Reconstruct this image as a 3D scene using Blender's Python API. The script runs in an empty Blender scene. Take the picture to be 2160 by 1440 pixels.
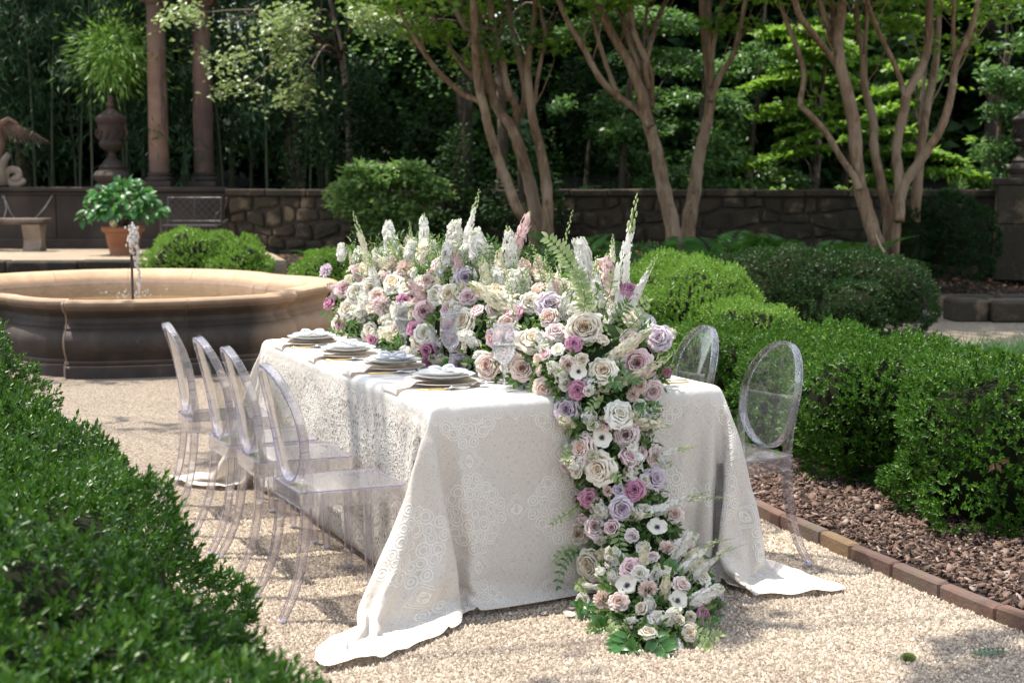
import bpy, bmesh, math, random, zlib, base64
import numpy as np
from mathutils import Vector, Matrix, Quaternion
from mathutils.bvhtree import BVHTree
R = math.radians
sc = bpy.context.scene
col = sc.collection
random.seed(7)
rng = np.random.RandomState(11)

# ------------------------------------------------------------------ camera
F_PX, HOR, EYE = 3100.0, 395.0, 1.53
PITCH = math.atan((720 - HOR) / F_PX)
cam_d = bpy.data.cameras.new('camera'); cam = bpy.data.objects.new('camera', cam_d); col.objects.link(cam)
cam_d.sensor_width = 36; cam_d.lens = F_PX / 2160 * 36
cam.location = (0, 0, EYE); cam.rotation_euler = (math.pi / 2 - PITCH, 0, 0)
cam_d.clip_start = 0.05; cam_d.clip_end = 400
cam_d.dof.use_dof = True; cam_d.dof.focus_distance = 5.7; cam_d.dof.aperture_fstop = 4.5
sc.camera = cam
# ------------------------------------------------------------------ sky and sun
SUN_EL, SUN_AZ = R(70), math.atan2(-0.9, 0.42)      # azimuth measured from +y towards +x
w = bpy.data.worlds.new('World'); sc.world = w; w.use_nodes = True
nt = w.node_tree
sky = nt.nodes.new('ShaderNodeTexSky'); sky.sky_type = 'NISHITA'; sky.sun_disc = False
sky.sun_elevation = SUN_EL; sky.sun_rotation = SUN_AZ
sky.air_density = 1.2; sky.dust_density = 1.5
hs = nt.nodes.new('ShaderNodeHueSaturation'); hs.inputs['Saturation'].default_value = 0.5
nt.links.new(sky.outputs[0], hs.inputs['Color']); nt.links.new(hs.outputs[0], nt.nodes['Background'].inputs[0])
nt.nodes['Background'].inputs[1].default_value = 0.15
sd = bpy.data.lights.new('sun', 'SUN'); sd.energy = 3.5; sd.angle = R(0.53); sd.color = (1.0, 0.93, 0.82)
sun = bpy.data.objects.new('sun', sd); col.objects.link(sun)
Ldir = Vector((math.sin(SUN_AZ) * math.cos(SUN_EL), math.cos(SUN_AZ) * math.cos(SUN_EL), math.sin(SUN_EL)))
sun.rotation_euler = (-Ldir).to_track_quat('-Z', 'Y').to_euler(); sun.location = Ldir * 60
sc.view_settings.view_transform = 'Standard'; sc.view_settings.look = 'None'
sc.view_settings.exposure = 1.18; sc.view_settings.gamma = 1.0
sc.view_settings.use_curve_mapping = False
cy = sc.cycles
cy.max_bounces = 12; cy.diffuse_bounces = 3; cy.glossy_bounces = 4; cy.transmission_bounces = 10
cy.transparent_max_bounces = 40; cy.caustics_refractive = False; cy.caustics_reflective = False
cy.sample_clamp_indirect = 4.0; cy.use_denoising = True

# ------------------------------------------------------------------ pixel <-> place helpers (photograph pixels, 2160 x 1440)
_fw = np.array([0, math.cos(PITCH), -math.sin(PITCH)]); _up = np.array([0, math.sin(PITCH), math.cos(PITCH)]); _rt = np.array([1., 0, 0])
def ray(x, y): return _fw + _rt * (x - 1080) / F_PX + _up * (720 - y) / F_PX
def onz(x, y, z=0.0):
    r = ray(x, y); return Vector(np.array([0, 0, EYE]) + r * ((z - EYE) / r[2]))
def aty(x, y, Y):
    r = ray(x, y); return Vector(np.array([0, 0, EYE]) + r * (Y / r[1]))
def proj(P):
    d = np.array(P, float) - np.array([0, 0, EYE]); z = d @ _fw
    return 1080 + F_PX * (d @ _rt) / z, 720 - F_PX * (d @ _up) / z, z
# table frame
TH = R(23.5); TU = Vector((math.cos(TH), math.sin(TH), 0)); TA = Vector((-math.sin(TH), math.cos(TH), 0))
TN = Vector((-0.296, 5.19, 0)); TZ = 0.765
def T(u, a, z=0.0): return TN + TU * u + TA * a + Vector((0, 0, z))
def Tinv(P):
    d = Vector((P[0], P[1], 0)) - TN; return d.dot(TU), d.dot(TA)

# ------------------------------------------------------------------ object helpers
def tag(o, label=None, cat=None, group=None, kind=None):
    if label: o['label'] = label
    if cat: o['category'] = cat
    if group: o['group'] = group
    if kind: o['kind'] = kind
    return o
def empty(name, loc=(0, 0, 0), rz=0.0, label=None, cat=None, group=None):
    o = bpy.data.objects.new(name, None); col.objects.link(o)
    o.location = loc; o.rotation_euler = (0, 0, rz); o.empty_display_size = .1
    return tag(o, label, cat, group)
def link_mesh(name, me, mats, parent=None, loc=None, smooth=False):
    for m in (mats if isinstance(mats, (list, tuple)) else [mats]):
        if m: me.materials.append(m)
    if smooth: me.polygons.foreach_set('use_smooth', np.ones(len(me.polygons), bool))
    o = bpy.data.objects.new(name, me); col.objects.link(o)
    if parent: o.parent = parent
    if loc is not None: o.location = loc
    return o
def np_mesh(name, V, F, k=None, smooth=False, midx=None):
    """V (n,3); F (m,k) all faces with the same number of corners"""
    V = np.asarray(V, np.float32); F = np.asarray(F, np.int32)
    me = bpy.data.meshes.new(name)
    me.vertices.add(len(V)); me.vertices.foreach_set('co', V.ravel())
    k = F.shape[1]; me.loops.add(F.size); me.loops.foreach_set('vertex_index', F.ravel())
    me.polygons.add(len(F)); me.polygons.foreach_set('loop_start', np.arange(0, F.size, k, dtype=np.int32))
    if midx is not None: me.polygons.foreach_set('material_index', np.asarray(midx, np.int32))
    me.update(calc_edges=True)
    return me
class MB:
    def __init__(s): s.v = []; s.f = []; s.m = []; s.attr = []
    def add(s, V, F, m=0, M=None):
        n = len(s.v)
        s.v += [tuple(M @ Vector(p)) if M is not None else tuple(p) for p in V]
        s.f += [tuple(i + n for i in f) for f in F]; s.m += [m] * len(F)
    def box(s, c, d, M=None, m=0, rz=0, bev=0):
        x, y, z = [q / 2 for q in d]
        if bev:
            b = min(bev, x * .9, y * .9, z * .9); V = []; idx = {}
            for sx in (-1, 1):
                for sy in (-1, 1):
                    for sz in (-1, 1):
                        for ax in range(3):
                            p = [sx * x, sy * y, sz * z]; q = [sx, sy, sz]
                            for j in range(3):
                                if j != ax: p[j] -= q[j] * b
                            idx[(sx, sy, sz, ax)] = len(V); V.append(p)
            Fs = []
            for ax in range(3):
                o = [j for j in range(3) if j != ax]
                for sg in (-1, 1):
                    q = []
                    for a, b2 in ((-1, -1), (1, -1), (1, 1), (-1, 1)):
                        k = [0, 0, 0]; k[ax] = sg; k[o[0]] = a; k[o[1]] = b2; q.append(idx[(*k, ax)])
                    Fs.append(q)
                for a in (-1, 1):
                    for b2 in (-1, 1):
                        k1 = [0, 0, 0]; k1[o[0]] = a; k1[o[1]] = b2; k2 = list(k1); k1[ax] = -1; k2[ax] = 1
                        Fs.append([idx[(*k1, o[0])], idx[(*k2, o[0])], idx[(*k2, o[1])], idx[(*k1, o[1])]])
            for sx in (-1, 1):
                for sy in (-1, 1):
                    for sz in (-1, 1): Fs.append([idx[(sx, sy, sz, a)] for a in range(3)])
        else:
            V = [(i, j, k) for k in (-z, z) for i, j in ((-x, -y), (x, -y), (x, y), (-x, y))]
            Fs = [(3, 2, 1, 0), (4, 5, 6, 7), (0, 1, 5, 4), (1, 2, 6, 5), (2, 3, 7, 6), (3, 0, 4, 7)]
        Mx = Matrix.Translation(c) @ Matrix.Rotation(rz, 4, 'Z')
        s.add(V, Fs, m, (M @ Mx) if M is not None else Mx)
    def tube(s, pts, rad, n=8, m=0, cap=True, squash=1.0):
        pts = [Vector(p) for p in pts]
        if not isinstance(rad, (list, tuple)): rad = [rad] * len(pts)
        V = []; up = Vector((0.13, 0.21, 1)).normalized(); prev = None
        for i, p in enumerate(pts):
            t = (pts[min(i + 1, len(pts) - 1)] - pts[max(i - 1, 0)]).normalized()
            if prev is None:
                a = t.cross(up)
                if a.length < .05: a = t.cross(Vector((1, 0, 0)))
            else: a = prev - t * prev.dot(t)
            a.normalize(); prev = a; b = t.cross(a)
            for k in range(n):
                th = 2 * math.pi * k / n; V.append(p + (a * math.cos(th) + b * math.sin(th) * squash) * rad[i])
        Fs = [(i * n + k, i * n + (k + 1) % n, (i + 1) * n + (k + 1) % n, (i + 1) * n + k) for i in range(len(pts) - 1) for k in range(n)]
        if cap: Fs += [tuple(range(n - 1, -1, -1)), tuple((len(pts) - 1) * n + k for k in range(n))]
        s.add(V, Fs, m)
    def lathe(s, prof, n=24, m=0, c=(0, 0, 0), M=None, sx=1, sy=1):
        V = []; Fs = []
        for r, z in prof:
            for k in range(n):
                th = 2 * math.pi * k / n; V.append((c[0] + r * math.cos(th) * sx, c[1] + r * math.sin(th) * sy, c[2] + z))
        for i in range(len(prof) - 1):
            for k in range(n): Fs.append((i * n + k, i * n + (k + 1) % n, (i + 1) * n + (k + 1) % n, (i + 1) * n + k))
        if prof[0][0] > 1e-4: Fs.append(tuple(range(n - 1, -1, -1)))
        if prof[-1][0] > 1e-4: Fs.append(tuple((len(prof) - 1) * n + k for k in range(n)))
        s.add(V, Fs, m, M)
    def build(s, name, mats, parent=None, smooth=False, loc=None, auto=None):
        me = bpy.data.meshes.new(name); me.from_pydata(s.v, [], s.f)
        if max(s.m, default=0) > 0: me.polygons.foreach_set('material_index', s.m)
        o = link_mesh(name, me, mats, parent, loc, smooth)
        if auto:
            bm = bmesh.new(); bm.from_mesh(me)
            bmesh.ops.recalc_face_normals(bm, faces=bm.faces)
            for e in bm.edges:
                if len(e.link_faces) == 2 and e.calc_face_angle(0) > R(auto): e.smooth = False
            bm.to_mesh(me); bm.free()
        return o
def copy_tree(o, parent=None):
    c = o.copy(); col.objects.link(c); c.parent = parent
    for ch in [x for x in o.children]: copy_tree(ch, c)
    return c
def catmull(P, n):
    P = [Vector(p) for p in P]; out = []
    for i in range(len(P) - 1):
        a, b, c, d = P[max(i - 1, 0)], P[i], P[i + 1], P[min(i + 2, len(P) - 1)]
        for k in range(n):
            t = k / n
            out.append(.5 * ((2 * b) + (c - a) * t + (2 * a - 5 * b + 4 * c - d) * t * t + (3 * b - a - 3 * c + d) * t ** 3))
    out.append(P[-1]); return out
def snoise(P, scale, seed=0, oct=2):
    P = np.asarray(P, float); r = np.random.RandomState(seed); out = np.zeros(len(P)); amp = 1; tot = 0
    for o in range(oct):
        for j in range(5):
            d = r.randn(3); d /= np.linalg.norm(d); d2 = r.randn(3); d2 /= np.linalg.norm(d2)
            out += amp * np.sin(P @ d * scale * (2 ** o) + r.rand() * 9) * np.sin(P @ d2 * scale * .8 * (2 ** o) + r.rand() * 9) / 2.2
        tot += amp; amp *= .5
    return out / tot

# ------------------------------------------------------------------ materials
def new_mat(name):
    m = bpy.data.materials.new(name); m.use_nodes = True; n = m.node_tree; n.nodes.clear()
    out = n.nodes.new('ShaderNodeOutputMaterial'); return m, n, out
class NG:
    """small node graph helper"""
    def __init__(s, n): s.n = n
    def node(s, t, **k):
        x = s.n.nodes.new(t)
        for a, b in k.items():
            if a.startswith('i_'):
                key = a[2:]; key = int(key) if key.isdigit() else key
                s.put(x.inputs[key], b)
            else: setattr(x, a, b)
        return x
    def put(s, inp, v):
        if hasattr(v, 'links') or isinstance(v, bpy.types.NodeSocket): s.n.links.new(v, inp)
        else: inp.default_value = v
    def m(s, op, a, b=0.0, c=0.0):
        x = s.n.nodes.new('ShaderNodeMath'); x.operation = op
        s.put(x.inputs[0], a); s.put(x.inputs[1], b); s.put(x.inputs[2], c); return x.outputs[0]
    def mix(s, f, a, b, bt='MIX'):
        x = s.n.nodes.new('ShaderNodeMix'); x.data_type = 'RGBA'; x.blend_type = bt
        s.put(x.inputs[0], f); s.put(x.inputs[6], a); s.put(x.inputs[7], b); return x.outputs[2]
    def noise(s, scale, detail=4, rough=.6, vec=None, dist=0):
        x = s.node('ShaderNodeTexNoise', i_Scale=scale, i_Detail=detail, i_Roughness=rough, i_Distortion=dist)
        if vec is not None: s.put(x.inputs['Vector'], vec)
        return x.outputs[0]
    def ramp(s, f, stops):
        x = s.n.nodes.new('ShaderNodeValToRGB'); s.put(x.inputs[0], f); e = x.color_ramp.elements
        while len(e) < len(stops): e.new(.5)
        for q, (p, c) in zip(e, stops): q.position = p; q.color = c if len(c) == 4 else (*c, 1)
        return x.outputs[0]
    def coord(s, which='Object'): return s.node('ShaderNodeTexCoord').outputs[which]
    def geo(s, which): return s.node('ShaderNodeNewGeometry').outputs[which]
    def mapping(s, vec, scale=(1, 1, 1), loc=(0, 0, 0)):
        x = s.n.nodes.new('ShaderNodeMapping'); s.put(x.inputs[0], vec); x.inputs['Scale'].default_value = scale; x.inputs['Location'].default_value = loc; return x.outputs[0]
    def bump(s, h, strength=.4, dist=.01):
        return s.node('ShaderNodeBump', i_Strength=strength, i_Distance=dist, i_Height=h).outputs[0]
def C4(c): return (*c, 1)
def stone_mat(name, c1, c2, c3=None, scale=6, rough=.85, bump=.5, bdist=.01, stain=None, vstreak=False, world=False):
    m, n, out = new_mat(name); g = NG(n); co = g.geo('Position')
    a = g.noise(scale, 6, .65, co); b = g.noise(scale * .28, 3, .6, co)
    colr = g.ramp(a, [(.3, c1), (.7, c2)])
    if c3: colr = g.mix(g.ramp(b, [(.45, (0, 0, 0)), (.62, (1, 1, 1))]), colr, C4(c3))
    if stain:
        v = g.mapping(co, (3, 3, .5) if vstreak else (1, 1, 1))
        s_ = g.noise(stain[1], 5, .6, v)
        colr = g.mix(g.ramp(s_, [(stain[2], (0, 0, 0)), (stain[2] + .12, (stain[3],) * 3)]), colr, C4(stain[0]))
    info = g.node('ShaderNodeObjectInfo').outputs['Random']
    colr = g.mix(1.0, colr, g.ramp(info, [(0, (.72, .72, .74)), (1, (1.12, 1.1, 1.06))]), 'MULTIPLY')
    fine = g.noise(scale * 7, 5, .7, co)
    bs = g.node('ShaderNodeBsdfPrincipled', i_Roughness=rough)
    g.put(bs.inputs['Base Color'], colr); g.put(bs.inputs['Normal'], g.bump(g.m('ADD', fine, g.m('MULTIPLY', a, 1.5)), bump, bdist))
    g.put(out.inputs[0], bs.outputs[0]); return m
def leaf_mat(name, dark, light, trans=.35, rough=.42, spec=.35, tcol=None, hue=None):
    m, n, out = new_mat(name); g = NG(n)
    r = g.geo('Random Per Island')
    big = g.noise(1.6, 2, .5, g.geo('Position'))
    c = g.ramp(g.m('ADD', g.m('MULTIPLY', r, .6), g.m('MULTIPLY', big, .45)), [(.15, dark), (.85, light)])
    if hue: c = g.mix(g.ramp(r, [(hue[1], (0, 0, 0)), (min(1, hue[1] + .01), (1, 1, 1))]), c, C4(hue[0]))
    bs = g.node('ShaderNodeBsdfPrincipled', i_Roughness=rough); g.put(bs.inputs['Base Color'], c)
    bs.inputs['Specular IOR Level'].default_value = spec
    tr = g.node('ShaderNodeBsdfTranslucent'); tc = g.mix(.5, c, C4(tcol or (.25, .42, .05)), 'MIX'); g.put(tr.inputs[0], tc)
    mx = g.node('ShaderNodeMixShader'); mx.inputs[0].default_value = trans
    g.put(mx.inputs[1], bs.outputs[0]); g.put(mx.inputs[2], tr.outputs[0]); g.put(out.inputs[0], mx.outputs[0]); return m
def plain(name, c, rough=.6, metal=0, spec=.5, trans=0, bump=None):
    m, n, out = new_mat(name); g = NG(n)
    nz = g.noise(30, 3, .6, g.geo('Position'))
    colr = g.mix(1, C4(c), g.ramp(nz, [(.3, (.88, .88, .88)), (.7, (1.06, 1.06, 1.06))]), 'MULTIPLY')
    bs = g.node('ShaderNodeBsdfPrincipled', i_Roughness=rough, i_Metallic=metal); g.put(bs.inputs['Base Color'], colr)
    bs.inputs['Specular IOR Level'].default_value = spec
    if bump: g.put(bs.inputs['Normal'], g.bump(g.noise(bump[0], 5, .6, g.geo('Position')), bump[1], .01))
    if trans:
        tr = g.node('ShaderNodeBsdfTranslucent'); g.put(tr.inputs[0], colr); mx = g.node('ShaderNodeMixShader'); mx.inputs[0].default_value = trans
        g.put(mx.inputs[1], bs.outputs[0]); g.put(mx.inputs[2], tr.outputs[0]); g.put(out.inputs[0], mx.outputs[0])
    else: g.put(out.inputs[0], bs.outputs[0])
    return m
def petal_mat(name, edge, heart, trans=.3):
    m, n, out = new_mat(name); g = NG(n)
    h = g.node('ShaderNodeAttribute', attribute_name='heart').outputs['Fac']
    c = g.mix(h, C4(edge), C4(heart))
    rnd = g.node('ShaderNodeObjectInfo').outputs['Random']
    c = g.mix(1, c, g.ramp(rnd, [(0, (.9, .88, .86)), (1, (1.05, 1.05, 1.05))]), 'MULTIPLY')
    nz = g.noise(90, 3, .6, g.coord('Object'))
    bs = g.node('ShaderNodeBsdfPrincipled', i_Roughness=.55); g.put(bs.inputs['Base Color'], c); bs.inputs['Specular IOR Level'].default_value = .25
    g.put(bs.inputs['Normal'], g.bump(nz, .15, .003))
    tr = g.node('ShaderNodeBsdfTranslucent'); g.put(tr.inputs[0], c); mx = g.node('ShaderNodeMixShader'); mx.inputs[0].default_value = trans
    g.put(mx.inputs[1], bs.outputs[0]); g.put(mx.inputs[2], tr.outputs[0]); g.put(out.inputs[0], mx.outputs[0]); return m
def clear_mat(name, tint=(.965, .955, .985), ior=1.49, solid=.3, haze=.0):
    """clear cast acrylic / crystal: part straight-through, part refracted, Fresnel sheen on top"""
    m, n, out = new_mat(name); g = NG(n)
    tr = g.node('ShaderNodeBsdfTransparent'); tr.inputs[0].default_value = C4(tint)
    gl = g.node('ShaderNodeBsdfGlossy'); gl.inputs['Roughness'].default_value = .03; gl.inputs[0].default_value = (1, 1, 1, 1)
    lw = g.node('ShaderNodeLayerWeight', i_Blend=.5)
    fres = g.m('ADD', .045, g.m('MULTIPLY', .9, g.m('POWER', lw.outputs['Facing'], 4.5)))
    mx = g.node('ShaderNodeMixShader'); g.put(mx.inputs[0], fres); g.put(mx.inputs[1], tr.outputs[0]); g.put(mx.inputs[2], gl.outputs[0])
    res = mx.outputs[0]
    if solid:
        gs = g.node('ShaderNodeBsdfGlass', i_IOR=ior, i_Roughness=.01); gs.inputs[0].default_value = C4(tint)
        m2 = g.node('ShaderNodeMixShader'); m2.inputs[0].default_value = solid; g.put(m2.inputs[1], res); g.put(m2.inputs[2], gs.outputs[0]); res = m2.outputs[0]
    if haze:
        df = g.node('ShaderNodeBsdfDiffuse'); df.inputs[0].default_value = (.9, .88, .95, 1)
        m3 = g.node('ShaderNodeMixShader'); m3.inputs[0].default_value = haze; g.put(m3.inputs[1], res); g.put(m3.inputs[2], df.outputs[0]); res = m3.outputs[0]
    g.put(out.inputs[0], res); return m

# ------------------------------------------------------------------ leaves
def unit(a): return a / np.maximum(np.linalg.norm(a, axis=1, keepdims=True), 1e-9)
def leaves_np(P, D, N, L, W, fold=.25):
    """diamond leaves: base P, direction D, blade normal N, length L, width W -> V, F(tris)"""
    n = len(P); D = unit(D); S = unit(np.cross(D, N)); N2 = np.cross(S, D)
    L = np.broadcast_to(L, n)[:, None]; W = np.broadcast_to(W, n)[:, None]
    a = P; b = P + D * L * .45 + S * W * .5 + N2 * W * fold; c = P + D * L - N2 * W * fold * .6; d = P + D * L * .45 - S * W * .5 + N2 * W * fold
    V = np.stack([a, b, c, d], 1).reshape(-1, 3)
    k = np.arange(n)[:, None] * 4
    F = np.concatenate([k + [0, 1, 2], k + [0, 2, 3]], 1).reshape(-1, 3)
    return V, F
def leaf_mesh(name, P, D, N, L, W, fold=.25):
    V, F = leaves_np(P, D, N, L, W, fold); return np_mesh(name, V, F)
def sprigs(P, N, r, L=.022, W=.009, k=9, shoot=.03, spread=.9, jit=.35):
    """upright shoots with spiralling leaves on points P with normals N -> P,D,N for leaves"""
    n = len(P); up = unit(N + r.randn(n, 3) * jit + np.array([0, 0, .35]))
    a = unit(np.cross(up, r.randn(n, 3))); b = np.cross(up, a)
    Ps = []; Ds = []; Ns = []
    for i in range(k):
        ph = i * 2.4 + r.rand(n) * .6; t = i / max(1, k - 1)
        rad = a * np.cos(ph)[:, None] + b * np.sin(ph)[:, None]
        el = spread * (1.0 - .65 * t)
        d = unit(up * (.35 + .9 * t) + rad * el)
        Ps.append(P + up * (shoot * (t - .4)) * (1 + .3 * r.randn(n, 1))); Ds.append(d); Ns.append(unit(up * 1.0 - rad * .6))
    return np.concatenate(Ps), np.concatenate(Ds), np.concatenate(Ns)
CLOTH_COLS = (0,1,2,3,4,5,6,7,8,9,10,11,12,13,14,15,16,17,18,19,20,21,22,23,24,25,26,27,28,29,30,36,42,48,54,60,61,62,63,64,65,66,67,68,69,70,71,72,73,74,75,76,77,78,79,80,81,82,83,84,85,86,87,88,89,90,91,92,93)
CLOTH_ROWS = (0,1,2,3,4,5,6,7,8,9,10,11,12,13,14,15,16,17,18,19,20,21,22,23,24,25,26,27,28,29,30,31,32,37,42,47,52,57,62,67,72,77,82,87,92,97,102,107,108,109,110,111,112,113,114,115,116,117,118,119,120,121,122,123,124,125,126,127,128,129,130,131,132,133,134,135,136,137,138,139)
CLOTH_FULL = (94, 140)
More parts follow.
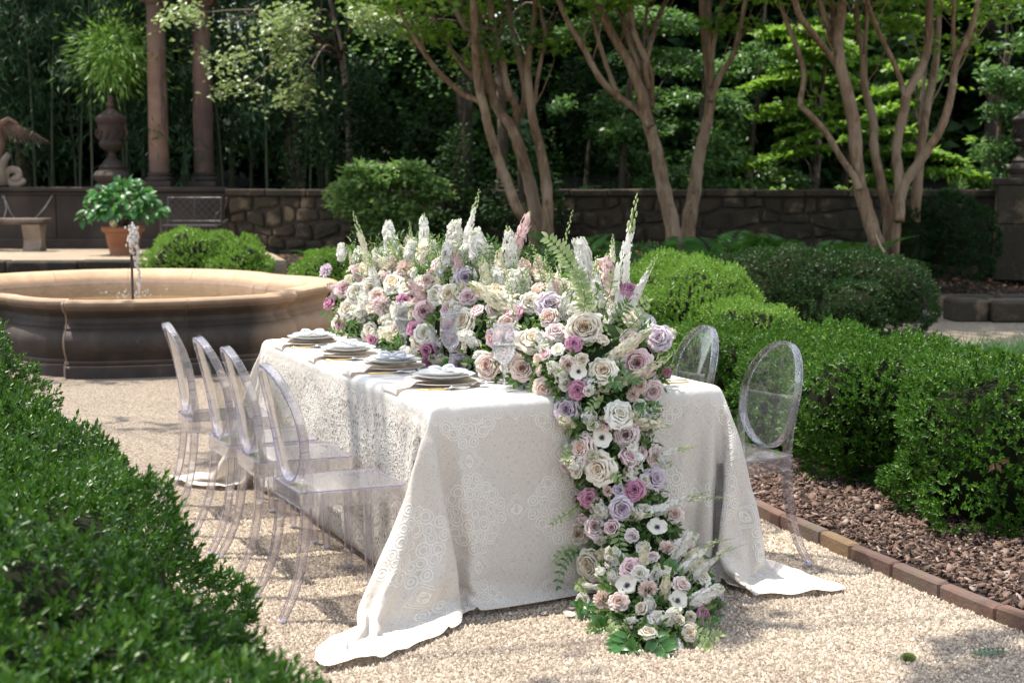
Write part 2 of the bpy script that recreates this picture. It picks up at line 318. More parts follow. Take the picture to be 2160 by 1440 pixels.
# resting shape of the draped cloth in millimetres, row by row, as steps
CLOTH_STEPS = (
(-993,29,27,29,29,29,29,21,26,26,25,26,25,25,26,25,25,10,5,27,13,-27,-23,-19,29,28,22,23,19,-7,24,161,170,155,175,164,-3,27,29,29,29,24,-14,22,-18,23,27,-16,7,-3,14,14,14,25,-13,-12,26,28,29,28,29,29,29,28,29,29,29,29,29),
(-1,-2,2,0,0,0,-1,3,-15,0,0,-1,1,0,-1,0,1,-5,9,0,13,14,1,-3,-24,0,4,1,-22,35,-3,-13,0,9,0,-15,25,-15,0,0,0,-19,32,-1,10,-1,-34,44,-18,15,1,0,-4,-44,-3,32,-2,0,0,1,-1,0,-2,-1,1,0,0,0,0),
(-1,1,0,0,-3,-2,0,3,16,-26,0,-2,-1,0,1,0,-1,1,11,-7,2,23,3,0,-26,-2,2,4,6,-3,6,-11,-1,9,0,17,-3,-18,0,-1,-4,20,-1,-24,30,-2,-11,-10,28,3,-2,-18,-29,2,23,7,-4,1,-1,0,1,-4,-1,2,-1,0,0,0,0),
(4,-2,-2,-4,3,-1,-3,-5,0,23,-23,0,-4,0,-1,1,0,14,-6,3,-17,-2,39,0,-5,-18,0,1,13,-2,-13,3,2,2,0,7,-34,32,-2,1,-19,-2,-7,28,7,2,10,-1,1,-6,-23,-17,2,13,19,-1,-5,0,1,-1,-3,3,0,-2,-1,0,0,0,1),
(7,2,-3,0,-15,2,3,-2,-5,2,20,-22,-1,-3,1,-1,0,6,7,-11,11,20,-39,33,0,-18,1,0,10,-18,12,-2,3,-1,0,0,8,2,-1,-4,13,-17,15,-9,-2,6,13,-1,-32,0,-12,2,28,0,2,-9,5,0,-1,-1,1,-4,3,-1,0,0,-1,0,-1),
(9,0,4,-11,15,-25,-1,9,-2,-13,-4,5,-2,2,-1,1,1,-1,0,14,-5,0,3,-4,17,-15,-1,0,-13,8,0,11,-1,0,0,-2,9,0,-4,1,5,3,2,1,-10,-1,19,-14,6,-34,0,7,-9,33,-12,9,-4,0,-3,1,-3,4,-2,3,-1,-2,1,-2,-3),
(10,-1,0,11,-17,6,-11,-9,6,4,0,20,-9,-23,1,0,1,2,-2,0,5,0,4,-13,10,2,0,-1,5,0,3,-3,-1,1,-1,-7,15,-2,-2,0,-7,19,-6,-3,-5,-9,-5,18,-15,-2,1,1,23,-11,13,-13,4,-1,2,-1,0,0,0,-6,2,2,-7,-4,3),
(9,1,-1,2,-19,19,-6,7,-14,-7,-2,1,-15,14,-1,1,0,0,2,-1,5,-1,15,-12,-5,4,0,1,4,0,0,-1,0,0,0,3,12,-8,-4,2,-4,-6,8,-5,7,5,-8,-6,-4,0,-3,23,1,-1,-7,11,2,-11,1,1,-9,1,2,0,-1,0,2,-7,-1),
(16,-7,-1,1,-2,-8,5,-7,-3,5,12,-37,34,0,-17,1,-3,0,1,0,0,-1,11,-3,-9,9,0,0,3,2,-1,-2,1,0,0,0,-4,5,3,0,-3,1,0,0,3,0,5,-16,-2,-1,4,13,-1,9,2,-4,-5,-8,1,-1,-4,0,0,6,0,-13,-4,11,-6),
(14,3,-6,-18,28,0,1,-33,6,11,-27,33,-21,8,2,-11,4,-4,-1,2,-2,-2,10,7,-7,1,-1,-1,4,6,-6,-1,1,0,0,0,-4,5,3,1,-3,0,0,1,1,0,-1,-11,1,1,19,0,0,0,-2,-2,5,3,-15,-10,7,0,-1,0,-17,9,5,0,-7),
(17,-6,0,7,3,0,-28,1,-10,-1,12,-2,-9,3,16,1,-12,3,-4,0,1,3,-3,8,-1,-1,-1,1,-1,-3,4,2,0,0,0,-1,-1,0,6,0,-2,0,-1,2,2,0,-5,-8,0,7,16,0,-2,0,-2,4,-6,9,5,0,0,-26,0,-20,17,-5,1,1,-3),
(23,-2,-4,0,2,2,4,-6,-21,-22,14,2,19,-20,-7,1,9,-2,-1,0,-1,-1,4,4,1,0,-1,0,0,0,1,2,0,0,0,-1,5,1,-2,0,-1,0,0,1,1,0,-6,-6,0,15,8,-2,0,-1,3,-2,1,3,0,-4,-34,21,-1,5,-15,9,-7,-12,9),
(24,0,0,-2,-8,-2,11,0,1,-18,-24,-3,9,14,-2,-1,-10,0,6,-5,1,-1,1,7,0,0,0,-1,0,0,1,1,1,0,0,1,4,-2,2,-4,2,-1,-1,2,1,-1,-9,-2,7,12,1,2,1,-1,-1,-2,6,-4,-6,-30,18,5,-20,7,10,-19,0,4,-1),
(25,-1,0,1,-23,9,11,3,-1,0,-17,-20,-4,4,6,5,-2,-6,-1,4,-2,-2,1,7,2,-1,0,0,-1,0,1,2,0,0,0,1,0,1,-5,3,3,0,-3,4,1,-4,-7,0,9,13,0,-1,0,-1,-3,6,-4,-6,-30,0,18,-19,9,1,-1,1,-7,0,-1),
(24,1,0,-1,3,-28,-6,27,0,4,-1,-12,-21,-4,0,0,13,-6,-4,1,-2,3,-1,5,6,-3,-1,1,-2,1,0,3,0,0,0,1,0,0,-1,1,1,1,-5,6,0,-4,-7,2,15,5,0,0,0,-3,4,-4,-5,-31,1,27,-24,5,9,-3,-14,-3,5,-1,1),
(24,0,0,1,0,3,-1,-10,6,-2,-3,3,-11,-17,-4,-1,-2,12,-8,-1,2,-2,0,5,6,-2,0,0,-1,1,0,2,0,0,0,1,0,0,0,-1,3,0,0,2,-1,-5,-8,12,11,0,0,1,-2,2,-2,-5,-31,0,25,3,1,4,-29,-6,1,1,1,1,-1),
(27,-6,-1,2,6,-7,-1,-13,0,4,8,3,-2,-10,-16,-5,-1,1,8,-8,3,-1,-2,4,6,0,-2,0,1,0,-1,3,0,0,1,0,0,0,-1,1,2,0,2,-3,2,-9,1,11,8,-1,1,-2,1,-1,-6,-31,1,26,4,-3,2,-31,2,-2,0,4,0,-1,1),
(28,-3,0,-6,6,-4,-2,8,0,-1,-1,-4,4,-7,-8,-15,-7,-1,4,0,-1,2,-2,1,7,1,-1,0,0,0,-1,3,0,0,0,1,-1,1,0,0,2,1,1,-3,0,-8,4,14,3,0,-1,0,-1,-5,-31,1,24,6,-9,-20,-5,10,-6,0,2,-2,1,0,0),
(5,19,-4,-24,4,28,-14,1,11,1,0,-1,-3,3,-6,-9,-14,-9,-1,6,-5,2,0,0,7,1,-1,1,1,-1,-1,3,0,0,0,1,0,0,0,0,2,0,-1,2,-2,-11,15,8,1,0,-1,-1,-5,-32,2,28,-1,-19,-13,4,-2,-2,17,-1,1,12,-23,5,-12),
(28,-19,-4,18,-4,-13,20,-5,-7,11,2,0,0,-1,0,-4,-10,-15,-10,2,1,-1,1,-1,6,5,-2,-1,1,0,-1,3,0,0,0,1,0,0,0,0,1,1,-1,1,-4,0,11,5,-1,0,0,-5,-33,5,24,-13,-16,-4,1,1,10,10,-2,2,13,-7,10,-23,7),
(24,3,1,0,-3,0,-11,10,2,-11,7,3,1,1,0,-1,-3,-9,-17,-10,4,-2,3,-3,5,6,-2,0,1,-1,-2,4,0,0,0,2,-1,0,0,1,1,1,-2,2,-5,3,11,2,0,-2,-4,-33,6,15,-17,-8,1,0,9,13,7,3,12,1,-19,-18,-10,4,1),
(20,7,0,2,0,-3,3,-3,-1,0,-7,5,-2,3,2,1,0,-3,-7,-20,-9,1,0,1,2,8,-2,0,0,1,0,1,0,0,0,0,0,1,1,-1,2,0,0,2,-8,8,9,0,-1,-3,-35,6,6,-14,0,3,10,17,13,6,1,-1,-13,-20,-15,-3,4,1,-1),
(23,-21,-12,-16,8,5,7,7,10,11,5,-5,0,-2,0,5,1,1,-2,-7,-22,-6,-1,1,1,13,-7,1,0,0,0,2,0,0,0,1,0,-1,1,0,2,1,-1,1,-13,22,2,-2,-4,-34,3,-1,-3,8,10,17,12,-2,1,-6,-10,-14,-16,-1,3,2,-1,-1,-1),
(-29,0,3,28,-28,0,1,5,5,8,10,11,10,3,-1,-4,0,2,2,1,-6,-27,-4,1,-1,4,4,0,1,0,0,1,0,0,0,0,1,0,1,0,2,-1,0,-1,4,9,-2,-3,-35,1,3,7,11,12,12,2,-3,-1,-18,-17,-10,-1,5,6,5,7,-7,13,-27),
(26,-10,-15,0,-7,-12,-4,-3,0,1,6,5,10,11,11,6,2,-1,-2,0,2,-3,-30,-4,0,3,7,-1,-2,2,1,1,0,0,1,0,0,-1,2,0,1,0,2,-5,10,3,-3,-35,0,7,12,16,9,5,-3,-9,-17,-16,-6,3,5,6,4,6,2,-4,6,-20,-6),
(20,-1,9,-26,27,-6,-16,-12,-10,-6,-5,1,2,6,6,11,12,8,6,2,-2,1,-1,-32,-3,-2,9,-4,1,4,1,0,0,0,0,0,1,0,1,0,0,1,4,-8,14,-3,-35,1,15,18,14,1,-1,-13,-18,-17,-2,6,5,10,4,-1,0,-6,-4,-3,-3,-3,33),
(17,-14,18,8,-29,20,7,-3,-8,-8,-10,-11,-7,-4,-1,1,4,12,10,11,9,4,1,0,-33,5,-7,4,0,1,3,0,0,0,0,0,0,1,1,0,1,1,3,4,0,-36,5,24,17,3,-6,-13,-22,-11,5,10,4,0,0,-9,-4,-3,-2,-2,1,1,4,5,-2),
(-16,18,-17,-11,32,-5,11,8,5,1,-1,-5,-10,-7,-6,-8,-7,-6,1,3,12,10,11,9,3,-35,5,1,0,2,1,0,1,0,0,1,0,0,1,0,0,2,4,3,-32,11,28,3,-9,-16,-16,-7,4,3,-6,-3,1,2,4,5,6,5,5,6,10,-6,2,-13,-16),
(-25,-2,-1,2,-1,0,0,9,9,8,8,9,8,1,-1,-2,-2,-8,-14,-7,-9,-1,2,5,10,7,-15,7,1,1,0,1,0,1,-1,0,0,1,0,1,0,3,3,-15,8,18,-13,-12,-17,-5,0,7,6,6,8,9,9,0,1,0,-1,-3,-1,0,-6,13,-17,14,6),
(-2,-3,13,9,-9,-10,-19,-6,0,4,-1,1,1,8,6,6,5,5,8,0,-3,-5,-8,-3,3,-2,0,1,0,0,1,0,0,0,0,0,1,-1,0,0,1,-3,1,7,6,-23,-10,-1,9,8,9,3,3,4,4,1,-5,3,-1,-1,-3,3,2,-1,0,-3,4,-10,2),
(-2,2,-1,2,-9,-2,8,-7,-7,-8,1,1,2,-3,0,1,5,3,4,4,5,4,6,-1,-7,0,2,-5,2,0,0,0,0,0,0,0,0,0,1,-1,-1,0,-2,0,-7,7,9,12,4,2,0,-1,-1,-2,-4,-5,-1,-2,-5,6,4,1,-3,-1,-2,-5,16,-6,-4),
(-3,7,-12,8,1,4,3,4,4,4,-9,-4,-4,-5,-4,-4,-7,-2,0,0,0,2,3,6,8,-1,4,-2,-1,0,0,0,0,0,0,0,0,0,-1,1,0,0,-2,3,0,10,-1,-9,-2,-1,-1,-1,-1,-1,1,2,1,2,6,-4,0,-1,1,0,0,4,-16,29,3),
(28,-1,-2,-25,12,4,5,2,-1,-4,2,0,1,1,0,-1,-1,-1,-3,-2,-2,-3,-4,-4,-1,0,1,0,0,0,-1,0,0,0,1,-1,0,0,0,-1,1,-1,0,1,-2,-10,-3,-2,0,-1,0,1,0,0,-1,-1,0,-1,0,0,0,2,1,1,0,-3,18,-19,11),
(1,-8,10,14,-1,-6,-6,-3,-2,2,4,0,2,2,0,1,1,-1,0,0,0,0,-2,-1,-7,1,2,-2,0,0,0,-1,0,0,-1,1,-1,0,1,0,-1,0,0,0,1,0,1,-3,-1,-1,-1,-1,-4,0,0,-1,-1,0,0,0,-3,0,-3,1,2,3,-5,-8,-26),
(12,0,1,-3,1,2,2,0,2,-3,-3,2,-3,-4,-2,1,-2,0,-2,-2,1,-1,1,0,0,1,-1,1,-1,0,1,0,-1,0,0,0,0,0,-1,0,1,0,0,0,0,0,0,0,0,1,-1,-1,3,-1,-1,-1,1,1,-1,0,2,-3,4,-5,1,-2,0,0,1),
(7,0,-3,-2,1,-1,0,-1,-2,1,1,-2,1,0,2,-3,0,1,1,2,-3,0,1,-1,0,0,0,0,0,1,-1,0,1,-1,0,-1,1,0,0,0,-1,1,0,0,0,0,-1,1,0,-1,-1,1,1,-1,1,3,-4,0,0,-1,0,1,-5,4,-1,0,-2,8,-5),
(1,0,-3,4,-3,2,0,-1,0,-2,3,0,-1,1,-1,1,0,-1,0,0,0,1,-1,0,0,0,1,-1,1,-1,0,0,-1,1,0,0,0,0,0,0,0,0,-1,1,0,0,-1,1,0,0,0,1,-3,1,1,-1,1,0,-1,-1,2,-1,2,-1,-2,1,1,-1,1),
(3,-2,-2,1,0,-1,0,1,-1,3,-2,-1,0,1,0,-1,1,0,0,0,1,-1,0,0,0,0,0,1,-1,0,0,0,1,-1,0,0,0,0,0,0,0,0,0,0,0,0,0,0,0,0,1,-2,2,0,-2,-1,2,-1,2,0,-2,1,-1,2,-1,0,-1,3,-1),
(-3,3,1,-1,-1,4,-3,-1,3,-2,-1,1,0,-1,0,1,0,-1,1,-1,0,1,-1,1,0,0,0,0,0,0,0,0,0,0,0,0,-1,1,0,0,0,0,0,0,0,0,0,1,-2,2,-2,1,0,0,-1,2,0,1,-2,0,-1,3,0,-2,1,0,1,-1,0),
(0,0,0,0,-1,-1,3,0,-3,2,1,-1,0,0,1,0,-1,1,-1,0,0,-1,2,-1,0,0,0,0,0,0,0,0,0,0,0,0,0,0,0,0,0,-1,1,0,0,0,0,1,-1,-1,2,-1,0,0,2,-3,0,-1,3,0,1,-4,2,0,0,0,1,0,0),
(-1,1,1,-1,2,-3,0,2,0,-3,2,1,-2,2,-2,1,-1,1,0,0,1,0,-1,0,0,0,0,0,0,0,0,1,-1,0,0,0,0,0,0,0,0,1,-1,0,0,0,0,-2,3,-1,0,-1,1,0,-1,1,-1,2,-2,1,-1,1,0,-1,0,0,-1,1,0),
(0,-1,1,-1,1,1,0,-2,3,-1,-2,1,2,-3,2,-1,1,-1,0,0,-1,0,1,0,0,0,0,0,0,0,0,0,0,0,0,0,0,0,0,0,0,0,0,0,0,0,0,0,0,0,0,1,-1,0,1,-1,1,-2,0,0,2,-1,-2,3,-1,1,-1,-1,1),
(0,0,0,1,1,-1,-1,1,-2,2,-2,1,-1,2,-1,0,0,0,-1,1,0,0,0,0,0,0,0,0,0,0,0,0,0,0,0,0,1,-1,0,0,0,0,0,0,0,0,0,2,-3,1,0,0,0,0,-1,1,1,-1,1,0,-2,0,4,-4,0,2,0,-1,0),
(0,0,0,2,-4,1,1,-2,2,-1,2,-2,1,0,-1,1,0,0,1,-1,0,1,-1,-2,2,0,0,0,0,0,0,-1,1,0,0,1,-1,0,0,0,0,0,1,-1,0,0,1,-3,2,0,0,0,0,1,-1,0,0,1,-2,1,0,3,-3,1,2,-4,1,3,-1),
(-1,-1,1,0,1,-2,0,3,-2,1,0,0,0,0,1,-1,0,0,1,-1,0,-1,1,2,-2,0,0,0,0,0,0,0,0,0,1,-1,0,0,0,1,0,-1,0,0,0,0,-1,1,0,0,0,0,1,-1,1,1,-2,0,2,-1,0,0,1,0,1,2,-1,-2,0),
(-3,5,-9,-1,3,5,-1,-2,2,1,0,-1,1,-1,0,0,0,1,0,0,0,0,0,0,0,0,0,0,0,0,0,0,0,0,0,0,0,1,0,-1,0,0,0,0,0,0,0,0,0,1,0,0,0,0,1,0,2,1,0,1,0,0,0,-1,-5,0,4,-10,11),
(-10,-4,11,4,1,-2,-1,3,-2,-1,0,2,-1,0,0,0,1,-1,-1,1,0,0,-1,1,0,0,0,-1,0,1,0,0,0,1,-1,1,0,-1,0,1,0,0,0,-1,0,0,2,-1,0,-1,1,4,0,1,-2,-1,3,3,2,1,2,-1,0,2,2,-5,-7,4,27),
(-52,20,10,-4,-3,-1,0,-3,0,-1,-1,1,3,2,2,3,1,3,3,3,3,4,3,2,2,-1,-1,1,0,-1,1,1,0,0,1,0,0,0,1,-1,0,1,0,-1,-1,0,0,3,3,2,4,0,4,3,5,4,0,0,1,1,1,-1,-4,12,1,4,3,3,-20),
(7,-16,-15,-1,1,0,1,2,1,2,2,-1,-1,0,-1,-1,1,0,0,1,0,0,1,1,5,10,0,1,0,0,0,0,0,0,0,0,0,1,-1,0,1,0,1,-2,1,9,2,3,0,0,-2,-1,-2,-2,-2,-2,-2,-2,-3,-2,0,0,3,-20,6,3,2,-2,-1),
(12,9,2,-5,-11,0,0,1,0,3,-2,0,-1,0,1,4,3,2,2,0,1,-1,-1,-2,-6,-11,-2,1,1,0,-1,1,0,0,0,0,0,0,0,1,-1,1,3,-3,-1,-9,-4,-4,-2,-2,-1,-1,-2,0,0,0,0,0,0,1,0,4,-7,4,-5,1,3,15,-9),
(-10,9,12,-2,11,-2,-2,-6,2,-3,4,-2,3,-3,2,5,0,-1,-1,-3,-4,-3,-7,-9,8,2,-4,2,1,1,0,0,0,0,0,0,0,0,0,0,1,2,-1,-1,0,9,1,-4,-4,-2,-3,-3,-1,-3,-3,-3,-2,-2,-1,-1,-1,-4,10,13,-15,-4,1,-2,12),
(7,7,-3,7,-4,-6,2,3,-2,0,-1,3,-2,6,-5,2,-5,-4,-4,-7,-6,-11,5,17,2,-1,-5,4,1,0,0,0,0,0,-1,0,1,-1,1,-1,0,-5,8,-3,7,-3,2,7,6,3,2,1,0,0,0,-1,-5,-4,-3,-4,-4,-3,-5,-9,33,8,1,0,0),
(7,2,-10,3,4,14,-5,6,1,1,-1,-1,-2,-4,-1,-19,-9,-8,-6,0,4,22,16,-1,-14,-5,14,-6,-1,0,0,-1,0,-1,1,0,-1,0,-1,0,-1,1,-10,17,-14,-10,-2,0,0,7,6,6,5,6,4,5,5,3,0,1,0,-1,-4,-5,-20,0,19,10,2),
(7,-1,4,10,1,-4,4,-6,-4,-5,-6,-8,-7,-9,-4,0,3,-2,8,17,19,0,-17,-17,-6,33,5,-6,-2,-4,-2,-1,0,0,0,-1,0,-1,-1,0,-1,0,-2,-4,33,2,-11,-12,-8,-10,-5,-1,1,3,5,3,6,6,7,4,4,4,4,2,-10,3,-35,-10,10),
(7,-5,8,-24,0,-7,6,0,-7,-5,-2,2,6,4,-3,-5,5,22,16,1,-17,-20,-9,2,35,0,-1,-4,0,-2,-2,0,-1,0,0,0,0,0,-1,0,-2,-3,0,-5,1,26,11,-1,-5,-8,-9,-9,-8,-6,-4,0,-1,5,3,4,6,6,5,3,12,-11,9,-30,-17),
(-10,-10,-9,16,-8,-1,-7,1,13,2,0,-1,-9,-5,8,23,17,0,-17,-20,-9,-1,8,29,1,-1,1,-6,0,-3,-2,0,0,0,0,0,0,-1,0,0,-3,-3,-1,0,-4,1,22,16,-1,2,-2,-5,-7,-9,-8,-7,-5,-8,-3,-1,0,4,-5,0,-1,0,1,26,28),
(-29,0,0,17,-1,1,3,-14,-2,2,-2,-3,9,20,19,-1,-15,-20,-10,0,-1,17,25,-4,0,1,-3,-5,0,-2,-1,-1,0,0,0,0,-1,0,0,0,-3,-2,0,9,-14,0,-3,17,22,0,-2,3,1,-2,-5,-7,-6,-5,-3,1,-14,-11,14,-4,6,3,-3,17,0),
(-14,-2,17,-13,2,1,-11,-2,-2,-4,8,21,18,1,-16,-18,-12,-1,2,0,24,16,-8,5,-1,1,-17,9,-1,-1,-2,0,0,0,0,0,0,0,0,-1,-2,-3,1,2,-3,-7,5,-8,13,23,7,-4,-1,0,5,0,-3,-6,-9,-11,11,-2,-22,3,-5,6,18,5,-1),
(-27,17,-5,-4,3,-2,-6,1,3,19,18,2,-13,-19,-12,0,0,-1,5,28,8,-2,-3,2,0,-5,-10,5,0,-1,0,-1,0,0,-1,0,-1,1,1,0,-4,-1,-1,2,7,-15,0,6,-10,8,23,11,-1,-1,-5,4,3,1,0,-4,-14,-1,6,-3,14,1,-3,-12,0),
(-24,3,2,-1,-6,10,-1,24,6,6,-9,-20,-15,-2,3,-3,0,15,24,2,2,-12,7,1,0,-9,-4,3,0,0,-1,0,-1,0,0,0,-1,0,-2,1,-2,-1,0,0,5,-6,-8,3,0,-5,5,19,16,3,-2,-6,-2,2,-1,6,4,-4,-3,2,-10,10,2,2,-15),
(-23,0,3,-6,24,-15,28,3,0,-19,-20,-1,1,1,-3,2,20,19,1,2,-8,-2,5,-1,-2,-7,-2,1,1,0,-1,-1,1,-1,0,0,-1,1,-2,0,-1,-1,-2,1,5,-3,-9,-1,8,-9,-2,4,16,17,6,-1,-3,-3,2,-6,1,2,9,-5,-3,-10,4,12,-8),
(-23,0,0,26,-5,16,-7,-10,-19,-3,3,-3,0,-2,5,24,14,0,0,-4,-13,11,2,0,-5,-17,12,-1,0,1,-1,-1,0,0,0,0,-1,0,0,-1,-3,1,-1,-1,4,6,-13,-4,3,6,-12,-1,2,13,19,8,2,-1,-4,0,-3,2,-6,11,-6,-3,-2,-5,17),
(-22,2,3,-1,1,2,0,-12,5,-3,-1,-1,2,8,26,7,0,0,-1,-13,2,8,-1,-1,-8,-8,8,1,-3,2,-1,-1,0,0,0,-1,0,0,-1,-1,-1,1,-3,1,2,6,-6,-10,0,6,-2,-7,-1,1,10,21,8,3,1,-2,-3,3,2,-10,3,-3,2,1,1),
(-20,1,1,-2,2,2,-10,5,-4,-2,0,5,9,26,2,1,0,0,-14,-8,18,0,-1,-4,-8,-3,5,0,-4,4,0,-1,0,0,0,0,-1,0,0,-2,-1,1,-2,-1,2,5,-1,-9,-5,3,8,-10,-3,0,0,5,23,9,4,1,1,-10,8,4,0,-3,-6,1,-1),
(-20,-1,0,0,3,-11,5,-2,-1,0,11,11,21,0,1,0,0,-12,-14,17,3,0,-1,-4,-7,-3,5,0,-2,2,0,-1,0,0,0,-1,1,-1,0,-2,-1,1,-3,1,0,5,0,-5,-8,0,7,4,-14,0,-1,1,0,22,13,6,1,1,-17,14,4,1,-8,0,0),
(-21,0,0,0,-4,-3,2,-2,2,10,15,17,0,0,-1,0,-7,-20,14,9,1,-1,-4,-2,-8,0,4,-1,0,0,2,-2,0,0,0,-4,3,-1,1,-3,0,0,-1,0,-1,5,7,-6,-11,-1,2,2,6,-15,1,-1,2,1,11,19,6,3,2,-21,3,14,0,-3,1),
(-20,-1,-1,1,-7,8,-8,6,12,18,12,-6,1,0,1,-4,-21,3,17,1,0,-2,-6,-1,-5,0,3,0,-1,1,1,-2,0,1,-1,-2,2,-4,3,-5,2,0,-1,0,0,4,6,-3,-5,-11,-1,10,-3,3,-12,2,0,0,-3,12,13,7,6,4,4,-5,5,-9,0),
(-22,1,0,-2,-3,-2,5,19,13,9,-13,9,1,0,0,-27,-1,29,-5,1,-1,-10,0,1,-7,4,1,-1,0,1,1,-1,0,0,0,-2,0,0,1,-7,3,0,0,0,0,2,7,1,-3,-12,-4,3,7,-3,1,-8,-2,-1,11,-2,7,-9,-6,28,16,-1,-1,2,-17),
(-21,0,1,-5,-4,17,25,10,-9,-3,5,-1,0,0,-17,-9,26,-1,-2,-1,-3,1,5,-16,2,0,1,-3,2,1,2,-3,0,0,0,-1,0,-1,1,-1,-2,-2,1,-1,0,1,7,8,-6,-4,-14,0,5,3,3,-5,0,-5,-1,1,4,-13,35,-1,0,14,1,-6,8),
(-20,0,-1,-5,14,9,-3,3,21,-12,7,0,0,-24,11,17,-5,2,-3,1,-8,3,0,-16,-5,12,1,-2,3,0,-2,2,0,0,0,-1,-1,0,1,1,-4,6,-6,-1,0,0,6,5,1,16,-9,-28,0,9,-8,10,-10,5,1,-12,4,19,3,-5,1,3,19,2,-1),
(-17,-4,-4,20,13,-2,-8,-1,-1,17,-3,-1,-31,12,-4,26,0,1,-1,-6,7,5,-24,-3,-1,10,-1,1,1,0,-3,2,0,0,0,-1,-2,2,-1,-2,1,2,-4,1,-1,0,3,8,14,-11,-22,-7,0,-1,12,-12,12,0,-3,11,-24,32,-3,3,0,1,0,7,12),
(-14,4,13,-7,2,-3,17,-9,1,0,-4,-7,8,17,-5,-3,2,0,3,0,2,-15,-11,-1,0,9,0,0,1,0,1,0,-1,0,0,-2,-2,3,0,-3,1,1,0,-5,1,1,1,-8,5,14,0,-9,-5,-13,-3,8,-1,0,2,1,15,-1,3,-2,2,1,-3,13,1),
(-7,2,1,-2,0,6,-8,10,1,0,-15,-4,16,0,20,-16,8,1,5,2,-10,-15,-6,-4,6,8,0,0,1,0,2,-2,0,0,0,-2,0,1,-1,-3,2,2,-1,-4,1,0,1,2,8,1,3,-6,-17,20,-22,8,-2,2,3,-9,12,0,-4,7,-1,0,3,2,3),
(-8,5,-6,8,-2,-2,8,0,-1,0,14,-10,9,-16,0,16,-3,-1,3,2,-19,-15,0,2,11,3,1,1,0,0,2,-2,0,0,0,-5,3,1,-1,9,-9,0,6,-9,-1,-1,3,9,1,0,-2,4,-16,-13,31,-16,8,-6,-2,12,-11,-2,3,4,1,0,2,0,1),
(-6,1,6,1,3,0,-2,0,0,0,-15,22,1,4,-13,5,0,-3,-4,-10,-11,6,1,8,4,1,-1,1,2,-3,3,-1,0,0,0,-2,2,-3,1,7,-9,-8,15,-9,0,0,-1,13,2,-2,0,4,2,-19,-4,18,-5,-4,-1,0,12,-6,-2,0,0,0,-1,0,1),
(0,1,0,0,0,3,0,-2,0,0,5,-3,2,-15,12,-4,-1,-3,-3,-19,19,-7,-3,21,-5,2,-1,1,0,3,-1,0,-2,0,1,2,-3,-3,-4,12,-17,5,-12,16,-3,-1,0,3,5,5,11,-3,4,-5,-16,-4,-1,10,-5,0,0,9,-2,-3,-1,0,0,1,0),
(1,0,0,0,0,0,3,0,-1,-1,11,-1,-36,26,1,-10,1,-4,-14,26,-19,2,-1,-4,18,2,-2,3,0,-1,1,-3,2,0,0,-2,3,4,-7,-6,9,3,14,-27,3,-1,1,-5,-9,1,36,10,0,0,-15,-13,4,-4,-1,0,0,0,2,3,-3,1,0,-1,0),
(1,0,0,1,0,0,-1,2,-4,0,5,-29,36,-5,-4,-4,-12,-4,15,-3,-10,-1,3,9,8,0,1,-3,-2,1,4,-2,-2,0,0,12,-12,-15,12,-5,9,0,-15,8,-2,2,0,-15,10,-3,-9,24,23,2,-2,-16,-14,6,-2,-1,0,0,4,-3,4,-2,0,0,0),
(1,0,1,-1,0,0,0,-2,5,0,-32,37,-1,-6,-7,10,10,7,0,-36,1,-3,37,-24,13,1,0,1,-1,-9,-6,8,1,-7,0,-10,4,13,-25,5,33,-41,7,11,3,2,-7,12,-18,-1,-11,1,1,21,25,3,-24,-10,5,1,0,0,-1,2,0,1,0,0,0),
(1,1,-1,0,0,0,0,2,0,-30,36,-2,0,6,7,0,0,-3,-16,-11,-1,35,-5,0,-7,-1,0,0,0,2,-13,5,-1,-6,0,-4,-7,-13,8,3,-1,-5,1,19,0,-11,-1,5,16,-35,2,0,-1,1,1,18,33,-30,2,-1,0,0,0,1,1,0,0,0,0),
(-1586,1,-2,2,1,2,4,12,13,14,13,15,14,15,14,15,14,7,10,10,27,-10,17,23,3,8,7,2,19,-26,-16,23,41,22,-11,11,-29,-10,2,3,3,15,-20,-19,10,-18,8,-8,-28,-16,-26,-25,-25,-15,-26,-26,-13,-5,-6,-5,-5,-5,-6,-5,-3,-2,-3,-2,-2),
(29,-2,1,-3,1,0,0,-4,4,-1,1,-1,1,-1,1,-1,1,-4,4,-3,-33,30,2,-9,15,0,0,1,-37,21,16,-1,0,1,0,-29,10,18,1,0,0,-30,12,16,-5,0,-16,1,15,-8,0,0,2,-7,4,9,7,-1,1,0,-1,0,0,1,0,0,0,0,0),
(29,-2,1,1,-3,3,-1,-1,-10,9,-2,1,0,0,0,0,0,0,0,-15,13,-2,1,1,0,3,1,-4,0,6,-2,-1,2,1,0,-12,6,5,1,0,-6,3,1,-3,-1,-1,5,-6,-6,-1,0,3,1,0,1,8,1,1,-1,0,1,-3,2,1,0,0,0,0,0),
(28,-3,-6,8,-1,1,2,-3,-1,-8,9,-2,1,0,0,0,0,3,-7,3,-4,-3,1,5,-12,13,-4,2,3,1,-23,16,-5,-22,11,14,-11,-3,6,0,-24,-5,34,15,-8,1,-11,-4,7,-1,0,3,3,-2,8,2,2,-1,1,0,-3,3,-1,0,1,-1,1,0,0),
(28,-3,3,-12,12,-4,4,0,-3,-1,-6,5,1,1,0,0,-1,3,0,-15,16,-22,1,7,1,1,0,4,7,-31,14,9,-26,-6,-2,21,-3,-9,1,11,5,-10,-17,16,10,9,-8,8,-14,1,8,7,-6,1,9,4,-1,1,-1,-1,1,-1,2,0,0,-1,1,0,0),
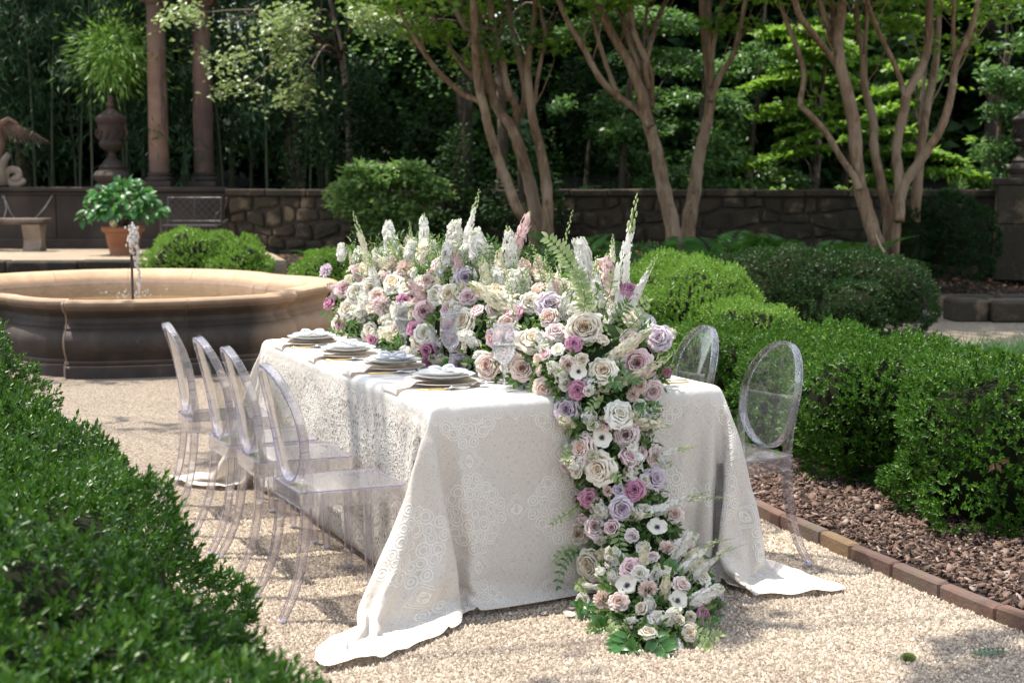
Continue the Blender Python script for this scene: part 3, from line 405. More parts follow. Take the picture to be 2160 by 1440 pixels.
(28,-1,-6,8,-12,11,0,-3,-9,10,-8,2,3,2,-1,-2,-5,-4,-2,13,-42,13,3,1,20,-10,1,1,-18,3,25,-23,0,3,0,4,-2,-5,7,-1,7,0,-16,-2,17,-2,6,-20,-1,11,17,-14,-4,22,3,0,1,-1,-2,1,-2,2,2,-3,2,0,1,-3,3),
(27,1,-1,-11,10,-3,-27,20,10,-11,13,-28,7,11,-5,-5,-10,-12,3,10,5,-8,1,1,2,2,3,-3,3,0,-12,7,0,0,0,0,6,-6,3,-2,-10,21,-14,2,4,-12,-5,7,11,19,-18,-1,14,7,-4,7,-1,-1,0,1,0,-1,-2,4,-2,1,-5,3,3),
(28,-1,0,-1,1,-3,-1,-29,20,13,-28,14,-4,-4,2,-13,-1,7,-16,4,19,-7,3,-6,0,5,0,-1,3,1,-6,2,2,-3,4,-12,21,-12,2,-3,-1,-12,15,3,-5,5,-5,-4,7,1,2,0,13,2,7,-7,-13,20,-1,-3,-5,6,4,-1,0,1,-1,1,-1),
(24,-2,6,-2,1,-6,2,-10,1,-2,15,-24,-16,0,15,9,-8,-6,8,-17,-1,16,-3,-3,-3,6,1,-2,6,0,-6,3,-4,6,-2,-20,18,4,0,-3,-2,0,4,0,-3,1,2,-3,6,-4,-3,26,1,-9,-10,-13,29,-39,7,16,14,1,1,6,0,-12,2,4,5),
(25,-1,-10,14,-30,-1,0,29,-12,-8,11,9,-28,-9,0,19,7,-5,-9,10,-10,8,-11,6,-5,0,2,-6,9,5,-9,4,-4,-2,4,-7,3,9,-4,-3,0,-1,4,-1,-2,0,-1,3,8,-10,-8,-2,0,7,-4,27,-25,3,26,3,2,0,-1,-2,-19,16,-2,7,-2),
(24,1,0,-24,18,-21,27,0,-2,-5,2,-3,-3,-7,-19,0,25,2,-4,-2,5,-20,4,2,-1,0,1,2,-3,-3,6,1,-3,1,0,-6,2,17,-12,-2,-1,1,3,0,-3,0,-3,7,-1,-11,6,2,10,-13,22,-21,-8,9,-12,1,13,26,1,-25,25,-16,15,0,0),
(18,-12,-7,20,-14,15,-8,9,5,-10,-26,26,4,-29,13,-2,-11,22,-2,-4,-4,0,-5,1,1,-1,1,0,-1,0,4,-1,-2,0,-1,-1,-6,-3,6,5,0,0,3,-1,-2,-1,-1,8,-7,-8,10,10,-2,9,-20,-5,2,15,-2,5,-7,-11,-14,48,-18,13,3,-13,12),
(16,-1,-3,-18,29,3,-9,0,-1,12,-11,-23,22,7,-35,1,11,0,14,-8,3,-5,-5,-1,1,0,1,-3,2,0,4,-1,-2,0,-3,5,-14,5,-3,10,1,-1,4,-2,-2,-2,0,10,-15,0,17,-3,-3,-7,-3,-4,16,8,6,-26,19,-18,26,-5,7,-9,-3,8,3),
(16,0,0,-4,12,1,-8,-8,-1,-1,16,-7,-13,10,6,-30,2,8,7,8,-5,-4,-6,-1,1,0,1,4,-5,0,4,-1,-2,1,-2,3,-2,-1,7,-6,0,1,3,-2,-3,-2,3,-2,-7,9,1,1,-2,-6,-4,12,12,7,-17,6,-6,12,6,-11,10,0,-18,16,1),
(15,1,-1,-2,-3,13,-2,-27,-3,8,13,10,-6,-9,0,1,-20,4,10,5,-4,7,-9,-4,3,-1,1,2,-3,1,3,-3,1,1,0,1,-1,-2,2,-2,1,-1,6,-7,1,-3,4,-6,-3,10,1,0,-7,-5,7,16,7,-17,-4,20,0,4,-5,4,-18,-12,26,1,-1),
(16,-1,1,-1,-24,16,5,11,-11,-17,-6,26,7,-4,-5,-2,-9,-13,8,8,4,-5,-1,-5,2,-1,1,0,-1,1,3,-2,0,-2,2,3,-4,2,0,-2,1,1,0,-5,2,-3,10,-15,6,8,1,-7,-7,5,17,6,-17,-6,24,-1,0,-3,4,-35,-2,32,4,-1,1),
(12,0,-1,3,-20,-9,35,8,0,-2,-7,-28,26,5,-4,-5,-4,-13,-7,13,8,-2,-4,-6,1,-1,2,1,0,0,2,-3,-1,1,0,3,-1,-1,0,-1,1,0,-1,6,-8,-1,-1,-4,8,8,-6,-8,1,18,7,-17,-7,25,-2,2,-1,-11,-26,2,29,6,-1,1,-1),
(4,10,1,-2,-3,-24,-1,14,7,3,3,6,-20,20,5,-3,-7,-6,-13,1,11,4,-4,-7,-1,1,1,0,1,0,3,-4,0,2,-2,4,-2,-1,1,-2,1,1,-3,4,-6,1,-5,3,7,-1,-5,-3,19,7,-16,-9,26,-2,3,-8,-25,-12,6,35,3,-2,1,-1,1),
(-28,19,16,5,0,-12,-19,1,13,4,3,6,7,-7,7,7,-1,-9,-10,-10,9,6,0,-7,-3,2,1,0,2,-1,3,-4,1,-2,0,4,-1,-2,0,0,1,1,2,-2,-7,7,-10,6,6,-3,-6,19,5,-16,-11,28,1,0,-18,-19,5,21,15,0,0,-3,-2,-8,-3),
(7,-33,-1,10,36,-2,-26,-6,-5,12,4,1,1,2,6,8,7,-1,-10,-12,-1,9,2,-5,-5,0,2,0,2,0,2,-4,2,-3,1,3,0,-2,0,-1,2,1,1,-3,-6,-1,0,8,4,-9,16,5,-14,-14,31,0,-9,-13,-8,17,13,4,0,0,-8,6,-2,-5,-44),
(3,7,-10,-3,-10,26,7,-30,2,-12,7,5,3,2,3,4,8,9,0,-15,-12,8,8,-6,-7,2,1,0,2,0,3,-5,-1,2,1,2,-1,-2,-1,0,1,1,2,-4,-6,-2,5,7,-2,11,6,-15,-16,34,-6,-17,-5,6,20,5,0,0,-11,0,13,-5,-16,-21,0),
(13,-1,-2,-5,-6,-11,11,13,-21,-2,-7,5,-2,4,5,4,5,7,9,2,-19,-3,7,1,-9,0,2,0,2,0,0,-2,1,-2,1,3,0,-2,0,-1,2,1,0,-4,-4,-3,11,5,5,5,-15,-14,32,-16,-4,12,10,3,-6,-8,-1,0,14,0,-14,-15,-9,-2,0),
(17,3,-2,-9,12,4,3,0,-1,-10,-14,-17,-1,-2,1,6,4,6,8,9,3,-24,7,5,-5,-6,2,1,2,1,0,-2,-1,1,-1,3,0,-2,-1,0,3,1,0,-7,-1,3,9,4,5,-14,-10,21,-5,10,6,-2,-10,3,-3,7,4,-1,-13,-15,-10,-3,1,1,1),
(4,0,7,16,-16,-2,3,8,5,2,1,-4,-10,-12,-9,-8,0,3,8,9,10,3,-21,12,-4,-6,-1,-2,7,0,-1,-2,0,0,0,2,2,-2,-2,0,5,-2,0,-8,-1,10,7,6,-16,-4,18,7,3,-1,-9,-6,6,0,10,-3,-15,-16,-9,-6,-3,-1,2,1,10),
(7,13,6,0,1,-5,-6,-7,0,5,7,4,3,0,-7,-9,-11,-8,-5,2,10,13,4,-16,5,-4,-5,-3,8,1,-1,-3,1,0,0,1,3,-2,-2,0,4,0,-3,-7,3,14,6,-17,2,16,8,-3,-6,-10,6,10,2,-9,-15,-16,-7,-3,-2,-1,0,0,0,7,34),
(-21,-1,20,28,-20,12,10,1,-5,-6,-7,1,3,7,4,2,-2,-7,-10,-8,-7,1,14,8,-11,4,-16,16,-10,4,-1,-2,0,0,0,0,3,-1,-3,0,3,2,-5,-9,17,8,-14,7,15,0,-13,-4,3,14,0,-14,-17,-11,-6,-3,-1,0,0,2,1,2,1,4,-8),
(17,11,-9,-21,31,-8,-9,3,9,3,2,-4,-5,-6,-1,1,5,8,2,-5,-7,-8,-8,4,12,-19,13,-11,0,6,-5,-1,0,0,0,0,3,1,-4,0,3,2,-4,3,12,-9,10,9,-12,-5,9,8,-5,-15,-22,-9,-2,0,0,4,4,4,6,6,7,7,6,5,-1),
(15,13,-3,-12,16,-1,-2,-5,-7,-1,1,6,7,1,0,-1,-5,-7,0,5,8,0,-3,-8,-5,-2,-11,-2,1,8,-8,0,0,0,0,0,0,7,-8,0,1,9,-8,13,3,10,-7,-3,8,5,-7,-27,-11,-2,9,9,7,6,6,6,3,2,0,-1,-4,4,-1,2,-6),
(8,-16,2,18,-22,4,12,16,5,2,-1,-4,-7,-1,1,1,3,4,4,-1,-7,0,1,4,0,-2,-14,-1,2,5,0,1,0,0,0,-1,-1,0,1,-2,-3,-1,-3,15,4,-9,10,0,-11,-10,-2,15,6,2,2,-1,-5,1,-1,-1,1,2,1,0,3,-8,7,-5,-6),
(29,-1,0,-4,4,1,-8,-11,0,6,0,1,1,7,2,1,1,-1,-4,0,2,2,1,-1,1,2,4,1,-4,-2,-1,0,0,0,0,0,1,0,-1,2,1,3,-4,-2,-4,1,-7,-1,7,4,0,-1,-1,-1,-4,0,3,-2,2,1,0,-1,-2,1,0,1,-1,4,0),
(29,0,0,0,-1,-1,2,-2,-3,-7,0,1,3,-4,0,2,5,2,2,0,1,-1,-1,1,0,1,0,1,1,-1,-1,0,1,-1,0,0,0,0,1,-1,1,-1,4,-3,-4,3,0,-7,-4,-2,0,1,1,2,5,1,2,0,0,-1,-1,-1,3,0,0,1,-7,4,2),
(29,0,-2,2,0,0,-1,-1,-2,-3,5,1,1,0,0,-2,-4,-2,0,0,0,2,2,2,2,0,0,0,0,0,0,0,0,0,0,0,0,0,0,1,-1,0,0,0,0,-2,0,1,1,0,0,-1,1,-1,0,1,0,0,0,0,0,0,0,0,0,0,-2,-5,-3),
(4,2,7,16,-3,-2,-3,-3,2,2,0,-2,-1,0,0,1,0,2,1,3,1,1,1,0,-1,1,1,-1,0,0,1,-1,0,0,0,0,0,0,0,0,1,0,0,-1,-1,-2,-2,1,-1,-1,0,0,0,0,0,-1,-1,1,-1,1,0,1,0,1,0,-2,7,-8,6),
(139,2,-6,-18,3,4,4,5,1,2,-4,2,1,0,1,1,0,1,1,0,1,0,1,1,1,2,1,1,-1,0,-1,1,-1,1,-1,1,0,0,0,0,0,0,0,0,-1,0,0,0,0,0,-1,0,-1,0,0,0,0,-1,0,-1,0,-1,-1,-1,0,3,-5,5,-5),
(145,-2,0,1,0,-1,0,0,0,0,1,0,0,1,-1,0,1,0,0,0,0,0,0,0,1,0,-1,0,1,0,0,-1,0,0,1,0,0,-1,1,0,0,0,0,-1,0,0,1,-1,0,0,0,0,0,0,0,0,0,0,0,0,0,0,0,0,0,0,0,-1,1),
(145,-1,1,0,0,0,0,0,0,0,0,0,0,0,1,-1,0,0,0,0,0,1,0,-1,0,0,1,0,0,0,0,0,-1,0,0,0,0,1,-1,0,0,0,0,1,0,0,-1,0,0,0,0,0,1,0,-1,0,0,0,0,0,0,0,0,0,0,-1,0,1,0),
(145,0,0,0,0,0,0,0,0,0,0,0,0,0,0,1,-1,0,0,0,0,0,0,1,0,0,0,-1,0,0,0,0,1,0,0,0,0,0,0,0,0,0,0,-1,0,0,0,0,0,0,1,0,-1,0,0,0,0,0,0,0,0,0,0,0,0,0,0,0,0),
(145,0,0,0,0,0,0,0,0,0,0,0,0,0,0,0,1,0,0,-1,0,0,0,0,0,0,0,1,0,0,0,-1,0,0,0,0,0,0,0,0,0,0,0,0,0,0,1,0,0,0,-1,0,0,0,0,0,0,0,0,0,0,0,0,0,0,0,0,0,1),
(145,0,0,0,0,0,0,0,0,0,0,0,0,0,0,0,0,0,0,1,0,0,0,0,-1,0,0,0,0,0,0,1,0,0,0,0,0,0,0,0,0,0,0,0,0,0,-1,0,0,0,0,0,0,0,0,0,0,0,0,0,0,0,0,0,0,0,0,0,0),
(145,0,0,0,0,0,0,0,0,0,0,0,0,0,0,0,0,0,0,0,0,0,0,0,1,0,0,0,0,0,0,0,0,-1,0,0,0,0,0,0,0,0,0,0,0,0,0,0,0,0,0,0,0,0,0,0,0,0,0,0,0,0,0,0,0,0,0,0,-1),
(145,0,0,0,0,0,0,0,0,0,0,0,0,0,0,0,0,0,0,0,0,0,0,0,0,0,0,0,0,0,0,0,0,1,0,0,0,0,0,0,0,0,0,0,0,0,0,0,0,0,0,0,0,0,0,0,0,-1,0,0,0,0,0,0,0,0,0,0,0),
(146,0,0,0,0,0,0,0,0,0,0,-1,1,0,0,0,0,0,0,0,0,0,0,0,0,0,0,0,0,0,0,0,0,-1,0,0,0,0,0,0,0,0,0,0,0,0,0,0,0,0,0,0,0,0,0,0,0,1,0,0,0,0,0,0,0,0,0,0,-1),
(145,0,0,0,0,0,0,0,0,0,0,1,-1,0,0,0,0,0,0,0,0,0,0,0,0,0,0,0,0,0,0,0,0,1,0,0,0,0,0,0,0,0,0,-1,0,0,0,0,0,0,0,0,0,0,0,0,0,0,0,0,0,0,0,0,0,0,0,0,1),
(145,0,0,0,0,0,0,0,0,0,0,0,0,0,0,0,0,0,0,0,0,0,0,1,0,0,0,0,0,0,0,0,0,0,-1,0,0,0,0,0,0,0,0,1,0,0,0,0,-1,0,0,0,0,0,0,0,0,0,0,0,0,0,0,0,0,0,0,0,0),
(145,0,0,0,0,0,0,0,0,0,0,0,0,0,0,0,0,0,1,0,0,0,0,-1,0,0,0,0,0,0,1,-1,0,0,1,0,0,0,0,0,0,0,-1,0,0,0,0,0,1,0,-1,0,0,0,0,0,0,0,0,0,0,0,0,0,0,0,0,0,0),
(145,0,0,0,0,0,0,0,0,0,0,0,0,0,0,0,0,1,-1,0,0,0,0,0,1,0,0,0,0,0,-1,1,0,-1,1,0,0,0,0,0,-1,0,1,0,0,-1,0,0,0,0,0,0,0,0,0,0,0,0,0,0,0,0,-1,0,0,0,1,-1,1),
(145,-1,0,0,1,0,0,0,0,0,0,0,0,0,0,0,1,-1,0,0,0,0,1,0,-1,0,1,0,0,0,0,-1,0,1,-1,0,0,0,0,0,1,0,0,0,-1,1,-1,0,0,0,1,-2,0,0,0,0,-1,-1,-1,0,-1,0,0,0,-1,0,-1,-4,1),
(123,6,13,0,-1,-1,-1,-1,-1,-1,-1,1,1,1,1,1,0,1,1,1,0,1,0,1,0,1,0,0,0,0,0,0,-1,0,0,1,0,0,0,1,0,0,-1,-1,0,-1,0,0,-2,-1,-3,-1,-2,-3,-2,-3,-1,-2,-1,-3,-1,-3,-2,-2,0,-1,-2,2,-1),
(28,0,-11,-2,1,1,1,2,1,2,1,-1,0,-1,0,-1,0,0,0,1,1,0,1,0,3,2,0,1,-1,0,0,0,0,0,0,0,0,0,0,0,0,0,1,-1,-1,-1,0,-2,0,-1,2,1,0,1,0,1,0,0,-1,1,-1,0,1,-11,6,1,2,-1,0),
(26,-6,-3,6,5,0,1,-1,0,-1,1,0,0,0,-1,-1,-2,-2,0,-2,0,0,1,3,1,3,2,-1,1,-1,0,0,0,0,0,0,0,0,0,0,0,0,0,1,-1,-1,-3,-2,-1,-2,-2,-1,-1,-1,-1,0,0,0,1,0,1,5,-10,7,-10,3,5,12,-6),
(28,1,-2,1,-7,2,1,3,0,0,-2,2,-2,2,-1,-3,0,1,-1,2,2,2,0,-2,2,-1,3,-1,-1,0,0,0,0,0,0,0,0,0,1,-1,1,-1,0,0,-1,-1,-1,2,0,1,0,-1,0,-1,-1,-1,-2,-1,-1,-1,-1,-5,9,6,-7,-2,0,-3,10),
(28,-3,2,-4,3,2,0,-2,0,1,1,-2,1,-3,2,-1,2,1,1,0,-3,-9,5,6,1,6,2,-2,-3,-1,-1,-1,1,-1,1,-1,0,1,0,1,1,5,-1,0,-9,1,1,-3,-3,-3,-3,0,-2,1,0,1,5,3,2,1,1,0,0,-5,-2,-12,-7,0,3),
(28,-1,2,0,-1,-7,3,-4,-1,-1,0,2,2,2,2,3,-4,-7,-16,2,9,15,-6,1,2,-7,-5,5,2,3,-1,0,0,1,-1,0,0,0,0,0,-2,-3,3,-2,10,-6,-3,-1,2,4,4,0,1,-2,-1,-3,-6,-3,-3,0,0,1,7,5,2,0,-2,-12,-8),
(28,1,-2,-6,-1,4,-4,5,2,1,1,-1,-4,-8,-10,-7,-12,8,26,6,-9,1,8,-5,-9,-1,-10,-3,1,7,-7,2,0,0,0,0,0,6,-8,-1,0,0,-3,20,-1,-2,12,4,-2,-4,-4,-1,1,3,3,2,1,0,0,-3,-3,-2,-8,-3,14,-2,-1,-10,15),
(28,1,-2,-2,1,-7,5,0,-6,-8,-8,-10,-10,-3,2,10,28,7,-10,0,11,-6,-16,5,2,-8,11,-16,1,7,-7,0,0,0,0,0,1,3,-3,-1,12,-12,0,5,11,5,-20,9,9,6,3,0,-3,-4,-4,-1,0,5,3,2,2,1,-1,-1,-6,5,-6,4,-26),
(27,-8,-14,21,-7,0,-15,-11,-16,-1,0,1,6,16,18,9,-11,0,12,-5,-14,-11,21,-3,-7,8,-10,-7,0,5,-2,-1,-1,0,0,0,2,0,0,-2,6,-6,1,0,10,3,8,-24,-6,9,10,8,5,3,1,-2,-2,-7,-6,-3,1,8,-9,-4,-4,0,3,6,2),
(5,-1,0,-29,0,0,-1,12,1,-2,3,13,19,6,-12,1,10,-2,-15,-15,5,24,-17,8,1,-3,-9,-2,1,2,-1,-2,1,1,-1,-1,2,1,-1,-1,3,-3,-1,-7,10,12,-5,13,-14,-20,-3,7,10,9,8,5,2,1,1,0,-5,-12,14,-2,3,1,-1,0,-1),
(-24,2,-2,-1,-1,-1,8,5,2,14,17,7,-11,-1,12,-4,-13,-12,-8,20,13,-24,19,-6,2,-6,-13,6,2,1,-1,-1,-1,-2,2,0,3,0,0,-2,3,-2,-3,-5,2,12,9,-11,15,-4,-19,-12,-3,2,10,9,10,7,5,2,-1,1,-4,1,-3,4,2,-1,-1),
(-11,-12,1,2,-2,1,8,-2,33,8,-8,-4,11,-3,-13,-17,-3,2,26,2,-24,17,3,-6,-1,-12,0,4,2,1,-2,-3,2,1,-1,0,4,-2,3,-3,1,-1,-2,-5,-2,7,13,5,-15,16,2,-15,-13,-6,-6,5,5,7,10,9,9,1,-3,2,-13,-13,15,12,0),
(-17,-2,-1,0,10,28,-1,7,-3,-6,8,1,-13,-14,-10,6,8,21,-8,-20,14,10,-7,-4,-5,-7,0,7,1,-1,0,-1,-1,0,0,1,2,-2,-6,7,1,-1,-2,-3,-3,0,12,9,-1,-14,16,6,-10,-13,-9,-9,-2,3,-1,8,10,15,4,-1,4,-4,-29,6,33),
(-18,0,-2,29,14,-6,6,-2,0,5,-15,-20,-2,-2,10,12,14,-13,-15,9,11,2,-9,-4,-5,-4,1,6,0,0,-1,0,-1,0,0,2,1,-3,-2,4,2,-1,-3,-2,-4,0,5,12,7,-6,-13,14,10,-7,-11,-9,-8,-6,2,-4,0,2,20,14,3,1,0,-26,-17),
(-18,0,35,4,2,-2,3,2,-10,-26,-5,5,-1,13,12,8,-15,-10,5,11,6,-6,-9,-3,-6,2,-2,11,-4,0,-1,1,0,-2,0,1,2,-4,-1,5,0,1,-4,0,-6,1,1,9,10,3,-10,-8,10,12,-3,-10,-8,-9,-7,-1,-2,1,-3,12,27,1,1,-5,-25),
(-18,33,8,-2,1,1,0,-21,-16,5,3,4,12,9,-1,-20,1,1,9,10,-1,-12,-4,-3,-7,5,2,-6,11,-2,0,-4,2,0,1,1,0,-3,0,4,0,0,-3,0,-5,-1,-1,6,12,6,-1,-11,-5,8,12,1,-8,-7,-8,-8,-5,4,3,-12,3,38,-1,0,0),
(12,5,-1,4,1,1,-29,-8,6,4,6,14,7,-12,-16,9,-5,8,13,0,-9,-7,-3,-5,-2,4,2,0,6,-4,0,1,-2,0,0,2,0,-2,-1,3,1,1,-3,0,-5,-1,-1,2,8,10,5,-6,-9,0,1,11,6,-7,-6,-6,-7,-15,6,15,-4,8,14,1,-1),
(13,7,0,0,1,-22,-10,4,3,9,15,4,-27,-4,8,-2,4,15,0,-3,-9,-5,-3,-5,0,3,4,2,2,-3,0,-2,1,1,-1,3,-1,-4,1,4,-1,2,-2,0,-5,-3,-1,1,6,10,7,2,-10,-5,-3,5,0,18,-6,-8,-3,-7,-19,4,15,-1,20,0,0),
(20,-1,1,0,-6,-18,-2,9,9,11,1,-27,1,5,3,-2,13,0,2,-13,-4,-3,-4,-2,2,1,4,2,0,-1,1,-2,2,-2,0,7,-6,-3,1,4,0,0,-1,-3,-1,-5,3,-2,3,1,18,1,2,-18,4,-8,12,6,8,-1,-7,-5,-11,-10,0,-5,15,22,0),
(21,-1,-1,0,-24,-3,15,11,9,-2,-23,-10,16,-2,-3,11,4,2,-13,-3,-2,-5,-5,0,3,-1,5,3,1,-3,1,-1,0,0,1,3,-4,-5,5,3,0,-1,0,1,-3,-5,0,-2,1,14,0,10,-2,2,-17,12,4,-3,-5,16,1,-3,-5,-29,0,5,-3,24,7),
(18,1,1,-3,-19,-2,23,9,-4,-16,-20,21,-3,4,0,8,0,-20,9,-4,-3,-9,1,0,7,-5,6,2,0,-2,1,-3,0,3,0,3,-6,-1,3,3,0,0,-1,-1,-1,-5,0,0,-1,3,10,7,5,-2,1,-22,7,9,14,-4,3,0,-3,-2,-30,-1,3,0,35),
(20,0,-1,-19,0,17,4,-23,14,-9,3,3,1,-2,15,-6,-28,12,3,-1,-8,0,4,-5,-1,0,7,4,-1,-3,1,-2,1,0,0,3,-5,-1,5,0,0,-2,2,-4,2,-3,-4,3,-2,0,9,8,5,2,1,-3,-25,5,11,11,4,-3,3,5,-8,-26,-3,2,6),
(21,-1,-3,-27,25,13,-7,8,-21,-13,18,1,-1,11,-2,-1,-16,-4,2,-3,-10,4,-1,5,12,-7,-1,4,-5,-2,-1,2,0,0,4,-3,-5,1,4,0,1,5,-4,-2,-1,-2,-3,0,0,-3,-2,20,0,8,-5,8,-7,-23,-3,17,19,-2,5,-7,9,-2,-29,-10,0),
(23,-2,-28,35,-2,-3,-18,-9,-7,23,8,1,-2,5,0,-19,0,-3,1,-13,8,7,-9,5,2,-2,2,-1,-1,-2,-2,3,-2,0,3,-2,-3,3,3,0,0,3,-1,0,-4,-1,-4,-1,3,4,-13,0,2,2,24,-13,17,0,-13,-13,12,19,-4,4,1,-4,-1,-4,-28),
(23,-1,7,-9,9,-12,9,-4,3,1,2,0,1,-19,4,-11,2,-2,-3,2,8,-14,4,1,0,2,0,0,-2,-2,0,1,2,-1,0,-3,-4,5,2,1,0,3,0,-8,5,-1,-3,2,0,-5,0,-5,31,-12,-15,12,-2,2,19,0,-32,-2,11,27,-1,0,-2,-11,-2),
(27,-7,8,-14,-6,21,-8,8,0,-1,-1,-3,5,0,-20,-11,12,-8,-13,26,-18,0,8,10,-16,5,-1,-1,-1,-3,1,1,0,1,-1,-4,1,3,2,0,-1,4,0,-5,1,0,-2,0,-4,0,5,-8,6,21,-6,12,-3,3,-10,7,2,4,-2,-5,-6,4,9,-7,5),
(28,-3,-16,14,5,-6,7,0,0,0,-6,5,-9,-22,7,14,-7,4,-7,-9,-3,19,6,-11,-7,3,-2,-1,-3,-3,3,3,-1,-4,0,-6,4,5,1,-1,1,3,1,-5,3,5,-11,-2,-1,0,-4,6,-5,25,10,-2,4,0,-3,-16,16,-3,3,-9,7,0,-2,4,-1),
(27,-9,10,1,-3,0,3,0,-1,1,-4,2,-8,0,-28,15,19,3,1,-25,6,-14,17,-6,-1,1,-3,-2,-2,-6,5,6,-5,1,-3,1,18,-10,-3,-4,-2,-15,23,-1,10,-5,-3,-12,-1,1,0,4,1,4,22,-3,6,0,0,0,-10,8,1,0,0,1,0,-1,-1),
(29,0,0,0,0,-3,0,3,0,-1,0,-20,4,-4,19,2,0,-1,-23,-4,-4,21,-12,-1,1,1,-3,-2,-12,15,-4,5,-6,-1,-1,8,7,-5,10,-17,-17,36,-18,7,5,-8,4,-7,-5,-4,12,-3,3,-2,11,13,-1,1,1,0,0,-5,2,3,-1,1,0,0,0),
(28,1,0,0,0,0,-2,0,2,0,-3,0,-21,23,0,0,1,-25,-8,10,3,3,-5,-1,0,3,-5,-15,3,6,4,-10,5,-2,0,29,-12,14,-37,11,12,-7,15,0,-8,0,-2,9,3,-4,-12,5,0,-1,3,9,6,1,0,-1,1,-1,0,-1,2,0,0,0,0),
(30,-1,0,0,0,0,0,-1,-3,0,-2,-14,18,-4,6,0,-29,-3,8,-4,13,-1,-6,3,4,1,0,-9,-9,-11,18,18,-29,3,9,-9,-22,28,26,-24,4,-16,28,1,-11,6,7,-3,-23,5,11,1,-4,0,0,9,8,2,0,0,0,0,-2,2,0,0,0,0,0),
(29,0,0,0,0,0,0,-2,2,-3,-19,20,1,0,1,-24,6,6,0,7,1,-11,-7,6,10,2,1,0,0,-1,3,-3,3,1,-1,-47,39,-28,20,10,-9,5,0,5,5,1,-8,-7,3,0,-3,-3,1,0,-3,-1,6,13,2,0,0,0,0,0,-1,1,0,0,0),
(29,0,0,0,0,0,-1,0,-4,-23,26,-1,2,-11,-6,10,0,-1,2,5,0,-16,-4,2,18,0,0,0,0,-14,14,2,0,0,0,-2,-44,29,2,11,-1,-6,-5,16,0,-11,1,8,-20,-2,7,0,2,0,0,0,-5,9,11,0,0,0,0,-2,2,0,0,0,0),
(10,0,12,1,1,2,3,-16,-3,0,0,0,0,0,0,0,0,27,-27,0,0,-1,4,-1,-3,0,17,-16,12,-12,0,0,0,0,0,2,-2,0,0,0,0,5,16,0,-21,0,2,23,-1,-24,0,-1,3,-3,1,0,5,-4,-1,0,0,0,0,4,-3,-1,0,0,0),
(0,10,-19,-4,0,-1,2,30,-18,5,-5,0,0,0,0,0,0,1,6,8,12,-17,-4,14,-19,1,-5,3,9,15,-20,-4,0,0,0,25,-1,-24,0,0,0,19,6,-20,-5,-1,25,-17,-23,15,1,1,10,4,-10,13,-21,2,1,0,0,0,9,-13,3,1,0,0,0),
(6,-16,7,3,13,-11,-9,-5,32,-24,14,-10,0,0,0,0,0,0,14,11,-9,-2,-9,-2,11,-8,-13,22,2,-18,9,3,-11,0,1,-14,22,-1,-5,-3,14,-16,1,-8,9,10,-3,-26,11,9,3,18,-18,-11,28,-16,-6,1,0,0,0,13,-21,8,0,0,0,0,0),
(-4,19,7,-13,-20,20,-9,9,-21,32,-29,22,-13,0,0,0,0,-10,29,-36,23,-3,12,-12,21,-8,5,-3,-4,-3,17,-6,4,2,1,-7,-13,19,-1,-1,-5,-7,-25,16,12,-4,0,4,-6,8,7,-20,-11,27,-13,-7,-3,1,0,0,12,-12,-1,9,-8,0,0,0,0),
(-2,-11,8,28,-17,-19,13,1,-9,-4,33,-34,23,-10,0,2,5,-8,-10,34,-25,23,-3,5,-1,2,-1,-3,-10,15,2,-5,6,-2,-1,4,-1,0,0,-1,-6,8,-9,9,-3,-6,-6,-7,19,1,-15,-16,28,-1,-13,-13,3,0,0,8,-1,-16,9,3,1,4,-8,0,2),
(0,-2,-13,10,21,-17,3,-17,39,-22,9,2,-21,11,5,5,5,4,1,-7,6,6,1,-1,-10,9,0,0,-6,6,-8,10,0,0,0,-1,0,0,0,1,-4,-1,1,-2,4,1,-17,17,-5,-2,-15,19,-6,-9,-17,9,-2,0,12,-1,-25,23,-7,-13,17,-14,12,9,-15),
(1,-1,-2,-12,27,1,14,-7,-31,34,-33,31,5,-8,4,3,1,-4,2,2,1,1,0,-4,4,0,-1,1,-1,1,-1,1,0,0,-1,0,0,0,1,0,-1,-6,5,1,1,-2,-4,4,0,-16,15,1,-9,-29,21,-12,4,6,-17,4,0,-4,23,-14,-10,12,15,-26,9),
(2,-2,0,-6,1,19,3,9,-1,-33,35,-3,-12,14,-1,1,0,1,-5,2,4,0,-1,1,0,1,0,-1,1,0,0,0,0,0,0,-1,-8,8,1,-1,1,-4,4,0,0,-2,2,0,-1,0,-1,-1,-9,0,-16,10,10,-26,1,-10,35,-6,-15,0,6,0,-3,-7,4),
(-3,19,-12,-11,-1,27,-2,8,0,1,-26,12,13,0,3,-2,1,0,0,-3,0,3,2,0,-4,4,0,0,0,0,0,0,0,0,0,-6,6,0,-1,1,0,0,-1,1,-1,0,-1,1,-1,1,0,-15,-3,7,6,2,-10,10,2,1,-48,1,3,16,2,18,-37,35,-18),
(0,-5,28,-23,-20,0,1,12,32,3,-19,-6,24,0,-1,0,-2,1,2,-1,0,-2,5,0,0,-1,1,0,0,-3,3,0,0,0,0,-1,1,-1,1,0,0,0,0,0,0,0,0,-1,-1,1,-3,-2,1,2,-1,-6,6,-2,-6,-22,4,1,5,6,10,-35,34,-14,-6),
(0,8,0,15,-23,-19,5,0,7,22,5,3,-2,4,2,-1,-1,-1,2,0,-1,3,0,1,0,0,0,0,-1,0,1,0,1,-1,0,0,0,-3,2,0,1,0,0,0,0,0,0,-1,-1,1,-4,1,-1,2,-6,5,0,-3,-11,1,5,-7,-1,8,-23,30,-23,1,-1),
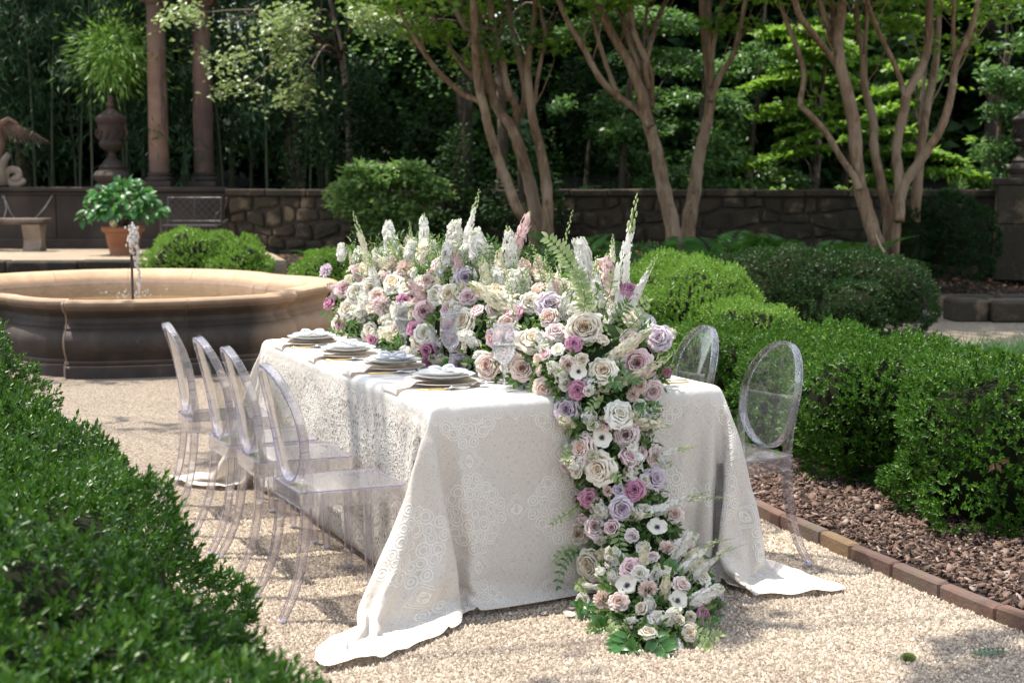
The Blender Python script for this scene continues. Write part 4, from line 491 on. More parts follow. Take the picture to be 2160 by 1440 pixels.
(0,-19,-4,36,9,-19,4,-11,-9,15,24,-4,-4,8,-2,1,1,-1,0,1,1,0,1,1,0,1,-1,0,0,0,0,0,0,0,0,0,-2,-1,2,1,0,0,0,-1,0,1,0,-2,1,-1,-2,0,-1,-4,5,0,0,-3,0,1,-5,10,-6,-24,27,-10,-8,-22,15),
(0,0,-12,-6,29,-4,-1,-1,2,-8,15,6,1,-3,8,1,0,0,-2,2,-1,1,1,1,0,0,0,-1,1,0,0,0,0,0,0,0,-3,2,-1,2,0,0,0,0,0,0,-1,-2,2,-2,-2,0,1,-1,1,0,-2,-1,-2,-4,11,2,-23,15,-4,-31,-2,5,12),
(0,0,0,-9,-7,26,-7,10,0,1,2,5,3,-1,-2,6,0,0,-1,-1,1,0,1,1,1,0,0,0,0,0,0,0,0,0,0,0,0,0,0,0,0,0,-1,1,0,-1,0,1,-1,-4,1,0,-1,1,0,-1,-3,-2,-2,-2,13,-30,12,13,-38,1,-5,19,-2),
(0,0,-1,-8,4,22,2,0,1,-3,-3,2,6,3,-1,0,3,1,-1,-1,0,0,1,2,0,0,0,0,0,0,0,0,0,0,0,0,0,0,0,0,0,0,0,-1,0,1,-1,0,-2,-1,-1,0,1,0,-1,-3,-1,-3,0,3,-21,6,17,-36,-4,8,10,0,0),
(4,-3,0,-1,11,-15,3,7,7,6,0,-6,3,5,3,0,2,1,0,-1,0,1,0,1,1,0,0,0,-1,1,-1,1,0,0,0,0,0,0,0,0,0,0,0,0,0,0,-2,0,-2,-1,1,0,0,0,-3,-2,-4,1,2,2,-1,1,-26,6,2,-9,6,0,0),
(1,16,0,-6,-9,11,-8,-2,-1,3,5,7,-4,3,5,2,1,2,1,0,-1,0,1,1,1,0,0,0,0,0,0,0,0,0,0,0,0,0,0,0,0,0,-1,0,1,0,0,-2,-2,0,0,0,0,-3,-2,-3,1,2,1,-1,0,-8,-7,-4,-3,4,0,-2,0),
(-5,11,-7,18,-7,4,1,-4,-1,-1,0,1,5,-1,2,5,3,1,2,0,0,-1,0,2,1,0,0,0,0,0,0,0,0,0,0,0,1,-1,0,0,-1,1,0,0,0,-1,0,-2,-1,0,0,0,-3,-2,-4,1,3,1,-2,-4,-8,0,0,-6,2,-1,4,-6,3),
(0,-13,34,6,-1,-18,9,-1,-4,-1,0,-1,-1,2,2,3,4,4,2,1,0,-1,1,0,2,0,0,0,0,0,0,0,0,1,-1,-1,0,1,0,0,0,0,0,0,-1,-1,0,-1,-1,-1,1,-3,-2,-4,2,3,-1,-4,-6,-3,1,-1,5,-2,1,8,-17,19,-24),
(-1,-10,0,9,15,10,-13,4,2,-4,-1,0,1,0,-1,1,3,5,4,3,-1,1,-1,1,2,0,-1,1,0,1,-2,1,0,0,0,0,0,0,0,0,0,-1,0,0,1,0,-2,-2,-1,1,-3,-1,-5,3,1,-3,-5,-4,0,0,2,2,-1,2,9,-4,0,-39,20),
(16,-16,-6,-1,3,8,10,-3,-1,5,-2,-1,-1,0,1,0,1,2,5,5,3,-2,0,1,1,1,0,0,0,0,-1,1,0,0,0,0,0,0,0,0,0,0,0,0,-1,0,-2,-2,1,-2,-2,-6,4,-1,-5,-5,-1,1,2,3,2,0,4,0,-8,-7,-7,3,0),
(-16,17,-3,-3,-1,2,4,6,6,0,2,-2,1,-1,-1,0,0,1,2,6,6,1,-1,1,1,1,1,-1,0,0,0,0,0,0,0,0,0,1,-1,0,0,0,-1,1,0,-2,-2,-1,-1,-2,-6,4,-4,-5,-1,1,2,2,1,0,-1,1,-3,-2,-6,-3,1,1,-2),
(2,19,0,-10,-3,-2,0,-1,0,1,3,4,-1,0,1,-1,-1,0,1,2,6,7,0,-1,1,1,1,0,0,0,0,0,0,0,0,0,0,0,0,0,0,0,0,-1,-1,-1,-2,-1,-2,-6,2,-5,-2,1,1,3,-1,1,1,-1,0,-1,-4,-4,-1,1,-1,-1,-4),
(-1,0,7,5,-1,0,-1,-1,-2,0,-1,1,2,2,1,1,0,0,-1,0,2,8,6,-1,1,2,0,-1,1,0,0,0,0,0,0,0,0,0,0,0,-1,1,-1,1,-1,-3,-2,-1,-7,1,-4,0,1,1,1,-1,1,0,-1,-1,-3,-3,0,-1,0,0,2,6,-14),
(11,3,-1,0,-7,1,2,0,1,-1,-2,-1,0,1,0,2,2,0,1,0,-1,1,10,5,0,1,1,0,-1,1,0,0,0,0,1,-1,0,0,0,0,0,0,0,-1,-1,-3,-2,-7,0,-3,1,1,1,0,0,0,0,-3,-3,-2,0,-1,0,1,0,0,-2,-9,11),
(4,0,4,5,-8,0,-2,2,1,1,2,0,-1,-2,1,-1,0,2,1,1,1,0,0,12,4,-3,4,-2,3,0,0,0,0,0,0,0,0,0,1,-1,-1,0,0,0,-3,-3,-8,-1,-1,1,2,-1,0,0,-1,-2,-3,-2,0,1,-1,1,0,-1,0,-1,1,-1,-12),
(15,-24,0,6,7,-2,2,0,-1,0,1,1,2,1,-1,0,0,-1,0,1,1,1,1,-1,13,7,-5,4,0,1,0,0,0,0,0,0,-1,1,-1,0,1,0,-1,-1,-5,-9,-1,0,2,1,-2,0,-2,-3,-1,0,-1,1,-1,-1,0,0,-1,0,-1,0,-2,0,-2),
(-19,22,1,-6,5,1,-1,0,1,0,0,0,-1,1,1,1,0,1,0,-1,0,0,1,1,0,18,6,-4,2,-1,1,-1,0,1,-1,0,1,-1,1,2,-1,-4,1,-4,-13,-1,4,1,-3,-3,-3,2,-1,0,-2,-2,0,-1,-1,-1,0,-1,0,0,1,1,1,3,-4),
(-11,4,0,5,7,2,-1,-4,-1,1,0,0,1,0,0,0,1,0,0,1,1,0,0,1,0,3,22,3,-6,-4,0,-1,0,-1,1,1,0,0,1,0,3,4,0,-22,-1,4,-4,-3,-1,0,0,-5,-1,-1,0,0,1,0,1,0,-1,0,0,0,-1,-1,6,-3,-1),
(0,-1,0,1,1,0,0,4,1,-2,0,0,0,-1,-1,0,0,0,1,0,0,1,0,0,-1,-5,5,4,-1,-1,-1,-1,0,0,0,0,1,0,0,0,0,2,2,2,-1,-5,-2,0,-1,-1,0,0,0,1,0,0,-1,0,0,0,1,0,0,0,-1,0,-2,1,1),
(0,0,1,0,-2,0,2,0,0,2,0,0,0,1,1,0,-2,0,0,0,0,0,-1,0,2,4,-8,0,-3,1,1,1,0,0,0,0,-1,0,0,0,0,0,2,2,-1,-1,0,2,0,0,0,0,-1,-1,0,0,-1,0,0,0,0,0,0,0,0,0,-4,5,-1),
(0,3,-1,-2,1,0,0,0,0,0,0,0,0,0,0,1,2,0,0,0,0,0,1,-1,-1,0,-3,-1,1,1,-1,0,0,0,0,0,0,0,0,0,0,0,0,2,0,2,0,-3,0,-1,0,0,1,0,0,-1,1,0,0,0,-1,0,0,0,1,-1,2,-2,0),
(8,0,-1,-7,1,0,-1,0,0,0,0,0,0,0,1,-1,0,0,0,0,0,1,0,1,0,-1,-1,0,0,-1,1,0,0,0,0,0,0,0,0,0,0,0,-1,2,1,-3,0,0,0,1,0,0,-1,0,0,1,0,0,-1,0,1,0,0,0,-1,1,-1,-3,4),
(-8,-4,2,9,0,0,1,1,0,0,0,0,0,0,0,0,0,0,0,0,1,-1,0,0,1,0,-1,-3,2,0,0,0,0,0,0,0,0,0,0,0,0,-1,1,0,0,1,0,0,0,0,-1,0,1,0,0,-1,0,0,1,0,-1,0,0,0,1,0,-2,3,-2),
(0,0,0,0,0,0,1,-1,0,0,0,0,1,0,-1,0,0,1,0,0,-1,0,0,1,0,0,0,-1,0,0,0,0,0,0,0,0,0,0,0,0,0,0,0,1,0,0,0,-1,0,0,1,0,-1,0,0,1,0,-1,0,0,1,0,0,-1,0,0,1,-1,0),
(0,0,1,-1,1,0,-1,0,0,0,1,0,-1,0,0,1,0,-1,0,0,1,0,0,-1,0,0,0,0,0,0,0,0,0,0,0,0,0,0,0,0,0,0,1,-1,0,0,0,1,-1,0,0,0,1,0,-1,0,0,1,0,-1,0,0,0,1,0,-1,0,-3,3),
(0,1,-2,2,-1,0,0,0,0,1,-1,0,0,0,1,-1,0,0,0,1,-1,0,0,0,0,0,0,0,0,0,0,0,0,0,0,0,0,0,0,0,0,0,0,0,0,0,0,0,1,-1,0,0,0,0,1,-1,0,0,0,1,-1,0,0,0,0,1,-1,1,-1),
(2,-2,1,-1,0,0,0,0,1,-1,0,0,0,1,-1,0,0,0,0,0,0,0,0,0,1,-1,0,0,0,0,0,0,0,0,0,0,0,0,0,0,0,0,0,0,1,-1,0,0,0,1,-1,0,0,0,0,0,0,0,0,0,1,-1,0,0,0,0,1,-1,0),
(-2,2,0,0,0,0,0,1,-1,0,0,0,1,-1,0,0,0,0,1,-1,0,0,0,0,0,1,-1,0,0,0,0,0,0,0,0,0,0,0,0,0,0,0,0,0,0,0,0,0,0,0,0,0,0,0,0,0,0,0,0,0,0,0,0,0,0,0,0,0,0),
(0,0,0,0,0,0,1,-1,0,0,0,0,0,0,0,0,0,0,0,0,0,0,0,1,-1,0,0,0,0,0,0,0,0,0,0,0,0,0,0,0,0,0,0,0,0,0,0,0,0,0,0,0,0,0,0,1,-1,0,0,0,0,0,0,0,0,0,0,0,0),
(0,0,0,0,0,0,0,0,0,0,0,0,0,0,0,0,0,1,-1,0,0,0,0,0,0,0,0,0,0,0,0,0,0,0,0,0,0,0,0,0,0,1,-1,0,0,0,0,0,0,0,0,0,0,0,0,0,0,0,0,0,0,0,0,0,0,0,0,0,0),
(0,0,0,0,0,0,0,0,0,0,0,0,0,0,0,0,0,0,0,0,0,0,0,0,0,0,0,0,0,0,0,0,0,0,0,0,0,0,0,0,0,-1,1,0,0,0,0,0,0,0,0,0,0,0,0,-1,1,0,0,0,0,0,0,0,0,0,-1,1,0),
(0,0,0,0,0,0,0,0,0,0,0,0,0,0,0,0,0,0,0,0,0,0,0,0,0,0,0,0,0,0,0,0,0,0,0,0,0,0,0,0,0,0,0,0,-1,1,0,0,0,-1,1,0,0,0,0,0,0,0,0,0,-1,1,0,0,0,0,0,0,0),
(0,0,0,0,0,0,-1,1,0,0,0,0,0,0,0,0,0,-1,1,0,0,0,0,0,0,0,0,0,0,0,0,0,0,0,0,0,0,0,0,0,0,0,0,0,0,0,0,0,0,0,0,0,0,0,-1,1,0,0,0,0,0,0,0,0,0,-1,1,-1,1),
(0,0,0,0,0,0,0,0,0,0,0,0,-1,1,0,0,0,0,0,0,0,0,0,-1,1,0,0,0,0,0,0,0,0,0,0,0,0,0,0,0,0,0,0,0,0,0,0,0,-1,1,0,0,0,-1,1,0,0,0,0,-1,1,0,0,0,0,0,0,0,0),
(0,2,-2,0,0,0,0,-1,1,0,0,0,0,-1,1,0,0,0,-1,1,0,0,0,0,-1,0,1,0,0,0,0,0,0,0,0,0,0,0,0,0,0,0,-1,0,1,0,-1,0,1,0,0,-1,0,1,0,0,0,0,-1,1,0,0,0,0,0,1,0,3,-4),
(0,-2,2,-1,1,0,0,0,-1,0,1,0,0,0,-1,0,1,0,0,-1,0,0,1,0,0,0,-1,1,0,0,0,0,0,0,0,0,0,0,0,0,0,0,0,0,-1,0,1,0,-1,0,0,1,0,0,-1,0,1,0,1,-1,0,0,0,0,0,0,0,-1,10),
(1,4,-5,1,0,0,0,0,0,1,-1,0,0,0,0,0,-1,0,0,0,0,0,-1,0,0,0,1,0,0,0,0,0,0,0,0,0,0,0,0,0,0,1,-2,-2,0,0,0,0,1,0,0,1,0,0,1,1,-1,0,0,1,0,0,0,3,0,-1,0,-1,-11),
(-1,-3,5,0,-1,0,0,0,1,-1,0,0,0,1,0,0,0,0,0,1,0,0,0,0,-1,-1,1,-1,1,-1,0,0,0,0,0,0,0,0,0,1,0,0,-1,-1,-1,2,0,0,0,0,0,-1,0,0,0,-1,0,-1,0,0,0,0,0,1,1,1,0,0,0),
(0,2,0,-1,-2,1,0,0,-1,0,0,0,1,-1,0,-1,0,-1,0,-1,0,0,0,0,1,1,2,1,-2,2,-1,0,0,0,0,0,0,0,0,0,0,1,-1,-2,0,-2,0,1,0,0,0,0,0,0,0,0,0,1,0,0,0,0,3,-3,-1,1,0,1,1),
(0,0,-1,-1,2,-1,0,0,0,0,0,1,-1,0,0,-1,-1,1,0,0,0,0,0,-1,-4,3,3,3,-1,-2,1,0,0,0,0,0,0,0,0,0,0,1,-1,-14,8,3,0,0,0,0,0,0,0,0,0,0,0,0,0,0,0,0,-3,0,7,-1,1,-2,0),
(0,-3,1,2,0,-1,0,0,0,1,0,-1,0,0,0,-1,1,0,0,0,-1,-2,-1,-2,0,-5,9,1,2,0,0,1,0,0,0,0,0,0,-1,-1,0,-2,2,1,-1,-3,0,0,0,1,0,0,0,0,0,0,0,0,0,0,0,1,0,-1,5,3,-1,1,0),
(0,-1,0,0,0,1,-1,0,0,-1,0,0,1,0,0,2,-1,-2,-4,-1,0,-2,-4,0,3,0,-27,12,3,4,0,0,0,0,0,-1,0,0,0,-1,-2,-3,0,22,-4,1,0,0,0,0,1,0,1,0,1,0,0,0,0,0,0,-1,1,0,-9,0,14,3,0),
(0,1,0,-3,0,1,1,0,0,0,0,-1,-1,-2,-1,-1,-3,0,2,-3,-4,0,4,1,0,-15,-2,-8,2,2,0,0,0,1,0,0,0,0,0,-1,-1,-2,0,11,13,1,2,0,0,0,-1,1,-1,1,0,1,0,1,0,0,1,0,-1,0,-1,2,-11,2,9),
(0,2,-1,0,0,-2,-1,0,-1,-2,-2,0,-3,1,-1,0,1,-2,-4,0,3,3,-1,0,-14,-3,6,-7,0,-1,-1,1,0,0,-1,1,0,0,-1,1,3,-2,-1,3,4,10,2,2,1,0,1,0,0,-1,0,0,0,1,0,1,0,0,1,0,-2,-4,-1,21,-8),
(6,1,-5,-1,-1,-1,0,-1,-8,0,1,-1,1,0,-1,-3,-2,-1,4,3,0,-1,-2,-10,-4,4,-4,-2,-1,0,0,0,0,-1,1,0,0,0,0,0,0,1,0,0,4,1,9,3,1,1,1,1,1,1,-1,0,0,-1,0,0,0,2,2,2,1,-1,-1,-26,32),
(2,-1,1,-10,-1,1,0,-3,2,0,-1,1,-1,-4,-2,1,2,3,1,-2,1,-5,-9,0,1,-1,-4,0,-1,0,0,0,0,0,0,0,0,0,1,-1,1,0,0,0,1,5,-2,7,6,1,-1,1,1,1,1,0,1,-1,1,0,0,-1,-1,0,0,1,0,5,-10),
(-8,0,-9,8,1,0,-1,-1,1,0,0,-4,-3,1,2,2,1,1,-2,1,-8,-6,2,-2,1,-3,-2,-1,0,0,0,0,0,0,0,0,0,0,0,0,0,0,0,0,1,3,3,-2,4,7,3,-1,0,0,2,1,1,1,0,0,0,-1,0,-1,0,1,4,5,-2),
(0,-15,5,2,0,0,-3,-1,2,-2,-4,0,3,2,1,0,0,-1,-1,-9,-4,2,-1,-1,-1,-2,0,0,0,-1,0,0,0,0,0,0,0,0,0,0,1,0,0,0,0,1,4,1,-2,3,6,4,0,0,-1,1,0,2,1,1,0,1,-1,-1,14,6,-2,-9,-1),
(0,-6,-2,0,0,-8,0,2,-1,-1,2,2,2,0,-1,1,0,-5,-7,-2,1,0,-1,-2,0,-2,-1,0,0,0,0,0,0,0,0,0,0,0,0,0,0,0,1,-1,0,1,3,2,1,-2,2,5,5,1,0,-1,0,0,0,1,2,2,-1,1,-9,12,12,2,-8),
(0,-3,-5,0,-9,1,1,-1,1,3,2,0,-1,0,1,-1,-7,-5,-2,1,1,0,-2,-1,-2,-1,0,0,0,0,0,0,0,0,0,0,1,-1,0,1,-1,0,0,1,0,0,1,3,2,-1,-1,2,5,4,2,0,0,-1,0,0,-1,0,6,0,-2,-10,3,26,-12),
(0,-1,7,-26,2,4,0,2,3,-3,0,1,1,0,-2,-8,-3,-1,1,0,1,-2,-2,-1,-1,1,-1,0,-1,0,0,0,0,0,0,0,0,0,1,-1,1,0,0,-1,0,1,1,2,2,1,-1,-1,0,5,6,1,1,0,0,-1,0,0,-2,6,-1,-3,-2,-8,22),
(0,16,-18,-6,-1,-1,0,0,-3,3,0,0,-2,-1,-8,-2,-1,0,0,2,0,-3,-2,0,0,-1,-1,1,-1,-1,1,0,0,0,0,0,0,0,0,0,0,0,0,1,0,-1,0,3,2,2,0,-1,0,0,2,8,1,1,0,0,0,2,1,-6,2,1,3,4,4),
(17,-31,-3,11,-3,-1,-1,-1,1,0,0,-1,-1,-11,0,-1,1,1,2,0,-5,-1,0,-1,-1,0,0,0,1,-1,0,-1,1,0,0,0,0,0,0,0,0,0,1,-1,0,1,0,1,2,2,1,-1,-1,1,0,1,8,2,1,0,0,-3,6,7,-2,13,-15,7,1),
(-17,13,2,-2,-4,6,-10,1,1,0,-3,-2,-9,1,-1,0,0,2,1,-3,-2,-1,0,-1,0,0,-1,0,0,0,0,0,0,0,0,0,0,0,0,1,0,0,-1,1,0,-1,1,0,2,2,1,1,-1,-1,0,0,0,8,3,2,0,0,-9,12,15,-3,0,-8,-1),
(0,6,-3,-6,9,-14,-2,1,2,-2,-7,-8,0,0,0,0,2,1,-2,-3,0,-1,-1,1,-1,-1,0,0,0,0,0,0,0,0,0,1,-1,0,0,0,0,0,1,-1,0,1,0,-1,2,0,5,-1,1,-2,0,1,0,3,2,5,1,1,0,-14,0,22,20,-17,1),
(0,1,-6,6,3,-23,14,1,-3,-6,-8,-4,1,0,0,2,1,1,-5,-1,-1,0,-1,0,-1,1,-1,0,0,0,0,0,0,0,0,0,-1,1,0,1,-1,1,-1,1,0,-1,1,0,0,5,-1,2,0,0,-1,2,3,-3,1,8,1,0,1,-3,14,-18,17,14,-13),
(6,-12,7,9,-22,12,1,-10,-4,-8,-5,3,-1,1,0,3,0,-5,-1,-1,0,-1,1,-1,-1,1,-1,0,0,-1,1,0,0,0,0,0,0,1,-1,1,0,-1,1,-1,0,1,-1,1,-1,1,4,2,0,0,0,-4,2,3,8,-4,4,1,4,26,-17,0,-12,16,-5),
(0,-1,1,13,-8,16,-34,-4,-6,-4,2,1,1,-1,6,-2,-2,-3,-2,1,-1,0,1,-2,0,-1,1,-1,0,0,0,0,0,0,0,1,-1,0,0,0,0,1,-1,1,-1,0,1,1,-1,0,3,1,1,1,0,-1,-3,1,1,5,2,15,14,-16,22,-9,-12,-15,22),
(2,-2,10,-19,31,-31,27,-18,-21,-7,6,0,0,9,-5,7,-15,0,0,-1,0,0,0,-1,6,-7,0,1,-1,0,0,0,0,0,0,0,1,-1,0,0,0,0,0,0,1,0,0,0,0,12,-7,0,0,0,1,3,-4,-4,1,5,15,-12,8,31,-19,6,5,-14,-3),
(8,-8,13,-5,-18,27,-45,0,2,3,4,2,11,-6,2,-16,0,0,-1,0,1,3,-6,2,-1,-1,0,0,0,0,0,0,0,0,0,0,0,0,0,0,0,1,0,0,-1,0,0,1,7,-7,5,6,-2,0,-4,2,3,-1,-7,-3,17,24,6,-31,24,6,2,-2,-17),
(10,5,-14,19,-13,-30,20,-15,5,1,4,6,1,-20,-1,-5,1,0,1,1,3,-7,1,0,0,-1,-1,0,0,0,0,0,0,0,0,0,1,-1,0,0,1,-1,0,1,0,-1,0,2,-1,0,0,1,9,0,1,-6,-1,0,22,11,-37,1,-2,35,-13,1,-7,33,0),
(-7,28,-13,-33,-2,20,-12,19,-2,-4,8,2,-5,0,-18,-10,5,-2,7,3,-12,-1,3,6,-7,-2,0,0,0,0,0,0,0,0,0,0,0,0,0,1,-1,1,-1,0,0,1,-1,0,1,1,0,-1,2,6,-1,7,-2,4,-13,12,30,-10,-19,-7,-6,3,17,-15,28),
(-4,-11,-11,8,20,-19,17,0,0,0,-7,2,-11,-13,0,12,-7,2,-2,0,-4,11,7,-12,-7,1,-1,0,-1,1,0,0,0,0,0,1,-1,0,0,1,-1,0,1,-1,1,1,-1,0,0,0,0,0,1,16,12,-14,17,-8,-6,-16,14,-5,7,-12,6,0,-3,7,-3),
(-6,-15,15,6,-13,25,-12,0,0,0,7,-14,-12,3,-11,0,15,5,5,-25,10,-8,4,-7,0,-1,0,0,0,0,0,0,0,0,0,0,5,-4,-1,0,0,8,-7,0,4,-2,-2,0,1,-1,0,1,1,-2,23,21,-14,-4,0,2,-20,31,-4,2,-3,-6,-2,-3,-4),
(-7,7,0,0,0,-12,23,-11,0,4,-1,-30,2,-2,16,8,2,3,-30,18,-18,10,-4,-6,-1,1,0,-1,2,-1,-1,1,-1,0,0,1,2,-2,7,-7,7,1,-2,-5,2,-3,1,-2,0,1,5,-2,3,-4,2,21,-2,12,-7,0,0,-15,28,-16,-3,6,0,0,-4),
(-2,2,0,0,0,0,-11,21,-9,4,-7,-1,-12,10,0,10,-2,-30,12,-14,7,2,-4,3,-7,1,-2,2,-1,-1,1,0,-1,0,1,12,-10,15,-16,-2,3,-2,17,-8,-6,-1,0,8,15,-11,-9,22,4,-8,-19,5,27,-5,-2,-1,0,-4,-5,18,-8,-1,0,0,0),
(0,0,0,0,0,0,0,-10,25,0,-33,6,8,19,-19,2,-23,4,-6,-1,9,-1,-4,-3,2,0,0,-3,0,2,-3,10,-10,0,0,3,15,-13,14,-17,-1,0,13,-4,-7,3,7,20,-31,3,12,-13,12,21,3,-32,12,12,-2,-1,0,0,-10,8,7,-5,0,0,0),
(0,0,0,0,0,0,0,10,-11,-12,9,3,3,6,-9,-27,6,15,12,-12,5,-18,2,-7,11,4,4,1,-1,20,-15,-13,8,0,-1,-11,-1,-9,11,5,-7,22,-19,-1,10,7,19,-44,44,0,-19,10,-23,-11,9,25,-36,21,6,-1,0,0,-1,-4,1,4,0,0,0),
(0,0,0,0,0,1,3,-11,-8,4,3,19,-9,-22,38,-16,6,3,-30,20,-4,-8,-9,39,-20,3,-2,0,6,-28,34,-15,3,0,0,-8,-11,15,-14,22,-7,-6,-8,15,2,20,-39,19,-27,19,18,-20,9,1,-8,-15,18,-17,27,-5,0,0,0,-8,6,2,0,0,0),)
# ================================================================== MATERIAL LIST
M = {}
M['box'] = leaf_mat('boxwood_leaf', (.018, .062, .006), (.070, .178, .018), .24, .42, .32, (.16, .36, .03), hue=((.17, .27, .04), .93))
M['box2'] = leaf_mat('boxwood_leaf_sunlit', (.08, .19, .015), (.22, .38, .05), .3, .36, .45, (.22, .4, .05))  # paler copy of the boxwood leaf, sunlight painted into its colour
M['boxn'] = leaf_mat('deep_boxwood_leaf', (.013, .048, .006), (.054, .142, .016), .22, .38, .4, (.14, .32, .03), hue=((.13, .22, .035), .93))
M['boxd'] = leaf_mat('shaded_boxwood_leaf', (.010, .034, .008), (.034, .085, .018), .15, .42, .3, (.08, .2, .02))  # darker copy of the boxwood leaf, shade painted into its colour
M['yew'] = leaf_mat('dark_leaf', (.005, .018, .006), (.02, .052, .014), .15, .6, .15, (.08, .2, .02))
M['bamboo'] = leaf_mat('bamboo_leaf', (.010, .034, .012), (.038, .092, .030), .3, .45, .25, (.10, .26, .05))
M['bamboo_l'] = leaf_mat('bamboo_leaf_sunlit', (.12, .26, .04), (.3, .48, .1), .4, .4, .4, (.25, .5, .06))  # brightened bamboo leaf: sunlight on the tuft put into its colour
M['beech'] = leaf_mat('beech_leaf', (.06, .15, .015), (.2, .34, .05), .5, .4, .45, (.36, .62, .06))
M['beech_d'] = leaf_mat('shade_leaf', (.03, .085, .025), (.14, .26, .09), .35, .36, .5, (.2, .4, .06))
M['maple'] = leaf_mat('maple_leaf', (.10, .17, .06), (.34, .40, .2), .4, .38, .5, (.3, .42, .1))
M['pale_leaf'] = leaf_mat('pale_bush_leaf', (.06, .14, .03), (.24, .37, .13), .45, .4, .45, (.28, .48, .1))
M['fern'] = leaf_mat('fern_leaf', (.02, .08, .012), (.07, .2, .03), .35, .45, .3, (.2, .4, .05))
M['grass'] = leaf_mat('grass_blade', (.03, .08, .03), (.1, .2, .07), .3, .5, .3, (.2, .35, .08))
M['pale_grass'] = leaf_mat('pale_grass_blade', (.16, .25, .06), (.4, .5, .2), .4, .5, .3, (.4, .5, .15))
M['hyd'] = leaf_mat('hydrangea_leaf', (.025, .11, .03), (.06, .2, .05), .3, .4, .45, (.14, .36, .05))
M['wood'] = plain('twig_bark', (.05, .035, .025), .9)
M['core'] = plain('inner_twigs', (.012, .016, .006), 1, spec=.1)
def bark_mat(name, a, b, c):
    m, n, out = new_mat(name); g = NG(n); co = g.geo('Position')
    v = g.mapping(co, (9, 9, 1.3)); s_ = g.noise(2.2, 6, .65, v, .6); b_ = g.noise(1.1, 3, .6, co)
    cc = g.ramp(s_, [(.32, a), (.55, b), (.72, c)]); cc = g.mix(g.m('MULTIPLY', b_, .35), cc, C4(a)); pz = g.noise(1.0, 4, .6, g.mapping(co, (2.6, 2.6, 1.1))); cc = g.mix(g.ramp(pz, [(.5, (0, 0, 0)), (.56, (.55,) * 3)]), cc, (.29, .215, .15, 1))
    bs = g.node('ShaderNodeBsdfPrincipled', i_Roughness=.75); g.put(bs.inputs['Base Color'], cc); g.put(bs.inputs['Normal'], g.bump(s_, .7, .03)); g.put(out.inputs[0], bs.outputs[0]); return m
M['bark'] = bark_mat('crape_myrtle_bark', (.075, .043, .024), (.21, .132, .076), (.37, .265, .175))
M['bark_d'] = bark_mat('dark_bark', (.02, .015, .01), (.05, .035, .022), (.09, .07, .045))
M['culm'] = plain('bamboo_culm', (.05, .065, .028), .5)
M['wallstone'] = stone_mat('rubble_stone', (.02, .014, .009), (.062, .044, .028), (.03, .026, .015), 5, .9, .8, .02, stain=((.19, .14, .095), 2.4, .55, .8))
M['mortar'] = stone_mat('mortar', (.026, .019, .013), (.055, .042, .03), None, 9)
M['darkstone'] = stone_mat('weathered_dark_stone', (.017, .011, .009), (.040, .028, .023), (.055, .040, .032), 3, .8, .35, .01)
M['brownstone'] = stone_mat('brown_stone', (.13, .075, .055), (.24, .15, .11), (.10, .06, .05), 2.5, .8, .3, .01, stain=((.06, .035, .035), 1.6, .55, .8), vstreak=True)
M['urnstone'] = stone_mat('urn_stone', (.06, .036, .028), (.12, .075, .056), (.04, .028, .024), 4)
M['palestone'] = stone_mat('pale_stone', (.2, .155, .12), (.36, .29, .23), None, 4)
M['crack'] = plain('pale_vein', (.4, .38, .36), .8)
M['terracotta'] = stone_mat('terracotta', (.33, .12, .05), (.48, .2, .095), (.38, .2, .12), 4, .8, .2, .004)

# ---- gravel
def gravel_mat(name, a, b, c, sc_=1.0, isl=False):
    m, n, out = new_mat(name); g = NG(n); co = g.geo('Position')
    if isl:
        r = g.geo('Random Per Island')
        cc = g.ramp(r, [(0, (.12, .09, .065)), (.14, a), (.5, b), (.9, c), (1, (.62, .55, .44))])
        big = g.noise(.9, 3, .6, co); cc = g.mix(1, cc, g.ramp(big, [(.3, (.84, .8, .78)), (.7, (1.08, 1.05, 1.0))]), 'MULTIPLY')
        bs = g.node('ShaderNodeBsdfPrincipled', i_Roughness=.85); g.put(bs.inputs['Base Color'], cc)
        g.put(bs.inputs['Normal'], g.bump(g.noise(400, 2, .5, co), .3, .002))
    else:
        v = g.node('ShaderNodeTexVoronoi', i_Scale=95.0); g.put(v.inputs['Vector'], co)
        cell = v.outputs['Color']; d = v.outputs['Distance']
        sep = g.node('ShaderNodeSeparateColor'); g.put(sep.inputs[0], cell)
        cc = g.ramp(sep.outputs[0], [(0, (.2, .15, .1)), (.15, a), (.5, b), (.95, c)])
        big = g.noise(.9, 3, .6, co); cc = g.mix(1, cc, g.ramp(big, [(.3, (.84, .8, .78)), (.7, (1.08, 1.05, 1.0))]), 'MULTIPLY')
        gap = g.ramp(d, [(.45, (1, 1, 1)), (.75, (.5, .44, .38))]); cc = g.mix(1, cc, gap, 'MULTIPLY')
        bs = g.node('ShaderNodeBsdfPrincipled', i_Roughness=.9); g.put(bs.inputs['Base Color'], cc)
        g.put(bs.inputs['Normal'], g.bump(g.m('SUBTRACT', 1.0, d), .9, .012))
    g.put(out.inputs[0], bs.outputs[0]); return m
GA, GB, GC = (.225, .187, .15), (.325, .278, .226), (.43, .38, .315)
M['gravel'] = gravel_mat('gravel', GA, GB, GC)
M['pebble'] = gravel_mat('gravel_pebble', GA, GB, GC, isl=True)
M['mulch'] = stone_mat('mulch_soil', (.045, .025, .018), (.12, .065, .045), (.07, .04, .03), 28, .95, 1, .03)
m_, n_, o_ = new_mat('bark_chip'); g = NG(n_)
cc = g.ramp(g.geo('Random Per Island'), [(0, (.035, .020, .014)), (.4, (.105, .058, .040)), (.8, (.18, .115, .086)), (1, (.32, .25, .21))])
